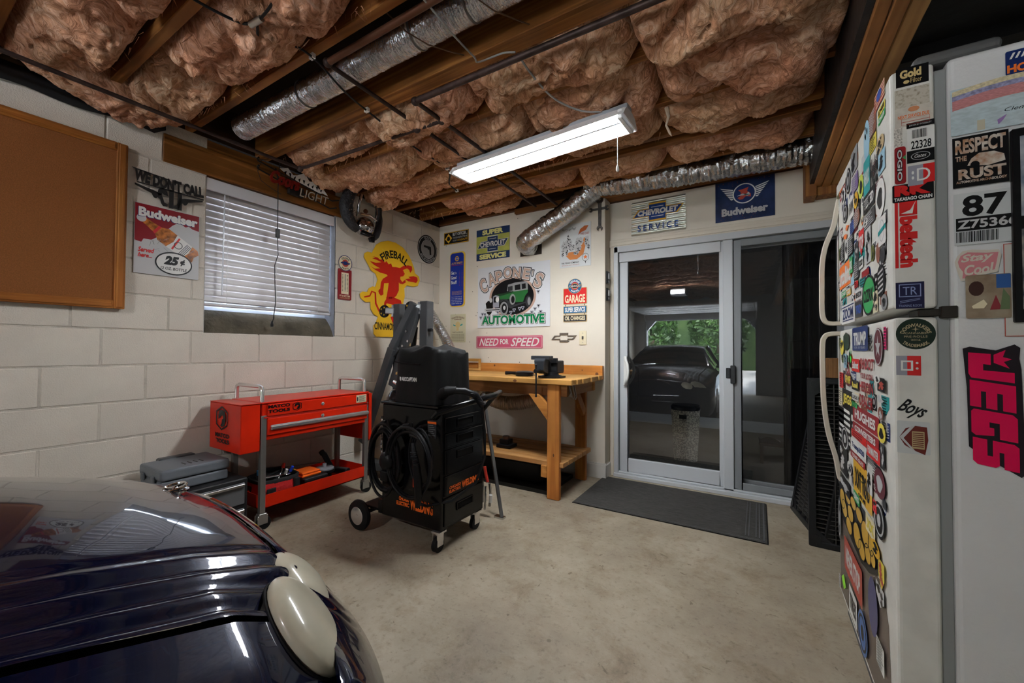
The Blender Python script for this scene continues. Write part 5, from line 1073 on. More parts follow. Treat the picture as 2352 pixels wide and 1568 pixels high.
for y in (cy0-.04, cy1+.02):
    w1 = B().lathe([(.02, -.018), (.062, -.018), (.088, -.013), (.093, 0), (.088, .013), (.062, .018), (.02, .018)], (cx0-.15, y, .094), 'y', 32).build('wheel', rub, t, smooth=True)
    B().lathe([(.001, -.02), (.05, -.0195), (.056, -.012), (.056, .012), (.05, .0195), (.001, .02)], (cx0-.15, y, .094), 'y', 24).build('rim', mat('rim_black', (.03, .03, .032), .25, metal=.6), w1, smooth=True)
    q = B(); q.lathe([(.050, -.0225), (.0535, -.021), (.0535, -.019), (.050, -.019)], (cx0-.15, y, .094), 'y', 32); q.lathe([(.001, -.024), (.012, -.024), (.014, -.02), (.001, -.02)], (cx0-.15, y, .094), 'y', 16); q.build('hub', chr_, w1, smooth=True)
B().bar((cx0-.15, cy0-.04, .094), (cx0-.15, cy1+.02, .094), .02, .02).box(cx0-.20, cx0, cy0+.02, cy1-.02, .12, .135).box(cx0-.03, cx0, cy0, cy1, .12, .2).build('axle_frame', wk2, t, bevel=.002)
org = mat('welding_orange', (.85, .14, .015), .4)
put_text(t, 'WELDING', (1.335, 1.51, .195, .262), cy0-.0015, 'y', org, bold=.05); put_text(t, 'CHICAGO', (1.245, 1.328, .232, .256), cy0-.0015, 'y', org, bold=.06); put_text(t, 'ELECTRIC', (1.225, 1.328, .203, .227), cy0-.0015, 'y', org, bold=.06)
put_text(t, 'WELDING', (1.87, 2.035, .312, .352), cx1+.0095, 'x', org, bold=.05); put_text(t, 'CHICAGO', (1.76, 1.862, .333, .35), cx1+.0095, 'x', org, bold=.05); put_text(t, 'ELECTRIC', (1.76, 1.862, .312, .329), cx1+.0095, 'x', org, bold=.05)
put(t, 'warning_label', lambda b: b.poly(rect(1.465, 1.53, .62, .72), 0), cy0-.0015, 'y', pal('darkgrey'))
put(t, 'label_stripe', lambda b: b.poly(rect(1.465, 1.53, .70, .712), 0), cy0-.0018, 'y', org)
def wl2(b):
    for k in range(6): b.poly(rect(1.47, 1.522-.008*(k % 3), .635+.011*k, .638+.011*k), 0)
put(t, 'label_print', wl2, cy0-.0018, 'y', pal('grey'))
B().tube([(cx1-.05, cy0-.005, .735), (cx1-.02, cy0-.01, .765), (cx1+.06, cy0+.08, .80), (cx1+.10, cy0+.2, .825), (cx1+.11, cy1-.05, .835), (cx1+.07, cy1+.08, .84)], .018, 12).tube([(cx1-.02, cy1+.0, .72), (cx1+.05, cy1+.03, .81), (cx1+.10, cy1-.02, .832)], .014, 10).build('push_handle', blk_g, t, smooth=True)
for x in (1.23, 1.42): B().tube([(x, cy0, .66), (x, cy0-.05, .655), (x, cy0-.07, .68), (x, cy0-.075, .71)], .007, 8).build('cable_hook', wk2, t, smooth=True)
# covered welder on top
cov = mat('cover_fabric', (.0035, .0035, .004), .6, bump=.25, bs=14)
t = thing('welder_cover', 'black fabric dust cover with small white lettering over the machine on the welding cart', 'cover', (1.38, 1.87, .802))
P = []
for i in range(13):
    v = i/12; r = []
    for j in range(65):
        a = 2*PI*j/64-PI*.75; sq = 1/(abs(math.cos(a))**9+abs(math.sin(a))**9)**(1/9)
        fold = .010*noise.noise((math.cos(a)*6, math.sin(a)*6, v*1.5))*(1.3-v); z = .802+.285*v+(.02*noise.noise((math.cos(a)*3, math.sin(a)*3, 5)) if i == 12 else 0)
        tap = 1.02-.05*v+fold*2; hx, hy = .176, .155
        r.append((1.355+hx*sq*math.cos(a)*tap, 1.865+hy*sq*math.sin(a)*tap, z))
    P.append(r)
for k, dz in ((.97, .012), (.9, .02), (.75, .026), (.5, .03), (.2, .024), (.01, .022)):
    P.append([(1.355+(p[0]-1.355)*k, 1.865+(p[1]-1.865)*k, 1.087+dz+.028*noise.noise((p[0]*9*k, p[1]*9*k, 3))+.03*abs(noise.noise((p[0]*5*k, p[1]*5*k, 7)))) for p in P[12]])
B().grid(P).build('cover', cov, t, smooth=60)
put_text(t, 'ARCCAPTAIN', (1.255, 1.375, .928, .952), 1.7015, 'y', pal('white'), bold=.05); put(t, 'shield_print', lambda b: b.poly([(1.238, .953), (1.252, .949), (1.251, .934), (1.244, .926), (1.238, .936)], 0), 1.7015, 'y', pal('white'))
B().tube([(1.20, 1.70, 1.04), (1.28, 1.702, 1.032), (1.36, 1.702, 1.03), (1.40, 1.70, 1.027)], .0035, 6).build('flap_seam', cov, t, smooth=True)
B().tube([(1.52, 1.75, .86), (1.58, 1.73, .885), (1.62, 1.76, .89)], [.035, .028, .02], 12).build('cable_sleeve', cov, t, smooth=True)
# cables
cab = mat('cable_black', (.005, .005, .006), .42)
def coil(name, lab, cx, cz, rx, rz, y, n, r, cat='cable', sp=.006, tail=None):
    t = thing(name, lab, cat, (cx, y, cz-rz)); pts = []
    for k in range(n*28+1):
        a = PI/2+2*PI*k/28; q = k/28; pts.append((cx+(rx+.012*math.sin(q*2.1))*math.cos(a)+.006*math.sin(q*5), y-.012*math.sin(q*1.7)-sp*.5*q, cz+(rz+.014*math.sin(q*1.3+1))*math.sin(a)-.01*q))
    if tail: pts += tail
    B().tube(pts, r, 8).build('jacket', cab, t, smooth=True); return t
coil('welding_cable', 'thick black ground cable coiled on the left hook of the welding cart', 1.165, .49, .115, .185, cy0-.035, 5, .008)
coil('torch_cable', 'black torch cable looped in a big ring on the right hook of the welding cart', 1.40, .50, .160, .185, cy0-.075, 3, .0085)
coil('power_cable', 'thin black power cable hanging in narrow loops between the two coils', 1.47, .53, .075, .15, cy0-.05, 3, .0065)
t = thing('ground_clamp', 'black clamp head resting inside the left cable coil', 'clamp', (1.22, cy0-.09, .42)); B().ell((1.22, cy0-.08, .47), .05, .025, .055, 14, 10).build('body', cab, t, smooth=True); B().box(1.19, 1.25, cy0-.1, cy0-.06, .36, .42).build('jaw', cab, t, bevel=.008, seg=2)
t = thing('welding_torch', 'black welding torch with ribbed neck and a red trigger hanging in the right coil', 'torch', (1.50, cy0-.1, .3)); 
B().tube([(1.46, cy0-.11, .61), (1.475, cy0-.115, .56), (1.49, cy0-.115, .50)], [.012, .015, .018], 12, True, lambda a, i: 1).build('neck', cab, t, smooth=True)
q = B(); [q.lathe([(.014, -.004), (.020, 0), (.014, .004)], (1.472+.004*k, cy0-.115, .565-.011*k), 'z', 14) for k in range(6)]; q.build('ribs', cab, t, smooth=True)
B().tube([(1.49, cy0-.115, .50), (1.505, cy0-.115, .42), (1.51, cy0-.115, .33), (1.50, cy0-.11, .28)], [.022, .024, .020, .014], 12).build('grip', cab, t, smooth=True); B().box(1.475, 1.483, cy0-.125, cy0-.105, .38, .43).build('trigger', mat('torch_red', (.55, .05, .02), .4), t, bevel=.003)
t = thing('gun_hose', 'ribbed black hose curving from the covered welder over the cart handle', 'hose', (1.62, 1.78, .62)); B().tube([(1.60, 1.745, .885), (1.66, 1.78, .885), (1.70, 1.83, .86), (1.715, 1.87, .80)], .019, 12).build('sleeve', cab, t, smooth=True)
q = B()
for k in range(9): q.lathe([(.017, -.003), (.022, 0), (.017, .003)], (1.685+.004*k, 1.81+.007*k, .872-.008*k), 'z', 12)
q.build('ribs', cab, t, smooth=True); B().tube([(1.715, 1.87, .80), (1.72, 1.89, .65), (1.715, 1.90, .5), (1.68, 1.86, .36), (1.60, 1.75, .28), (1.5, 1.66, .26), (1.45, 1.645, .27)], .008, 8).build('jacket', cab, t, smooth=True)
# gas bottle at the back of the cart
t = thing('gas_cylinder', 'dark gas cylinder with a brass valve standing at the back of the welding cart', 'cylinder', (1.00, 1.90, .137)); B().lathe([(.06, 0), (.072, .01), (.075, .05), (.075, .60), (.065, .66), (.04, .70), (.02, .715)], (1.00, 1.90, .137), 'z', 28).build('tank', mat('tank_paint', (.02, .018, .022), .15, metal=.6, coat=.5), t, smooth=True)
B().cyl((1.02, 1.90, .85), (1.02, 1.90, .90), .014, 12).lathe([(.02, 0), (.024, .004), (.022, .018), (.01, .022)], (1.02, 1.90, .945), 'z', 12).build('valve', mat('brass', (.5, .3, .12), .3, metal=1), t, smooth=True); B().cyl((1.02, 1.90, .90), (1.02, 1.90, .95), .012, 10).cyl((1.0, 1.88, .90), (1.05, 1.86, .89), .012, 10).build('regulator', chr_, t, smooth=True)
t = thing('chain', 'small steel chain hanging on the back edge of the welding cart', 'chain', (1.09, 1.70, .45)); q = B()
for k in range(16): q.lathe([(.006, -.0015), (.0085, 0), (.006, .0015)], (1.094+.003*math.sin(k), 1.695, .70-.016*k), 'y' if k % 2 else 'x', 10)
q.build('links', chr_, t, smooth=True)
# ================================================================ ENGINE HOIST folded in the corner
hg = mat('hoist_grey', (.045, .047, .05), .38, coat=.1, var=.08, vs=5)
t = thing('engine_hoist', 'dark grey folded engine hoist standing behind the welding cart in the corner', 'hoist', (.65, 2.45, 0))
legs = [(.44, 2.45), (.735, 2.45)]
B().box(.385, .46, 2.42, 2.50, .09, 1.50).build('folded_leg', hg, t, bevel=.005); B().box(.69, .775, 2.42, 2.50, .09, 1.505).build('folded_leg', hg, t, bevel=.005)
B().bar((.09, 2.36, .30), (.45, 2.36, 1.12), .07, .055, up=(0, 1, 0)).bar((.45, 2.36, 1.12), (.655, 2.40, 1.49), .06, .055, up=(0, 1, 0)).build('boom', hg, t, bevel=.004)
B().bar((.42, 2.40, .80), (.665, 2.42, 1.46), .085, .05, up=(0, 1, 0)).build('mast', hg, t, bevel=.004)
B().bar((.36, 2.37, .98), (.50, 2.39, 1.12), .04, .05, up=(0, 1, 0)).build('gusset', hg, t, bevel=.003)
B().box(.05, .85, 2.40, 2.50, .06, .13).build('base_beam', hg, t, bevel=.004)
B().cyl((.60, 2.47, 1.30), (.56, 2.45, .85), .022, 14).build('hydraulic_ram', mat('ram_black', (.01, .01, .01), .25), t, smooth=True)
def hw(x, y, z, s_):
    c_ = B().bar((x, y, z), (x+s_*.075, y-.03, z+.003), .055, .055).build('caster', mat('zinc_plate', (.42, .43, .45), .3, metal=.9), t, bevel=.008, seg=2)
    xx = x+s_*.10; q = B(); n = 28; 
    q.lathe([(.012, -.012), (.052, -.012), (.056, 0), (.052, .012), (.012, .012)], (xx, y-.03, z), 'y', 28).build('wheel', blk_g, c_, smooth=True)
    q = B(); [q.cyl((xx+.032*math.cos(k*PI/2.5), y-.0425, z+.032*math.sin(k*PI/2.5)), (xx+.032*math.cos(k*PI/2.5), y-.0435, z+.032*math.sin(k*PI/2.5)), .008, 8) for k in range(5)]; q.build('wheel_hole', mat('amber_hole', (.5, .3, .02), .5), c_)
hw(.39, 2.44, 1.44, -1); hw(.70, 2.44, 1.455, -1)
for a_ in ((.375, .392, 2.41, 2.48, 1.39, 1.49), (.68, .697, 2.41, 2.48, 1.40, 1.50)): B().box(*a_).build('axle_plate', mat('zinc_plate', (.42, .43, .45), .3, metal=.9), t, bevel=.002)
q = B()
for x, z in ((.60, 1.26), (.56, 1.14), (.53, 1.08), (.49, 1.2), (.62, 1.18)): q.lathe([(.011, 0), (.011, .01), (.006, .014)], (x, 2.36, z), 'y', 6)
q.build('bolt', steel, t); B().cyl((.77, 2.44, 1.27), (.81, 2.44, 1.27), .014, 10).build('pin', bk, t)
B().box(.57, .60, 2.41, 2.415, 1.14, 1.27).build('lift_label', pal('gold'), t)
B().box(.68, .76, 2.3, 2.42, .06, .13).box(.4, .48, 2.3, 2.42, .06, .13).build('foot', hg, t)
for x in (.12, .44, .73): 
    c_ = B().cyl((x-.015, 2.42, .03), (x+.015, 2.42, .03), .03, 16).build('floor_wheel', rub, t, smooth=True)
# leaning steel angle with clamps at the right of the cart
t = thing('leaning_bar', 'grey steel bar leaning against the workbench with clamps and a red handle hanging on it', 'bar', (1.58, 2.27, 0)); B().bar((1.60, 2.27, 0.0), (1.40, 2.33, .805), .022, .006).bar((1.593, 2.27, 0.0), (1.393, 2.33, .805), .006, .022).build('angle_iron', mat('grey_iron', (.18, .18, .18), .4, metal=.7), t)
B().box(1.545, 1.615, 2.25, 2.29, .0, .012).build('foot_plate', steel, t)
t = thing('clamp_bundle', 'cluster of small clamps with a red grip beside the leaning steel bar', 'clamp', (1.49, 2.24, .05))
B().tube([(1.475, 2.24, .33), (1.485, 2.24, .29), (1.50, 2.24, .23)], .011, 8).build('red_grip', mat('grip_red', (.42, .03, .02), .4), t, smooth=True)
B().tube([(1.45, 2.24, .28), (1.46, 2.24, .2), (1.46, 2.24, .09)], .010, 8).tube([(1.51, 2.25, .22), (1.52, 2.25, .15), (1.51, 2.25, .07)], .009, 8).tube([(1.485, 2.24, .2), (1.49, 2.23, .1), (1.485, 2.23, .05)], .008, 8).build('steel_jaw', steel, t, smooth=True)
B().cyl((1.525, 2.24, .10), (1.527, 2.24, .15), .012, 10).build('white_tip', cm, t, smooth=True); B().tube([(1.445, 2.23, .24), (1.44, 2.23, .17)], .012, 8).build('blue_grip', mat('grip_blue', (.1, .2, .32), .4), t, smooth=True)
# corrugated foil dryer hoses
t = thing('foil_hose', 'bright corrugated foil hose dropping diagonally beside the corner behind the hoist', 'hose', (.5, 3.1, .95)); flex([(.06, 3.20, 1.53), (.12, 3.2, 1.46), (.20, 3.2, 1.36), (.32, 3.18, 1.22), (.43, 3.15, 1.08), (.50, 3.12, .99)], .045, .024, .12, foil2, parent=t, crink=.05, seed=2, sm=30)
t = thing('foil_hose', 'dull corrugated foil hose sagging under the workbench', 'hose', (1.2, 3.1, .6)); flex([(.86, 3.05, .80), (.93, 3.05, .70), (1.05, 3.05, .645), (1.2, 3.08, .64), (1.35, 3.12, .67), (1.5, 3.2, .72)], .058, .018, .10, mat('dull_foil', (.55, .46, .38), .4, metal=.85, bump=.8, bs=40), parent=t, crink=.05, seed=5, sm=30)
# ================================================================ WORKBENCH
bx = wood('bench_x', (.66, .37, .115), (.50, .25, .065), 'x', k=.9); bz = wood('bench_z', (.50, .20, .045), (.36, .125, .025), 'z', k=.8); by = wood('bench_y', (.5, .23, .06), (.34, .14, .03), 'y', k=.9); knot = mat('knot', (.12, .045, .015), .6)
bsx = wood('bench_backsplash', (.66, .28, .065), (.48, .18, .035), 'x', k=.9)
t = thing('workbench', 'sturdy pine workbench with a slatted lower shelf against the far wall', 'workbench', (1.1, 3.08, 0))
yy = 2.725
for i in range(7): B().box(.32, 1.905+.008*((i*37) % 5-2)*.5, yy+i*.0955, yy+i*.0955+.0935, .856, .896).build('top_plank', bx, t, bevel=.004)
bs_ = B().box(.34, 1.90, 3.395, 3.43, .86, .978).build('backsplash', bsx, t, bevel=.003)
B().box(.34, 1.84, yy+.05, yy+.09, .765, .856).build('front_rail', bz if 0 else wood('bench_rail', (.36, .17, .055), (.25, .10, .03), 'x', k=.9), t, bevel=.003)
B().box(.34, 1.84, 3.34, 3.38, .765, .856).build('rear_rail', by, t, bevel=.003)
for x in (.36, 1.69): 
    B().box(x, x+.10, yy+.02, yy+.058, 0, .856).build('leg', bz, t, bevel=.004); B().box(x, x+.095, 3.29, 3.33, 0, .856).build('leg', bz, t, bevel=.004)
B().box(1.79, 1.83, yy+.06, 3.38, .765, .856).build('end_rail', by, t, bevel=.003)
B().box(1.655, 1.69, yy+.02, 3.33, .155, .24).box(1.64, 1.69, yy+.015, yy+.055, .155, .245).build('shelf_bearer', by, t, bevel=.004)
B().box(.46, .5, yy+.02, 3.33, .155, .24).build('shelf_bearer', by, t, bevel=.004)
for i in range(6): B().box(.42, 1.82, yy+.03+i*.098, yy+.115+i*.098, .262-.02, .282-.004).build('shelf_plank', wood('shelf_wood', (.5, .27, .10), (.36, .17, .055), 'x', k=.9), t, bevel=.003)
B().add([(1.53, yy+.022, .775), (1.69, yy+.022, .585), (1.69, yy+.022, .70), (1.62, yy+.022, .775), (1.53, yy+.055, .775), (1.69, yy+.055, .585), (1.69, yy+.055, .70), (1.62, yy+.055, .775)], [(0, 1, 2, 3), (7, 6, 5, 4), (0, 4, 5, 1), (1, 5, 6, 2), (2, 6, 7, 3), (3, 7, 4, 0)]).build('corner_brace', bsx, t)
B().bar((1.77, 3.28, .58), (1.77, 3.08, .80), .035, .07).build('corner_brace', bz, t, bevel=.003)
q = B()
for x, z, r in ((.78, .955, .010), (1.30, .948, .013), (1.85, .905, .015), (1.715, .935, .006)): q.poly(circ(x, z, r, None, 12), 3.3945)
q.build('knot', knot, t)
q = B(); q.poly(circ(1.42, .872, .016, .011, 12), yy-.0005); q.poly(circ(1.745, .33, .006, .012, 10), yy+.0195); q.build('knot', knot, t)
# vise
vm = mat('vise_paint', (.045, .05, .06), .32, metal=.5, coat=.3); vd = mat('vise_dark', (.02, .021, .024), .4, metal=.5)
t = thing('bench_vise', 'heavy dark blue grey bench vise bolted near the right end of the workbench', 'vise', (1.66, 2.86, .898))
B().lathe([(.085, 0), (.085, .014), (.06, .022), (.055, .045)], (1.66, 2.88, .898), 'z', 24).box(1.57, 1.76, 2.83, 2.93, .898, .912).build('swivel_base', vd, t, smooth=True)
P = []
for y_, w_, zt, zb in ((2.72, .035, 1.03, .96), (2.745, .04, 1.062, .945), (2.79, .042, 1.066, .93), (2.80, .03, 1.05, .93), (2.86, .03, 1.02, .93), (2.93, .03, 1.0, .93)):
    P.append([(1.635-w_, y_, zb), (1.635+w_, y_, zb), (1.635+w_*1.25, y_, zt), (1.635-w_*1.25, y_, zt), (1.635-w_, y_, zb)])
B().grid(P[::-1]).add(P[0][:4], [(0, 1, 2, 3)]).add(P[-1][:4], [(3, 2, 1, 0)]).build('moving_jaw', vm, t, bevel=.004)
B().box(1.555, 1.715, 2.735, 2.80, 1.038, 1.068).build('jaw_face', vm, t, bevel=.004)
B().box(1.60, 1.72, 2.86, 2.99, .93, 1.03).box(1.63, 1.70, 2.99, 3.04, .94, 1.0).build('fixed_jaw', vd, t, bevel=.008, seg=2); B().box(1.56, 1.72, 2.845, 2.875, 1.01, 1.05).build('jaw_plate', vd, t, bevel=.003)
B().cyl((1.635, 2.66, .955), (1.635, 2.80, .955), .016, 14).build('screw', vd, t, smooth=True); q = B().cyl((1.635, 2.672, 1.0), (1.635, 2.672, .77), .006, 10); [q.ell((1.635, 2.672, z), .009, .009, .009, 8, 6) for z in (1.0, .77)]; q.build('vise_handle', vd, t, smooth=True)
t = thing('angle_grinder', 'flat black round tool lying on the workbench left of the vise', 'tool', (1.33, 2.92, .898)); B().lathe([(.07, 0), (.078, .008), (.078, .03), (.06, .038), (.001, .04)], (1.39, 2.93, .898), 'z', 28).build('body', bk, t, smooth=True); B().tube([(1.33, 2.93, .916), (1.27, 2.925, .918), (1.215, 2.915, .916)], [.016, .013, .016], 10).build('handle', bk, t, smooth=True); B().cyl((1.46, 2.93, .91), (1.49, 2.93, .905), .006, 8).build('spindle', steel, t)
t = thing('wooden_frame', 'small wooden box frame on the workbench beside the foil hose', 'frame', (.72, 3.38, .98)); q = B().box(.36, .62, 3.365, 3.385, .99, 1.02).box(.36, .62, 3.365, 3.385, .90, .92).box(.60, .62, 3.365, 3.385, .92, .99).box(.36, .38, 3.365, 3.385, .92, .99); q.build('frame_rail', bx, t, bevel=.002)
t = thing('router', 'small dark power tool sitting on the lower shelf of the workbench', 'tool', (1.25, 2.98, .28)); B().box(1.13, 1.27, 2.90, 3.02, .28, .31).box(1.15, 1.24, 2.92, 3.0, .31, .35).build('body', bk, t, bevel=.006, seg=2); B().cyl((1.2, 2.95, .35), (1.2, 2.95, .375), .03, 12).build('knob', mat('brown_dark', (.06, .025, .015), .4), t, smooth=True)
t = thing('pulley_cluster', 'bundle of steel hooks hanging from the right end of the workbench', 'hooks', (1.88, 2.9, .78)); q = B()
for k in range(7): a = k*1.3; q.tube([(1.842+.012*math.cos(a), 2.78+.02*k, .845), (1.86+.012*math.cos(a), 2.78+.02*k, .80-.008*k), (1.85, 2.79+.02*k, .77-.006*k)], .005, 6)
q.build('hook', mat('tarnished_steel', (.25, .2, .16), .35, metal=.9), t, smooth=True)
t = thing('plastic_tote', 'black plastic toolbox on the floor under the workbench shelf', 'box', (1.2, 3.1, 0)); B().box(.95, 1.5, 2.98, 3.22, 0.012, .17).build('tote_body', mat('tote_black', (.008, .008, .009), .4), t, bevel=.01, seg=2); B().box(.94, 1.51, 2.97, 3.23, .17, .195).build('tote_lid', mat('tote_black', (.008, .008, .009), .4), t, bevel=.006)
t = thing('drip_tray', 'flat black drip tray on the floor under the workbench', 'tray', (1.25, 3.0, 0)); q = B().box(.7, 1.66, 2.82, 3.31, 0, .006)
for a in ((.7, 1.66, 2.815, 2.825), (.7, 1.66, 3.305, 3.315), (.695, .705, 2.82, 3.31), (1.655, 1.665, 2.82, 3.31)): q.box(a[0], a[1], a[2], a[3], 0, .03)
q.build('tray_body', mat('tray_black', (.012, .011, .010), .5), t)
# door mat with ribbed border
t = thing('door_mat', 'dark grey ribbed runner mat on the concrete in front of the sliding door', 'mat', (2.49, 3.13, 0)); mm_ = mat('mat_grey', (.062, .058, .053), .95, var=.25, vs=60, bump=.8, bs=220, stretch=(.4, 3, 1))
B().box(1.885, 3.09, 2.775, 3.485, 0.0, .008).build('mat_body', mm_, t, bevel=.002); q = B()
for x in (2.975, 2.992, 3.03, 3.047): q.box(x, x+.006, 2.82, 3.45, .008, .0105)
q.box(1.90, 3.08, 2.785, 2.79, .008, .010).box(3.07, 3.078, 2.785, 3.475, .008, .010); q.build('mat_rib', mat('mat_rib', (.075, .075, .075), .9), t)
B().box(1.883, 3.092, 2.772, 2.776, 0, .006).box(3.09, 3.094, 2.772, 3.487, 0, .006).build('mat_edge', bk, t)
# ================================================================ REFRIGERATOR
fz = mat('fridge_white', (.66, .66, .66), .3, coat=.3, bump=.12, bs=130, var=.03, vs=4); fe = mat('fridge_edge_white', (.66, .65, .60), .35, var=.06, vs=14, bump=.08, bs=90)
t = thing('refrigerator', 'white top freezer refrigerator covered in stickers at the right of the garage', 'refrigerator', (3.72, 1.86, 0)); FRG = t
YA, YB, XF = 1.42, 2.285, 3.352
B().box(3.460, 4.12, YA+.004, YB-.004, .02, 1.853).build('cabinet', fz, t, bevel=.012, seg=3)
B().box(3.432, 3.462, YA+.012, YB-.012, .06, 1.835).build('gasket', mat('gasket_grey', (.26, .27, .27), .5), t, bevel=.004)
fd = B().box(XF, 3.436, YA, YB, 1.226, 1.852).build('freezer_door', fe, t, bevel=.010, seg=3)
ld = B().box(XF, 3.436, YA, YB, .07, 1.204).build('fridge_door', fe, t, bevel=.010, seg=3)
B().box(3.40, 3.56, YA+.01, YA+.12, 1.852, 1.885).build('hinge_cover', mat('hinge_grey', (.10, .10, .10), .4), t, bevel=.015, seg=3)
B().box(3.40, 3.50, YA+.005, YA+.08, 1.206, 1.224).box(3.44, 3.47, YA-.004, YA+.03, 1.20, 1.23).build('middle_hinge', mat('hinge_dark', (.04, .035, .03), .4, metal=.6), t, bevel=.002)
B().box(3.37, 3.6, YA+.05, YB-.05, .0, .06).build('kick_plate', mat('kick_grey', (.08, .08, .08), .6), t)
hm = mat('handle_almond', (.66, .60, .50), .3)
def hbar(pts, par):
    Q = [Vector(p) for p in pts]; D = []; P_ = [Q[0]*2-Q[1]]+Q+[Q[-1]*2-Q[-2]]
    for i in range(1, len(P_)-2):
        for j in range(6): u = j/6; a, b, c, d = P_[i-1], P_[i], P_[i+1], P_[i+2]; D.append(.5*((2*b)+(-a+c)*u+(2*a-5*b+4*c-d)*u*u+(-a+3*b-3*c+d)*u**3))
    D.append(Q[-1]); b = B(); rows = []
    for i, p in enumerate(D):
        tg = (D[min(i+1, len(D)-1)]-D[max(i-1, 0)]).normalized(); n = Vector((-tg.z, 0, tg.x)).normalized()
        rows.append([p+n*sx+Vector((0, sy_, 0)) for sx, sy_ in ((-.007, -.013), (-.010, 0), (-.007, .013), (.007, .013), (.010, 0), (.007, -.013), (-.007, -.013))])
    b.grid(rows); b.f.append((0, 1, 2, 3, 4, 5)); return b.build('handle', hm, par, smooth=70)
HY = 2.235
hbar([(XF+.002, HY, 1.775), (XF-.004, HY, 1.74), (XF-.018, HY, 1.66), (XF-.045, HY, 1.58), (XF-.058, HY, 1.50), (XF-.060, HY, 1.40), (XF-.060, HY, 1.29), (XF-.052, HY, 1.25), (XF-.034, HY, 1.237), (XF+.002, HY, 1.236)], fd)
hbar([(XF+.002, HY, 1.192), (XF-.034, HY, 1.190), (XF-.052, HY, 1.178), (XF-.060, HY, 1.14), (XF-.060, HY, 1.0), (XF-.056, HY, .88), (XF-.042, HY, .76), (XF-.018, HY, .66), (XF-.006, HY, .58), (XF+.002, HY, .56)], ld)
off_ = WR[t.name]
def fplace(o, dx):
    for v in o.data.vertices:
        x, y, z = v.co; v.co = (XF-dx+y-off_[0], -x-off_[1], z-off_[2])
    return o
def fshape(kind, u0, u1, z0, z1):
    cx, cz, w_, h_ = (u0+u1)/2, (z0+z1)/2, (u1-u0), (z1-z0)
    if kind == 'o': return circ(cx, cz, w_/2, h_/2, 24)
    if kind == 'd': return [(cx, z0), (u1, cz), (cx, z1), (u0, cz)]
    if kind == 'h': return [(cx, z0), (u1, z0+h_*.2), (u1, z1-h_*.2), (cx, z1), (u0, z1-h_*.2), (u0, z0+h_*.2)]
    if kind == 's': return [(cx, z0), (u1, z0+h_*.45), (u1, z1), (u0, z1), (u0, z0+h_*.45)]
    return rect(u0, u1, z0, z1, min(w_, h_)*.08)
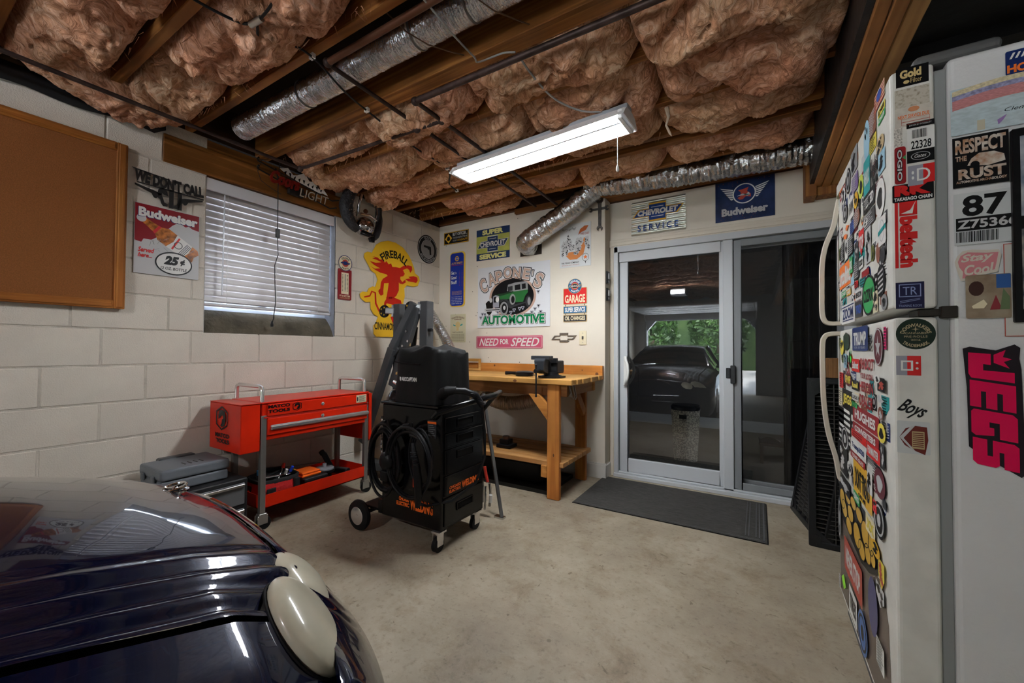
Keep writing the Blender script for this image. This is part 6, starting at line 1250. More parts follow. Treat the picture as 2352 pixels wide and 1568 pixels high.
def sticker(i, u0, u1, z0, z1, kind, col, motif, par, place):
    dx = .0010+.00004*i if i < 200 else .0002+.000004*(i-200); o = None
    cx, cz, w_, h_ = (u0+u1)/2, (z0+z1)/2, (u1-u0), (z1-z0)
    if kind != 'n':
        o = B().poly(fshape(kind, u0, u1, z0, z1), 0).build('sticker', pal(col)); place(o, dx); o.parent = par
    host = o or par; dx += .0006 if i < 200 else .0003
    def pr(b, m_, nm='print'):
        if b.f: q = b.build(nm, m_); place(q, dx); q.parent = host
    def tx(s, c_, bx_, **k):
        q = text(s, bx_, 0, pal(c_), None, name='lettering', **k); place(q, dx); q.parent = host
    b = B(); r_ = random.Random(i); dark = pal('black') if col not in ('black', 'darkgrey', 'maroon', 'navy', 'darkred', 'blackgreen', 'brown', 'purple') else pal('lightgrey')
    code = {'t': 'white', 'b': 'navy', 'w': 'white', 'k': 'black', 'u': 'blue', 'y': 'yellow', 'n': 'darkred'}
    inner = (u0+w_*.1, u1-w_*.1, z0+h_*.22, z1-h_*.22)
    if motif in ('kRACE', 'wSPEED', 'wOIL'): motif = ('k' if dark == pal('black') and col != 'black' else 'w')+motif[1:]
    if motif and motif[0] in code and len(motif) > 1 and (motif[1:2].isupper() or motif in ('tutolite', 'yxx', 'wEdelbrock')):
        s = motif[1:]; c_ = code[motif[0]]
        if s == 'OZRK': c_ = 'black'; ring(b, cx, cz, w_*.52, w_*.46, 0, 32, h_*.52, h_*.46); pr(b, pal('black')); inner = (u0+w_*.1, u1-w_*.12, z0+h_*.33, z1-h_*.33)
        if s == 'Holz': c_ = 'black'; inner = (u0, u1, z0, z1)
        if kind == 'n': inner = (u0, u1, z0, z1)
        if s == 'utolite': inner = (u0+w_*.02, u1-w_*.05, z0+h_*.12, z1-h_*.12)
        if s == 'Wash and Co': inner = (u0+w_*.1, u1-w_*.1, z0+h_*.3, z1-h_*.3)
        tx(s.upper() if s in ('Wash and Co',) else s, c_, inner, bold=.04)
        if s == 'ZOOM':
            b = B().poly(rect(u0+w_*.1, u1-w_*.1, z0+h_*.12, z0+h_*.18), 0).poly(rect(u0+w_*.05, u1-w_*.05, z0+h_*.84, z0+h_*.9), 0); pr(b, pal('navy'))
        if s == 'TRUMP': tx('FOR 100 YEARS', 'lightgrey', (u0+w_*.15, u1-w_*.15, z0+h_*.08, z0+h_*.18)); 
        if s == 'DONT TREAD':
            tx('ON ME', 'black', (u0+w_*.3, u1-w_*.3, z0+h_*.05, z0+h_*.17), bold=.03)
            bb = B(); P_ = []
            for k in range(40): a = k*.42; rr = w_*.22*(1-k/55); P_.append([(cx+rr*math.cos(a), 0, cz+h_*.05+k*h_*.008+rr*.25*math.sin(a)), (cx+rr*.85*math.cos(a), 0, cz+h_*.05+k*h_*.008+h_*.012+rr*.2*math.sin(a))])
            bb.grid(P_); pr(bb, pal('blackgreen'))
        return
    if motif == 'lines' or motif == 'band':
        if motif == 'band': b.poly([(u0, cz-h_*.12), (u1, cz+h_*.0), (u1, cz+h_*.16), (u0, cz+h_*.04)], 0); pr(b, pal('teal')); b = B(); ring(b, cx, cz, w_*.3, w_*.27, 0, 20, h_*.38, h_*.36); pr(b, pal('grey')); return
        n = max(3, int(h_/.008))
        for k in range(min(n, 9)): b.poly(rect(u0+w_*.1, u1-w_*r_.uniform(.08, .4), z0+h_*(k+.6)/(min(n, 9)+.5), z0+h_*(k+1.0)/(min(n, 9)+.5)), 0)
        pr(b, dark)
    elif motif in ('xx',): tx(r_.choice(['SRS', 'DEI', 'KOI', 'MSD']), 'white' if col != 'yellow' else 'black', inner, bold=.04)
    elif motif == 'yxx': tx('JET', 'amber', inner)
    elif motif == 'flag':
        for k in range(5): b.poly(rect(u0, u1, z0+h_*k*.2, z0+h_*(k*.2+.1)), 0)
        pr(b, pal('redfade')); b = B().poly(circ(cx, cz+h_*.1, w_*.25, h_*.3, 14), 0); dx += .0004; pr(b, pal('blue'))
    elif motif == 'flagbw':
        for k in range(6): b.poly(rect(u0 if k < 3 else u0, u1, z0+h_*k/6, z0+h_*(k+.5)/6), 0)
        b.poly(rect(u0, cx, cz, z1), .0); pr(b, pal('black'))
    elif motif == 'chev':
        for k in range(3): z_ = z0+h_*k*.28; b.poly([(u0, z_+h_*.3), (cx, z_), (u1, z_+h_*.3), (u1, z_+h_*.44), (cx, z_+h_*.14), (u0, z_+h_*.44)], 0)
        pr(b, pal('black'))
    elif motif == 'star': b.poly([(cx+(w_*.3 if k % 2 == 0 else w_*.12)*math.sin(k*PI/5), cz+(h_*.3 if k % 2 == 0 else h_*.12)*math.cos(k*PI/5)) for k in range(10)], 0); ring(b, cx, cz, w_*.48, w_*.42, 0, 24, h_*.48, h_*.45); pr(b, pal('lightgrey'))
    elif motif == 'stripes':
        for k in range(5): z_ = z0+h_*(.15+.15*k); b.poly([(u0+w_*.2, z_-h_*.04), (u1-w_*.2, z_+h_*.04), (u1-w_*.2, z_+h_*.10), (u0+w_*.2, z_+h_*.02)], 0)
        pr(b, pal('lightgrey'))
    elif motif == 'ring': ring(b, cx, cz, w_*.42, w_*.34, 0, 20, h_*.42, h_*.36); b.poly(circ(cx, cz, w_*.16, h_*.18, 10), 0); pr(b, dark)
    elif motif in ('splash', 'splashw', 'blob', 'face', 'redblob', 'dots'):
        cm_ = {'splash': pal('orange'), 'splashw': pal('lightgrey'), 'redblob': pal('redfade')}.get(motif, dark)
        if motif == 'face': b.poly([(cx+w_*.26*math.cos(a)*(1+.25*math.sin(3*a+i)), cz-h_*.02+h_*.28*math.sin(a)) for a in [k*PI/9 for k in range(18)]], 0)
        elif motif == 'dots': [b.poly(circ(cx+r_.uniform(-.25, .25)*w_, cz+r_.uniform(-.35, .35)*h_, w_*.08, w_*.08, 8), 0) for k in range(6)]
        else:
            for k in range(5):
                ax, az = cx+r_.uniform(-.22, .22)*w_, cz+r_.uniform(-.3, .3)*h_; rr = r_.uniform(.08, .22)
                b.poly([(ax+w_*rr*math.cos(a)*(1+.45*math.sin(a*r_.randint(3, 5)+k)), az+h_*rr*.8*math.sin(a)*(1+.3*math.cos(4*a))) for a in [q_*PI/9 for q_ in range(18)]], -.00002*k)
        pr(b, cm_)
rf = random.Random(11); used_ = []
for k in range(150):
    up_ = k % 5 < 3; w_ = rf.uniform(.045, .10); h_ = rf.uniform(.028, .06)
    yy_ = rf.uniform(1.45, 2.27-w_); z_ = rf.uniform(1.24, 1.83-h_) if up_ else rf.uniform(.60, 1.185-h_)
    sticker(200+k, -yy_-w_, -yy_, z_, z_+h_, rf.choice(['r', 'r', 'r', 'o', 's']), rf.choice(['black', 'black', 'darkgrey', 'white', 'grey', 'lightgrey', 'maroon', 'navy', 'cream', 'teal', 'darkred', 'brown', 'olive', 'orange', 'white']), rf.choice(['lines', 'blob', 'lines', 'ring', 'face', 'stripes', 'kRACE', 'wSPEED', 'wOIL']) , fd if up_ else ld, fplace)
# vinyl sheet low on the door, then the loose stickers
q = B().poly([(-2.27, .09), (-1.47, .09), (-1.50, .36), (-1.56, .45), (-1.75, .42), (-2.05, .40), (-2.27, .43)], 0).build('vinyl_sheet', mat('sheet_taupe', (.13, .10, .085), .25, var=.1, vs=6)); fplace(q, .0004); q.parent = ld
q = B().poly([(-2.262, .546), (-1.993, .580), (-1.711, .585), (-1.602, .538), (-1.566, .499), (-1.614, .445), (-1.719, .405), (-1.839, .385), (-2.003, .395), (-2.203, .415), (-2.278, .472)], 0).build('sticker', pal('black')); fplace(q, .0022); q.parent = ld
gs = mat('gold_scale', (.62, .36, .05), .35)
for k, (cy_, cz_, ry_, rz_) in enumerate(((2.183, .5, .06, .04), (2.062, .54, .055, .027), (1.957, .55, .053, .024), (2.138, .472, .06, .034), (2.011, .494, .057, .031), (1.853, .543, .055, .026), (2.041, .437, .058, .032), (1.891, .458, .065, .044), (1.761, .513, .058, .042), (1.816, .437, .053, .033), (1.726, .461, .045, .032), (1.678, .512, .037, .036), (1.655, .475, .035, .026))):
    b = B().poly(circ(-cy_, cz_, ry_, rz_, 22), -.00008*k); o_ = b.build('gold_disc', gs); fplace(o_, .0034); o_.parent = q
    b = B(); ring(b, -cy_, cz_, ry_, ry_-.004, -.00008*k-.00003, 24, rz_, rz_-.004); o_ = b.build('disc_outline', pal('black')); fplace(o_, .0038); o_.parent = q
for i, (y0, y1, z0, z1, kind, col, motif) in enumerate(FRONT_STICKERS):
    y0 = min(y0, 2.277); y1 = max(y1, 1.428)
    if z1 < .08: continue
    sticker(i+20, -y0, -y1, max(z0, .09), z1, kind, col, motif, fd if z0 > 1.2 else ld, fplace)
# stickers on the near edge of the doors and on the side
def splace(o, dx):
    for v in o.data.vertices:
        x, y, z = v.co; v.co = (x-off_[0], YA-dx+y-off_[1], z-off_[2])
    return o
def P(k): x0, x1, z0, z1 = SIDE[k]; return (x0+.004 if x0 < 3.36 else x0, x1, z0, z1)
def SP(par, pts, m_, dx, nm='sticker'):
    o = B().poly(pts, 0).build(nm, m_); splace(o, dx); o.parent = par; return o
def ST(par, s, bx_, m_, dx, **k):
    o = text(s, bx_, 0, m_, None, **k); splace(o, dx); o.parent = par; return o
def inset(b_, a0, a1, c0, c1): x0, x1, z0, z1 = b_; return (x0+(x1-x0)*a0, x0+(x1-x0)*a1, z0+(z1-z0)*c0, z0+(z1-z0)*c1)
g = P('gold'); o = SP(fd, rect(*g), pal('black'), .0006); ST(o, 'Gold', inset(g, .12, .78, .42, .88), pal('gold'), .0012, bold=.05); ST(o, 'Filter', inset(g, .45, .80, .12, .38), pal('gold'), .0012)
o_ = SP(o, circ(inset(g, .32, 0, 0, 0)[0], g[2]+.011, .006, .0045, 14), pal('gold'), .0012, 'badge')
dirty = mat('dirty_label', (.50, .46, .38), .6, col2=(.22, .16, .10), vs=120, thr=(.50, .75))
SP(fd, rect(*P('paper')), dirty, .0006); g = P('service'); o = SP(fd, rect(*g), mat('old_label', (.56, .52, .45), .5, var=.08, vs=60), .0008); ST(o, 'NEXT SERVICE DUE', inset(g, .08, .9, .42, .60), pal('orange'), .0014, bold=.02)
SP(o, circ((g[0]+g[1])/2, g[3]-.008, .011, .007, 12), mat('faded_orange', (.6, .25, .12), .5), .0014, 'print')
b = B(); [frame(b, g[0]+.02*0+.012+.0*k, g[1]-.006, g[2]+.004+.008*k, g[2]+.012+.008*k, .0006, 0) for k in range(2)]; q = b.build('print', pal('redfade')); splace(q, .0014); q.parent = o
g = P('strip'); o = SP(fd, rect(*g), pal('black'), .001); ST(o, 'DRIVEN BY POSSIBILITY', inset(g, .1, .9, .35, .65), pal('lightgrey'), .0014)
g = P('label'); o = SP(fd, rect(*g), pal('white'), .0009); ST(o, '22328', inset(g, .14, .88, .04, .42), pal('black'), .0014, bold=.02)
b = B(); x = g[0]+.009
while x < g[1]-.014: w_ = rnd.choice([.0006, .001, .0015]); b.poly(rect(x, x+w_, g[2]+.030, g[3]-.004), 0); x += w_+rnd.choice([.0006, .0009])
q = b.build('barcode', pal('black')); splace(q, .0014); q.parent = o
g = P('belt'); o = SP(fd, rect(*g), pal('black'), .001); b = B(); ring(b, (g[0]+g[1])/2, (g[2]+g[3])/2, .018, .0168, 0, 24, .010, .009); q = b.build('print', pal('lightgrey')); splace(q, .0014); q.parent = o; ST(o, 'Gates', inset(g, .28, .72, .38, .66), pal('white'), .0014, shear=.4)
g = P('ogio'); o = SP(fd, rect(*g, .006), pal('darkred'), .0014); ST(o, 'OGIO', inset(g, .18, .72, .06, .94), pal('black'), .0020, rot=-PI/2, bold=.10); ST(o, 'OGIO', inset(g, .24, .66, .08, .92), pal('lightgrey'), .0024, rot=-PI/2, bold=.03); SP(o, [(g[1]-.007, g[3]-.03), (g[1]-.001, g[3]-.024), (g[1]-.0005, g[3]-.036)], pal('green'), .0025, 'leaf_print')
SP(fd, rect(g[0]-.0, g[0]+.016, g[3]+.002, g[3]+.05), mat('tiny_print_label', (.50, .47, .42), .6, var=.4, vs=300), .0007)
g = P('smile'); o = SP(fd, rect(g[0], (g[0]+g[1])/2+.004, g[2], g[3]), pal('medgrey'), .0016); SP(o, rect((g[0]+g[1])/2+.004, g[1], g[2]+.004, g[3]), pal('red'), .0017, 'red_half'); ST(o, ':', inset(g, .14, .24, .3, .72), pal('white'), .0023, bold=.05); ST(o, 'D', inset(g, .34, .84, .2, .82), pal('white'), .0023)
g = P('rk'); o = SP(fd, rect(*g, .003), pal('black'), .0012); ST(o, 'RK', inset(g, .05, .93, .34, .96), pal('red'), .0015, bold=.07); ST(o, 'TAKASAGO CHAIN', inset(g, .04, .96, .07, .27), pal('white'), .0018, bold=.04)
g = P('bell'); o = SP(fd, rect(g[0], g[0]+.0065, g[2], g[3]), pal('red'), .0008); SP(o, rect(g[0]+.009, g[1], g[3]-.038, g[3]), pal('red'), .0008, 'red_square'); SP(o, [(g[0]+.012, g[3]-.032), (g[0]+.03, g[3]-.024), (g[1]-.002, g[3]-.001), (g[1]-.006, g[3]-.014), (g[0]+.034, g[3]-.034)], fe, .0012, 'swoosh'); ST(o, 'belltech', (g[0]+.009, g[1]+.0, g[2], g[3]-.040), pal('red'), .0009, rot=-PI/2, bold=.07)
g = P('card'); o = SP(fd, rect(*g), mat('card_navy', (.012, .012, .05), .3), .0008); b = B(); frame(b, g[0]+.006, g[1]-.006, g[2]+.03, g[3]-.005, .002, 0); [b.poly([(g[0]+.008, g[2]+.014+.004*k), (g[1]-.008, g[2]+.022+.003*k), (g[1]-.008, g[2]+.023+.003*k), (g[0]+.008, g[2]+.0155+.004*k)], 0) for k in range(2)]; q = b.build('print', mat('print_steel_blue', (.25, .3, .5), .4)); splace(q, .0013); q.parent = o
ST(o, 'TR', inset(g, .25, .75, .52, .82), mat('print_steel_blue', (.25, .3, .5), .4), .0014); ST(o, 'TRAINING ROOM', inset(g, .1, .9, .06, .15), mat('print_steel_blue', (.25, .3, .5), .4), .0014)
g = P('dog'); cx_, cz_ = (g[0]+g[1])/2, (g[2]+g[3])/2; dk = mat('oval_green_black', (.010, .022, .014), .35); tan_ = mat('print_khaki', (.42, .34, .2), .45)
o = SP(ld, circ(cx_, cz_, (g[1]-g[0])/2, (g[3]-g[2])/2, 36), dk, .0008)
ST(o, 'DOGWALKERS', (cx_-.036, cx_+.036, cz_+.018, cz_+.027), tan_, .0014, bold=.03, arc=.026); ST(o, 'CANNABIS', (cx_-.020, cx_+.020, cz_-.0005, cz_+.0045), tan_, .0014); ST(o, 'PRE-ROLLS', (cx_-.022, cx_+.022, cz_-.0095, cz_-.0045), tan_, .0014); ST(o, '2016', (cx_-.009, cx_+.009, cz_-.018, cz_-.0135), tan_, .0014); ST(o, 'TRADEMARK', (cx_-.026, cx_+.026, cz_-.034, cz_-.026), tan_, .0014, bold=.03, arc=-.034); SP(o, [(cx_+(.008 if k % 2 == 0 else .0018)*math.sin(k*PI/4), cz_+.012+(.008 if k % 2 == 0 else .0018)*math.cos(k*PI/4)) for k in range(8)], tan_, .0014, 'star_print')
g = P('sad'); o = SP(ld, rect(g[0], g[0]+.021, g[2], g[3]), pal('medgrey'), .0008); SP(o, rect(g[0]+.021, g[1], g[2], g[3]), pal('red'), .0009, 'red_half'); b = B(); frame(b, g[0]+.009, g[0]+.032, g[2]+.012, g[3]-.012, .004, 0); b.poly(circ(g[0]+.0395, g[2]+.018, .0028, None, 10), 0).poly(circ(g[0]+.0395, g[3]-.018, .0028, None, 10), 0); q = b.build('print', pal('white')); splace(q, .0015); q.parent = o
g = P('boys'); o = ST(ld, 'Boys', (g[0]+.006, g[1]+.002, g[2]-.004, g[3]-.002), pal('black'), .0012, shear=.5, rot=-.38, bold=.02, name='sticker')
g = P('shieldplate'); o = SP(ld, rect(*g, .003), mat('clear_sticker', (.56, .58, .58), .2), .0008); x0, x1, z0, z1 = P('shield'); zc = (z0+z1)/2
SP(o, [(x0, zc+.004), (x0+.012, z1-.008), (x0+.03, z1), (x1-.002, z1-.002), (x1, zc), (x1-.006, z0-.002), (x0+.026, z0+.008), (x0+.01, zc-.016)], mat('shield_maroon', (.14, .02, .015), .35), .0014, 'shield_print'); SP(o, [(x0, zc+.004), (x0+.022, z1-.002), (x0+.03, z1), (x0+.008, zc+.002), (x0+.03, z0+.006), (x0+.024, z0+.008)], pal('lightgrey'), .0018, 'chevron_print')
b = B(); [b.poly(rect(x0+.025, x0+.046, z0+.014+.0048*k, z0+.0165+.0048*k), 0) for k in range(9)]; frame(b, x0+.024, x0+.047, z0+.012, z0+.056, .0015, 0); q = b.build('grille_print', pal('tan')); splace(q, .002); q.parent = o
# cabinet side
cb_ = t
g = P('home'); o = SP(cb_, rect(*g, .004), pal('navy'), .0008); ST(o, 'HO', inset(g, .05, .75, .08, .42), pal('orange'), .0014, bold=.05); b = B(); [b.poly([(g[0]+.006+.009*k, g[3]-.02), (g[0]+.012+.009*k, g[3]-.006), (g[0]+.016+.009*k, g[3]-.006), (g[0]+.010+.009*k, g[3]-.02)], 0) for k in range(4)]; q = b.build('print', pal('white')); splace(q, .0014); q.parent = o
g = SIDE['drawing']; o = SP(cb_, rect(*g), mat('child_paper', (.46, .55, .58), .7, var=.10, vs=60, stretch=(1, 1, 3)), .0006, 'child_drawing')
def arcband(z_, h_, m_, d_): SP(o, [(g[0]+.003+(g[1]-g[0]-.006)*k/10, z_+.012*math.sin(PI*k/16)) for k in range(11)]+[(g[1]-.003-(g[1]-g[0]-.006)*k/10, z_-h_+.012*math.sin(PI*(10-k)/16)) for k in range(11)], m_, d_, 'crayon_band')
arcband(g[3]-.006, .014, mat('crayon_yellow', (.62, .54, .34), .8, var=.2, vs=150), .0010); arcband(g[3]-.018, .012, mat('crayon_blue', (.28, .28, .45), .8, var=.3, vs=150), .0012); arcband(g[3]-.030, .024, mat('crayon_red', (.52, .22, .22), .8, var=.2, vs=120, stretch=(1, 1, 6)), .0014)
SP(o, rect(g[0]+.045, g[0]+.058, g[2]+.003, g[2]+.028), mat('crayon_cream', (.52, .48, .36), .8), .0014, 'door_drawing'); SP(o, [(g[0]+.078, g[2]+.02), (g[0]+.094, g[2]+.03), (g[0]+.088, g[2]+.018), (g[0]+.08, g[2]+.008)], mat('crayon_purple', (.3, .18, .42), .8), .0014, 'heart_drawing'); ST(o, 'Clem', (g[0]+.09, g[0]+.125, g[2]+.036, g[2]+.045), pal('black'), .0014, shear=.3)
g = P('rust'); o = SP(cb_, rect(*g), pal('black'), .0010); rs = mat('rust_print', (.38, .20, .11), .5, col2=(.6, .55, .48), vs=60)
for s_, a in (('RESPECT', (.05, .95, .66, .95)), ('THE', (.05, .26, .52, .62)), ('RUST', (.1, .95, .15, .36)), ('AUTOMOTIVE ARCHAEOLOGY', (.06, .96, .08, .13))): ST(o, s_, inset(g, *a), rs, .0016, bold=.04)
SP(o, [(g[0]+.025, g[2]+.052), (g[0]+.032, g[2]+.068), (g[0]+.045, g[2]+.079), (g[0]+.07, g[2]+.078), (g[0]+.086, g[2]+.068), (g[0]+.088, g[2]+.052), (g[0]+.06, g[2]+.046)], rs, .0016, 'car_print'); SP(o, circ(g[0]+.038, g[2]+.052, .008, .009, 14), pal('black'), .0018, 'wheel_print')
g = P('n87'); o = SP(cb_, rect(g[0], g[1]+.01, g[2]-.062, g[3]+.003), mat('clear_tag', (.55, .57, .57), .25), .0008, 'plastic_tag'); ST(o, '87', (g[0]+.014, g[1]-.005, g[2]+.006, g[3]-.004), pal('black'), .0014, bold=.03)
g = P('z75'); SP(o, rect(*g), pal('black'), .0012, 'black_strip'); ST(o, 'Z75366', inset(g, .02, .98, .15, .85), pal('lightgrey'), .0018, bold=.03)
g = P('bar'); b = B(); x = g[0]
while x < g[1]: w_ = rnd.choice([.0007, .0012, .0022]); b.poly(rect(x, x+w_, g[2]+.002, g[3]-.002), 0); x += w_+rnd.choice([.0007, .0013])
q = b.build('barcode', pal('black')); splace(q, .0014); q.parent = o
g = P('cool'); pk = mat('sticker_pink', (.60, .22, .24), .4); o = SP(cb_, [(g[0]+.0+x*(g[1]-g[0]), g[2]+z*(g[3]-g[2])) for x, z in [(.05, .45), (.02, .62), (.08, .8), (.2, .95), (.4, .98), (.7, .93), (.95, .92), (1, .75), (.96, .5), (.92, .25), (.6, .18), (.35, .03), (.15, .02), (.1, .2)]], mat('sticker_cream', (.62, .56, .48), .4), .0009); SP(o, [(g[0]+.0+x*(g[1]-g[0]), g[2]+z*(g[3]-g[2])) for x, z in [(.12, .45), (.09, .62), (.15, .8), (.3, .9), (.7, .84), (.94, .84), (.9, .55), (.86, .32), (.6, .26), (.35, .1), (.18, .1), (.2, .3)]], pk, .0012, 'pink_field'); ST(o, 'Stay', inset(g, .15, .85, .55, .85), mat('sticker_cream', (.62, .56, .48), .4), .0018, shear=.3, bold=.03, rot=.08); ST(o, 'Cool', inset(g, .22, .85, .2, .52), mat('sticker_cream', (.62, .56, .48), .4), .0018, shear=.3, bold=.03, rot=.08)
g = P('nativ'); o = SP(cb_, rect(*g, .004), mat('magnet_brown', (.20, .13, .08), .25, col2=(.34, .28, .2), vs=18), .003, 'picture_magnet'); SP(o, rect(g[1]-.024, g[1]-.001, g[3]-.034, g[3]-.001), mat('magnet_blue', (.03, .10, .3), .3), .0034, 'blue_patch'); SP(o, [(g[0]+.01, g[2]+.03), (g[0]+.03, g[2]+.045), (g[0]+.036, g[2]+.034), (g[0]+.03, g[2]+.024), (g[0]+.012, g[2]+.024)], pal('cream'), .0036, 'white_patch'); SP(o, circ(g[0]+.018, g[2]+.072, .013, .018, 14), mat('magnet_dark', (.05, .02, .015), .4), .0036, 'dark_patch'); SP(o, [(g[0]+.04, g[2]+.02), (g[0]+.05, g[2]+.055), (g[0]+.06, g[2]+.02)], mat('magnet_red', (.25, .03, .04), .4), .0036, 'red_patch'); SP(o, [(g[0]+.056, g[2]+.02), (g[0]+.062, g[2]+.07), (g[0]+.072, g[2]+.05), (g[0]+.072, g[2]+.02)], mat('magnet_green', (.12, .17, .08), .4), .0038, 'green_patch')
g = P('bag'); o = SP(cb_, rect(g[0], g[1], g[2]-.002, g[3]), mat('receipt_holder', (.58, .56, .52), .3), .0007, 'paper_holder'); b = B(); frame(b, g[0], g[1], g[2]-.002, g[3], .0015, 0); q = b.build('red_edge', pal('redfade')); splace(q, .0012); q.parent = o
g = P('frame'); o = B().box(g[0], g[1], YA-.012, YA, g[2], g[3]).build('picture_frame', pal('black'), t, bevel=.002); SP(o, rect(g[0]+.012, g[1]-.01, (g[2]+g[3])/2+.02, g[3]-.02), mat('photo_blue', (.10, .14, .20), .15, col2=(.4, .42, .45), vs=25), .013, 'photo'); SP(o, rect(g[0]+.012, g[1]-.01, g[2]+.03, (g[2]+g[3])/2-.01), mat('photo_dark', (.05, .06, .08), .15, col2=(.3, .28, .25), vs=30), .013, 'photo')
g = P('jegs'); mg = mat('sticker_magenta', (.72, .0, .075), .3); BKS = mat('sticker_black', (.012, .008, .012), .35)
def blk_letter(ch, zt, zb, sh): 
    x0_, x1_ = g[0]+.010+sh, g[1]-.006+sh*.8
    return (x0_, x1_, zb, zt)
o = SP(cb_, [(g[0], g[3]-.006), (g[0]+.012, g[3]-.001), (g[0]+.055, g[3]-.010), (g[0]+.085, g[3]+.004), (g[0]+.094, g[3]-.004), (g[0]+.092, g[3]-.03), (g[0]+.095, g[3]-.055), (g[1]+.001, g[2]+.035), (g[1]+.002, g[2]-.004), (g[1]-.006, g[2]-.012), (g[0]+.03, g[2]+.030), (g[0]+.008, g[2]+.05), (g[0]+.006, g[3]-.1)], BKS, .0008)
hh = (g[3]-g[2])
for k, ch in enumerate('JEGS'):
    zt = g[3]-.012-hh*.235*k; sk = .003*k; X0_, X1_ = g[0]+.009+sk*.6, g[1]-.014+sk*.6
    H_ = hh*.215; dr_ = .022    # letters turned on their side, reading downward; skewed
    def q_(pts): return [(X0_+(X1_-X0_)*a, zt-H_*b-dr_*a*.6) for a, b in pts]
    if ch == 'J': SP(o, q_([(0, .05), (.5, .0), (.5, .42), (.33, .42), (.33, .66), (1, .6), (1, .98), (.06, 1.0), (0, .85)]), mg, .0014, 'letter_print'); SP(o, q_([(.56, .02), (.82, -.22), (.76, .06), (.95, .1), (.78, .24), (.9, .46), (.56, .32)]), mg, .0014, 'crown_print')
    if ch == 'E': SP(o, q_([(0, 0), (1, 0), (1, 1), (.72, 1), (.72, .38), (.60, .38), (.60, 1), (.36, 1), (.36, .38), (.25, .38), (.25, 1), (0, 1)]), mg, .0014, 'letter_print')
    if ch == 'G': SP(o, q_([(0, .1), (.06, 0), (.9, 0), (1, .12), (1, 1), (.62, 1), (.62, .42), (.40, .42), (.40, .62), (.50, .62), (.5, .9), (.1, 1), (0, .9)]), mg, .0014, 'letter_print')
    if ch == 'S': SP(o, q_([(0, 0), (.32, 0), (.32, .6), (.44, .6), (.44, .0), (.9, 0), (1, .1), (1, 1), (.68, 1), (.68, .4), (.58, .4), (.58, .9), (.5, 1), (.1, 1), (0, .88)]), mg, .0014, 'letter_print')
tg = FRG
tag(B().tube([(4.3, .6, 2.34), (3.9, 1.2, 2.32), (3.75, 1.6, 2.36)], [.13, .13, .13], 18).build('round_duct', mat('dark_duct', (.10, .10, .105), .4, metal=.7, bump=.7, bs=18), None, smooth=True), 'dark wrapped duct under the black ceiling above the refrigerator', 'duct')
# ---- black plastic grids leaning between the door and the refrigerator
gk = mat('grid_black', (.010, .010, .011), .38); gkd = mat('grid_back', (.006, .006, .006), .7)
def grate(label, loc, W_, H_, nx, nz, rz, rx):
    t = thing('plastic_grid_panel', label, 'grid panel', loc, world=False); t.rotation_euler = (rx, 0, rz)
    b = B()
    for a in ((0, .035, 0, H_), (W_-.035, W_, 0, H_), (.035, W_-.035, 0, .035), (.035, W_-.035, H_-.035, H_)): b.box(a[0], a[1], 0, .05, a[2], a[3])
    b.build('rim', gk, t, bevel=.006, seg=2)
    b = B()
    for cx_, cz_, sx, sz in ((.035, .035, 1, 1), (W_-.035, .035, -1, 1), (.035, H_-.035, 1, -1), (W_-.035, H_-.035, -1, -1)): b.poly([(cx_, cz_), (cx_+sx*.07, cz_), (cx_, cz_+sz*.07)], .004, .03)
    b.build('corner_gusset', gk, t)
    bars = B().box(.035, W_-.035, .006, .012, .035, .036)
    mh = None
    for k in range(1, nz):
        z = .035+(H_-.07)*k/nz
        if mh is None: o = B().box(.035, W_-.035, .008, .030, -.0016, .0016).build('rib', mat('rib_worn', (.045, .042, .038), .4), t); mh = o.data
        else: o = bpy.data.objects.new('rib', mh); C.objects.link(o); o.parent = t
        o.location = (0, 0, z)
    mh = None
    for k in range(1, nx):
        x = .035+(W_-.07)*k/nx
        if mh is None: o = B().box(-.002, .002, .006, .030, .035, H_-.035).build('upright_rib', mat('rib_worn', (.045, .042, .038), .4), t); mh = o.data
        else: o = bpy.data.objects.new('upright_rib', mh); C.objects.link(o); o.parent = t
        o.location = (x, 0, 0)
    B().box(.02, W_-.02, .046, .05, .02, H_-.02).build('back_sheet', gkd, t)
    for cx_, cz_ in ((.035, H_-.035), (.035, .045)): B().lathe([(.012, -.004), (.022, -.004), (.022, .0)], (cx_, 0, cz_), 'y', 18).build('foot_socket', gk, t, smooth=True)
    return t
grate('black slotted plastic panel standing upright facing the room beside the refrigerator', (3.292, 2.89, 0), .60, .96, 6, 36, -.05, -.04)
grate('black slotted plastic panel seen edge on leaning behind the upright one', (3.235, 3.50, .0), .62, .93, 6, 34, -1.38, -.17)
tag(B().box(3.43, 3.52, 3.22, 3.36, .93, 1.07).box(3.425, 3.43, 3.225, 3.355, .935, .945).build('pallet_block', wood('pallet_wood', (.30, .15, .06), (.2, .09, .03), 'z'), None, bevel=.003), 'square wooden block seen between the refrigerator handle and the sliding door', 'block')
t = thing('cabinet_tower', 'black plastic storage tower behind the grid panels beside the refrigerator', 'cabinet', (4.2, 3.2, 0)); B().box(3.95, 4.5, 3.1, 3.55, 0, .925).build('cabinet_body', mat('tower_black', (.012, .012, .013), .6), t, bevel=.005); B().box(3.94, 4.51, 3.09, 3.56, .925, .93).build('cabinet_top', gk, t)
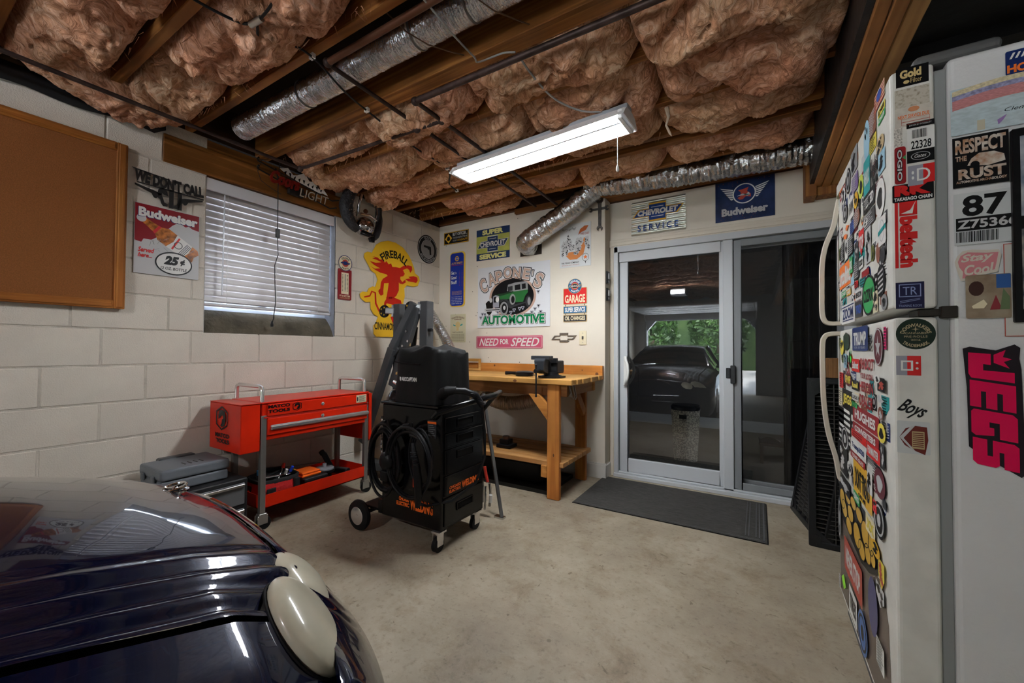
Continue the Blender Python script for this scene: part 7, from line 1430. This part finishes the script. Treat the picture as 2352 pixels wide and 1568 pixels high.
# ================================================================ CAR
def paint():
    m = mat('midnight_blue_paint', (.0008, .0022, .015), .25, metal=.15, coat=1.0, spec=.1)
    return m
cp_ = paint(); XC = 1.60
t = thing('car', 'dark navy sedan parked nose first with hazy twin oval headlights', 'car', (XC, -1.6, 0)); CAR = t
def interp(x, xs, ys): return float(np.interp(x, xs, ys))
def zc(y): return interp(-y, [-.60, -.585, -.54, -.48, -.37, -.2, 0, .3, .75], [.645, .657, .684, .711, .750, .796, .830, .850, .857])
def Hh(dx, y):
    a = abs(dx); z = zc(y)-interp(y, [-.6, .2], [.10, .26])*a*a
    if a > .60: z -= .065*((a-.60)/.26)**1.6
    if y > .36 and a > .5: z -= .20*(y-.36)*min(1, (a-.5)/.07)
    r1 = .468-.06*(y-.1)
    fade = min(1, max(0, (a-r1+.03)/.03))*min(1, max(0, (.622-a)/.02))
    z += .0068*fade*math.cos((a-r1)/.058*2*PI)
    z -= .008*fade
    return z
def yf(dx, f=0., c=.11):
    a = abs(dx); 
    if a <= .79: return .585+f-(c)*(a/.79)**2.05
    y79 = .585+f-c; u = min(1, (a-.79)/.07); return y79-.32*(1-math.sqrt(max(0, 1-u*u)))
cols = sorted(set([round(v, 4) for v in list(np.linspace(0, .36, 10))+list(np.linspace(.36, .63, 46))+list(np.linspace(.63, .79, 12))+list(.79+.07*np.sin(np.linspace(0, PI/2, 12)))]))
dxs = [-c_ for c_ in reversed(cols) if c_ > 0]+cols
YB_ = -.74; NR = 46
def skew(dx, y):
    a = abs(dx); b_ = max(0, 1-((a-.58)/.26)**2); return dx+math.copysign(min(.04, -.10*(y-.1))*b_, dx)
def hood_grid(sel, name, rim=.012):
    P = []
    for j in range(NR+1):
        u = j/NR; r = []
        for dx in sel:
            ye = yf(dx)-.006; y = YB_+(ye-YB_)*(1-(1-u)**1.5); r.append((XC+skew(dx, y), y, Hh(dx, y)-(.02*max(0, (u-.93)/.07)**2)))
        P.append(r)
    # lip
    P.append([(p[0], p[1]+.004, p[2]-rim) for p in P[-1]])
    b = B().grid(P); return b
SH = .632
hood = hood_grid([d_ for d_ in dxs if abs(d_) <= SH-.002], 'hood').build('hood', cp_, t, smooth=60)
for s_ in (-1, 1):
    sel = [d_ for d_ in dxs if d_*s_ >= SH+.002]; b = hood_grid(sel, 'fender', .0); b.build('fender_top', cp_, t, smooth=60)
# dark gap strips under the shut lines
for s_ in (-1, 1): B().grid([[(XC+s_*skew(SH-.03, y), y, Hh(SH-.03, y)-.010), (XC+s_*skew(SH+.03, y), y, Hh(SH+.03, y)-.016)] for y in np.linspace(YB_, .44, 40)]).build('shut_gap', mat('gap_black', (.002, .002, .002), .8), t)
# nose and flanks as stacked outlines
levels = [(.655, 0.0, .11, 1.0), (.62, .012, .13, 1.0), (.58, .030, .145, 1.003), (.54, .058, .16, 1.006), (.50, .095, .175, 1.01), (.465, .135, .19, 1.012), (.44, .180, .20, 1.016), (.40, .205, .215, 1.02), (.35, .215, .22, 1.02), (.28, .215, .22, 1.018), (.22, .20, .22, 1.01), (.17, .17, .21, .995), (.13, .12, .2, .975)]
P = []
side_y = list(np.linspace(-.1, -3.75, 26))
for li, (zl, f, c, wx) in enumerate(levels):
    r = []
    def sz(dx, y):      # top edge follows the shoulder
        k = 1 if li == 0 else max(0, 1-li/6)
        top = Hh(min(abs(dx), .86), y) if y > YB_ else .70
        return zl*(1-k)+(top-.004)*k if li < 6 else zl
    sc = 1.0
    for y in side_y[::-1]: yy_ = y; r.append((XC-.86*wx, yy_, (.655+(.74-.655)*min(1, (-y)/1.2)+(.05 if y < -2.9 else 0))*(max(0, 1-li/6) if li else 1)+zl*(1-(max(0, 1-li/6) if li else 1))))
    for dx in dxs: yv = yf(dx, f, c); r.append((XC+skew(dx, .5)*wx, yv, sz(dx, yv-f)))
    for y in side_y: r.append((XC+.86*wx, y, (.655+(.74-.655)*min(1, (-y)/1.2)+(.05 if y < -2.9 else 0))*(max(0, 1-li/6) if li else 1)+zl*(1-(max(0, 1-li/6) if li else 1))))
    P.append(r)
B().grid(P[::-1]).build('body_shell', cp_, t, smooth=60)
B().grid([[(XC-.86, y, .74), (XC-.80, y, .80)] for y in (YB_, -3.7)]).grid([[(XC+.80, y, .80), (XC+.86, y, .74)] for y in (YB_, -3.7)]).build('door_shoulder', cp_, t, smooth=True)
b = B(); P = []
for zl, yr, w_ in ((.88, -3.55, .60), (.86, -3.80, .70), (.70, -3.92, .80), (.45, -3.98, .84), (.25, -3.92, .82)): P.append([(XC+w_*u, yr+.22*abs(u)**3, zl) for u in np.linspace(-1, 1, 11)])
P.insert(0, [(XC+.62*u, -3.05, .90) for u in np.linspace(-1, 1, 11)]); b.grid(P).build('boot', cp_, t, smooth=60)
# greenhouse
gls = mat('car_glass', (.004, .006, .006), .03, coat=1., spec=.8)
stations = [(YB_, .84, .69, .70), (-1.10, 1.02, .60, .70), (-1.45, 1.165, .54, .72), (-1.60, 1.195, .53, .72), (-2.1, 1.215, .53, .73), (-2.55, 1.18, .52, .73), (-3.05, .93, .58, .70)]
def gr(a, b_, n=9): return [[(XC+hw_*u, y-.05*(1-u*u)*(-1 if y > -2 else 1)*(-1 if y <= -1.45 and y > -2.3 else 1)*0, zt+.03*(1-u*u)) for u in np.linspace(-1, 1, n)] for y, zt, hw_, hb_ in stations[a:b_]]
B().grid(gr(0, 3)[::-1]).build('windshield', gls, t, smooth=True)
B().grid(gr(2, 6)[::-1]).build('roof', cp_, t, smooth=True); B().grid(gr(5, 7)[::-1]).build('rear_window', gls, t, smooth=True)
for s_ in (-1, 1):
    P = [[(XC+s_*hw_, y, zt), (XC+s_*(.79), y if y < -1.0 else y, .79)] for y, zt, hw_, hb_ in stations]; B().grid(P if s_ < 0 else P[::-1]).build('side_window', gls, t)
    B().tube([(XC+s_*.70, YB_+.02, .83), (XC+s_*.61, -1.10, 1.03), (XC+s_*.55, -1.45, 1.175), (XC+s_*.54, -2.1, 1.222), (XC+s_*.53, -2.55, 1.19), (XC+s_*.60, -3.05, .93)], .022, 8).bar((XC+s_*.55, -1.95, 1.2), (XC+s_*.80, -1.98, .80), .05, .03).build('pillar', cp_, t, smooth=True)
    B().ell((XC+s_*.93, -.95, .86), .10, .05, .065, 16, 10).box(XC+s_*.80, XC+s_*.86, -.98, -.93, .80, .84).build('door_mirror', cp_, t, smooth=True)
    for y in (-.20, -2.85):
        q = B().lathe([(.20, -.09), (.285, -.085), (.295, 0), (.285, .085), (.20, .09)], (XC+s_*.775, y, .295), 'x', 36).build('tyre', rub, t, smooth=True)
        q2 = B(); q2.lathe([(.19, -.01), (.20, .01), (.19, .02)], (XC+s_*.86, y, .295), 'x', 30)
        for k in range(7): a = 2*PI*k/7; q2.bar((XC+s_*.862, y+.03*math.cos(a), .295+.03*math.sin(a)), (XC+s_*.862, y+.19*math.cos(a), .295+.19*math.sin(a)), .03, .012, up=(1, 0, 0))
        q2.ell((XC+s_*.862, y, .295), .012, .04, .04, 12, 8); q2.build('rim', mat('alloy', (.45, .46, .48), .3, metal=.9), q)
# headlights
hz = mat('hazed_lens', (.46, .43, .33), .28, coat=.5, var=.12, vs=9)
def lamp(dx, y, z, rx, rz, nm):
    for s_ in (-1, 1):
        n = Vector((s_*.36*(dx/.66), .60, .66)).normalized(); xa = Vector((s_*.93, -.05, -.36)); xa = (xa-n*xa.dot(n)).normalized(); za = n.cross(xa); za = za if za.z > 0 else -za
        R = Matrix((xa, za, n)).transposed()
        cpt = Vector((XC+s_*dx, y, z))-n*.006
        o = B().ell(cpt, rx, rz, .036, 32, 18, R).build(nm, hz, t, smooth=True)
        q = B(); 
        pts = [tuple(R @ Vector((rx*1.0*math.cos(2*PI*k/40), rz*1.0*math.sin(2*PI*k/40), -.012))+cpt) for k in range(41)]
        q.tube(pts, .003, 6, False).build('lamp_seal', mat('gap_black', (.002, .002, .002), .8), o)
lamp(.672, .492, .570, .120, .080, 'headlight'); lamp(.523, .568, .570, .098, .072, 'headlight')
# grille, ornament, bumper line
ch2 = mat('car_chrome', (.6, .6, .6), .08, metal=1.)
q = B(); P = []
for zl, f in ((.635, .008), (.54, .058), (.46, .145)): P.append([(XC+dx, yf(dx, f, .12)+.008, zl) for dx in np.linspace(-.29, .29, 15)])
B().grid(P[::-1]).build('grille', mat('grille_black', (.004, .004, .004), .4), t, smooth=True)
for zl, f in ((.618, .012), (.585, .028), (.552, .052), (.519, .08), (.486, .112)): B().tube([(XC+dx, yf(dx, f, .12)+.014, zl) for dx in np.linspace(-.28, .28, 13)], .006, 8).build('grille_bar', ch2, t, smooth=True)
B().tube([(XC+.30*math.sin(a), yf(.30*math.sin(a), .062, .12)+.012-.08*math.cos(a)*.8, .55+.095*math.cos(a)) for a in np.linspace(0, 2*PI, 33)], .008, 8, False).build('grille_surround', ch2, t, smooth=True)
P = [(XC+dx, yf(dx, .222, .22)+.0, .385) for dx in np.linspace(-.79, .79, 41)]; B().tube(P, .006, 8).build('bumper_trim', mat('trim_dark', (.02, .02, .024), .15, metal=.6), t, smooth=True)
B().tube([(XC+dx*1.02, yf(dx, .217, .22), .335) for dx in np.linspace(.05, .84, 30)], .0035, 6).build('bumper_trim', mat('trim_dark', (.02, .02, .024), .15, metal=.6), t, smooth=True)
q = B().lathe([(.036, 0), (.036, .005), (.03, .008)], (XC, .50, .700), 'z', 28); q.tube([(XC+.030*math.cos(a), .50+.027*math.sin(a), .712+.006*math.sin(a)) for a in np.linspace(0, 2*PI, 25)], .0042, 6, False)
for k in range(3): a = PI/2+k*2*PI/3; q.cyl((XC, .50, .712), (XC+.029*math.cos(a), .50+.026*math.sin(a), .712+.006*math.sin(a)), .0045, 6, .002)
q.build('hood_ornament', ch2, t, smooth=True)
B().box(XC-.80, XC+.80, -3.8, .40, .10, .16).build('underbody', mat('gap_black', (.002, .002, .002), .8), t)
# ================================================================ ROOM BEHIND THE GLASS
wick = mat('wicker', (.34, .29, .22), .7)
t = thing('wicker_hamper', 'tall woven hamper with a dark lid standing behind the sliding glass door', 'hamper', (2.40, 4.55, -.02))
n = 64; m_ = 34; P = []
for i in range(m_+1):
    v = i/m_; R0 = .108+.028*v; r = []
    for j in range(n+1): a = 2*PI*j/n; rr = R0+.0035*math.cos(j*PI)*math.cos(i*PI); r.append((2.40+rr*math.cos(a), 4.55+rr*math.sin(a), -.02+.52*v))
    P.append(r)
B().grid(P).build('basket', mat('wicker_weave', (.30, .26, .20), .7, col2=(.10, .085, .07), vs=70, thr=(.45, .55)), t, smooth=20)
B().lathe([(.001, 0), (.14, 0), (.145, .03), (.13, .05), (.001, .052)], (2.40, 4.55, .50), 'z', 32).build('hamper_lid', pal('black'), t, smooth=True)
B().box(2.36, 2.43, 4.41, 4.425, .42, .46).build('hand_hole', pal('black'), t)
t = thing('floor_rug', 'patterned dark rug on the floor behind the sliding glass door', 'rug', (2.2, 4.2, -.02)); B().box(1.5, 3.0, 3.82, 4.42, -.02, -.005).build('rug_body', mat('rug_dark', (.05, .045, .04), .9, col2=(.09, .08, .07), vs=40), t)
t = thing('low_bench', 'low wooden bench with scrolled top edge inside the far room', 'bench', (3.3, 4.9, -.02)); bw_ = mat('bench_brown', (.06, .04, .03), .4)
B().box(3.05, 3.75, 4.8, 5.1, .16, .19).build('seat', bw_, t, bevel=.004)
for x, y in ((3.06, 4.81), (3.72, 4.81), (3.06, 5.07), (3.72, 5.07)): B().box(x, x+.03, y, y+.03, -.02, .16).build('leg', bw_, t)
for k in range(2): B().tube([(3.15+.22*k+.08*math.cos(a), 4.83, .205+.035*math.sin(a)) for a in np.linspace(0, PI, 12)], .008, 6).build('scroll', bw_, t, smooth=True)
t = thing('dark_curtain', 'dark pleated curtain hanging behind the right side of the sliding door', 'curtain', (3.6, 3.9, 0)); P = []
for z in (0.0, 2.2): P.append([(3.22+.7*k/80, 3.9+.03*math.sin(k*.9)+.01*math.sin(k*2.3), z) for k in range(81)])
B().grid(P).build('cloth', mat('curtain_dark', (.02, .018, .02), .85), t, smooth=True); B().cyl((3.15, 3.9, 2.22), (4.0, 3.9, 2.22), .012, 10).build('curtain_rod', bw_, t)
t = thing('wall_picture', 'dark framed picture on the far wall behind the glass', 'picture', (3.3, 6.58, 1.3)); B().box(3.35, 3.95, 6.56, 6.59, 1.2, 1.65).build('picture_frame', pal('black'), t, bevel=.004); B().box(3.40, 3.90, 6.555, 6.56, 1.25, 1.60).build('canvas', mat('canvas_dark', (.08, .07, .06), .5), t)
# ================================================================ GARAGE DOOR, OPENER, OUTSIDE
gd_ = thing('overhead_door', 'white sectional garage door rolled up flat under the ceiling behind the camera', 'garage door', (1.68, -3.4, 2.1)); gm = mat('door_white', (.62, .64, .67), .45)
for k in range(4):
    y = -4.45+.53*k; q = B().box(.36, 2.99, y, y+.52, 2.10, 2.14).build('door_panel', gm, gd_, bevel=.006)
    for j in range(4): B().box(.43+.65*j, 1.0+.65*j, y+.07, y+.45, 2.094, 2.10).build('raised_field', gm, q, bevel=.003)
for x in (.33, 3.02): B().box(x-.02, x+.02, -4.5, -2.2, 2.10, 2.13).box(x-.02, x+.02, -4.56, -4.5, .0, 1.95).bar((x, -4.53, 1.9), (x, -4.35, 2.11), .04, .02, up=(1, 0, 0)).build('track', mat('galvanised', (.45, .46, .47), .4, metal=.8), gd_)
t = thing('door_opener', 'garage door opener motor with a lit lens under the joists behind the camera', 'opener', (1.6, -1.95, 2.3)); B().box(1.48, 1.78, -2.1, -1.7, 2.27, 2.40).build('motor_housing', mat('opener_grey', (.08, .08, .085), .4), t, bevel=.015, seg=2); B().box(1.50, 1.76, -1.70, -1.66, 2.29, 2.36).build('lens', mat('lens_lit', (.95, .95, 1.0), .3, emit=OPENER_E), t, bevel=.01); B().bar((1.63, -2.1, 2.36), (1.68, -4.5, 2.25), .03, .03).build('rail', mat('galvanised', (.45, .46, .47), .4, metal=.8), t)
tag(B().box(-14, 16, -30, -4.6, -.16, -.05).build('driveway', mat('driveway_grey', (.56, .55, .53), .8, var=.2, vs=2)), kind='structure')
sid = mat('siding_white', (.22, .26, .30), .5)
t = thing('neighbour_shed', 'pale horizontal siding shed wall outside to the right of the garage opening', 'shed', (3.9, -7, 0))
for k in range(16): B().box(3.16-.008*(k % 1), 3.22, -9.5, -4.9, -.05+.12*k, .065+.12*k).build('siding_board', sid, t, bevel=.004) if k < 10 else None
B().bar((3.15, -4.85, 1.42), (3.15, -9.6, 1.15), .12, .05).build('eave', sid, t)
lm1 = bpy.data.materials.new('leaf'); lm1.use_nodes = True; nt = lm1.node_tree; pb = nt.nodes['Principled BSDF']; pb.inputs['Roughness'].default_value = .5
oi = nt.nodes.new('ShaderNodeTexCoord'); nn = nt.nodes.new('ShaderNodeTexNoise'); nn.inputs['Scale'].default_value = 1.3; nn.inputs['Detail'].default_value = 6; rr = nt.nodes.new('ShaderNodeValToRGB'); nt.links.new(oi.outputs['Object'], nn.inputs[0]); nt.links.new(nn.outputs[0], rr.inputs[0])
rr.color_ramp.elements[0].position = .35; rr.color_ramp.elements[0].color = (.008, .030, .006, 1); rr.color_ramp.elements[1].position = .68; rr.color_ramp.elements[1].color = (.055, .13, .02, 1); nt.links.new(rr.outputs[0], pb.inputs['Base Color'])
tl = nt.nodes.new('ShaderNodeBsdfTranslucent'); nt.links.new(rr.outputs[0], tl.inputs[0]); ms = nt.nodes.new('ShaderNodeMixShader'); ms.inputs[0].default_value = .35; nt.links.new(pb.outputs[0], ms.inputs[1]); nt.links.new(tl.outputs[0], ms.inputs[2]); nt.links.new(ms.outputs[0], nt.nodes['Material Output'].inputs[0])
npr = np.random.RandomState(4)
for k, (x, y, h_, lab) in enumerate(((-4.1, -13, 4.2, 'leftmost broad green tree beyond the driveway'), (-1.3, -12.6, 3.9, 'bright green bushy tree straight behind the garage opening'), (1.5, -13.4, 4.4, 'taller green tree at the middle of the view out of the garage'), (4.4, -13.6, 4.1, 'dark green tree right of the middle outside the garage'), (7.4, -14.0, 4.4, 'rightmost tree beyond the siding shed'))):
    t = thing('leafy_tree', lab, 'tree', (x, y, -.05), group='trees outside the garage'); B().tube([(x, y, -.05), (x+.1, y, h_*.35), (x, y, h_*.6)], [.16, .12, .05], 10).build('trunk', mat('bark', (.08, .06, .04), .9), t, smooth=True)
    N = 5200; th = npr.rand(N)*2*PI; u = npr.rand(N)*2-1; rr_ = (.75+.3*npr.rand(N)); cx_ = x+1.2*rr_*np.sqrt(1-u*u)*np.cos(th); cy_ = y+1.1*rr_*np.sqrt(1-u*u)*np.sin(th); cz_ = h_*.52+h_*.50*rr_*u
    lump = np.sin(cx_*3+k)*np.sin(cz_*3.3)*np.cos(cy_*2.7); cx_ += lump*.12; cz_ = np.maximum(cz_+lump*.2, .0)
    a = npr.randn(N, 3)*.06; b_ = npr.randn(N, 3)*.045; c0 = np.stack([cx_, cy_, cz_], 1)
    V = np.stack([c0-a, c0-b_, c0+a, c0+b_], 1).reshape(-1, 3); B_ = B(); B_.v = [tuple(v) for v in V]; B_.f = [(4*i, 4*i+1, 4*i+2, 4*i+3) for i in range(N)]
    tag(B_.build('foliage', lm1, t), kind='stuff')
tag(B().box(-20, 22, -20, -19.8, -.1, 7).build('hillside', mat('hill_green', (.010, .025, .008), .9, col2=(.03, .055, .015), vs=1.5)), kind='structure')
sun = bpy.data.lights.new('sun', 'SUN'); sun.energy = 34; sun.angle = .1; so = bpy.data.objects.new('sun', sun); C.objects.link(so); so.rotation_euler = (math.radians(-42), math.radians(14), 0)
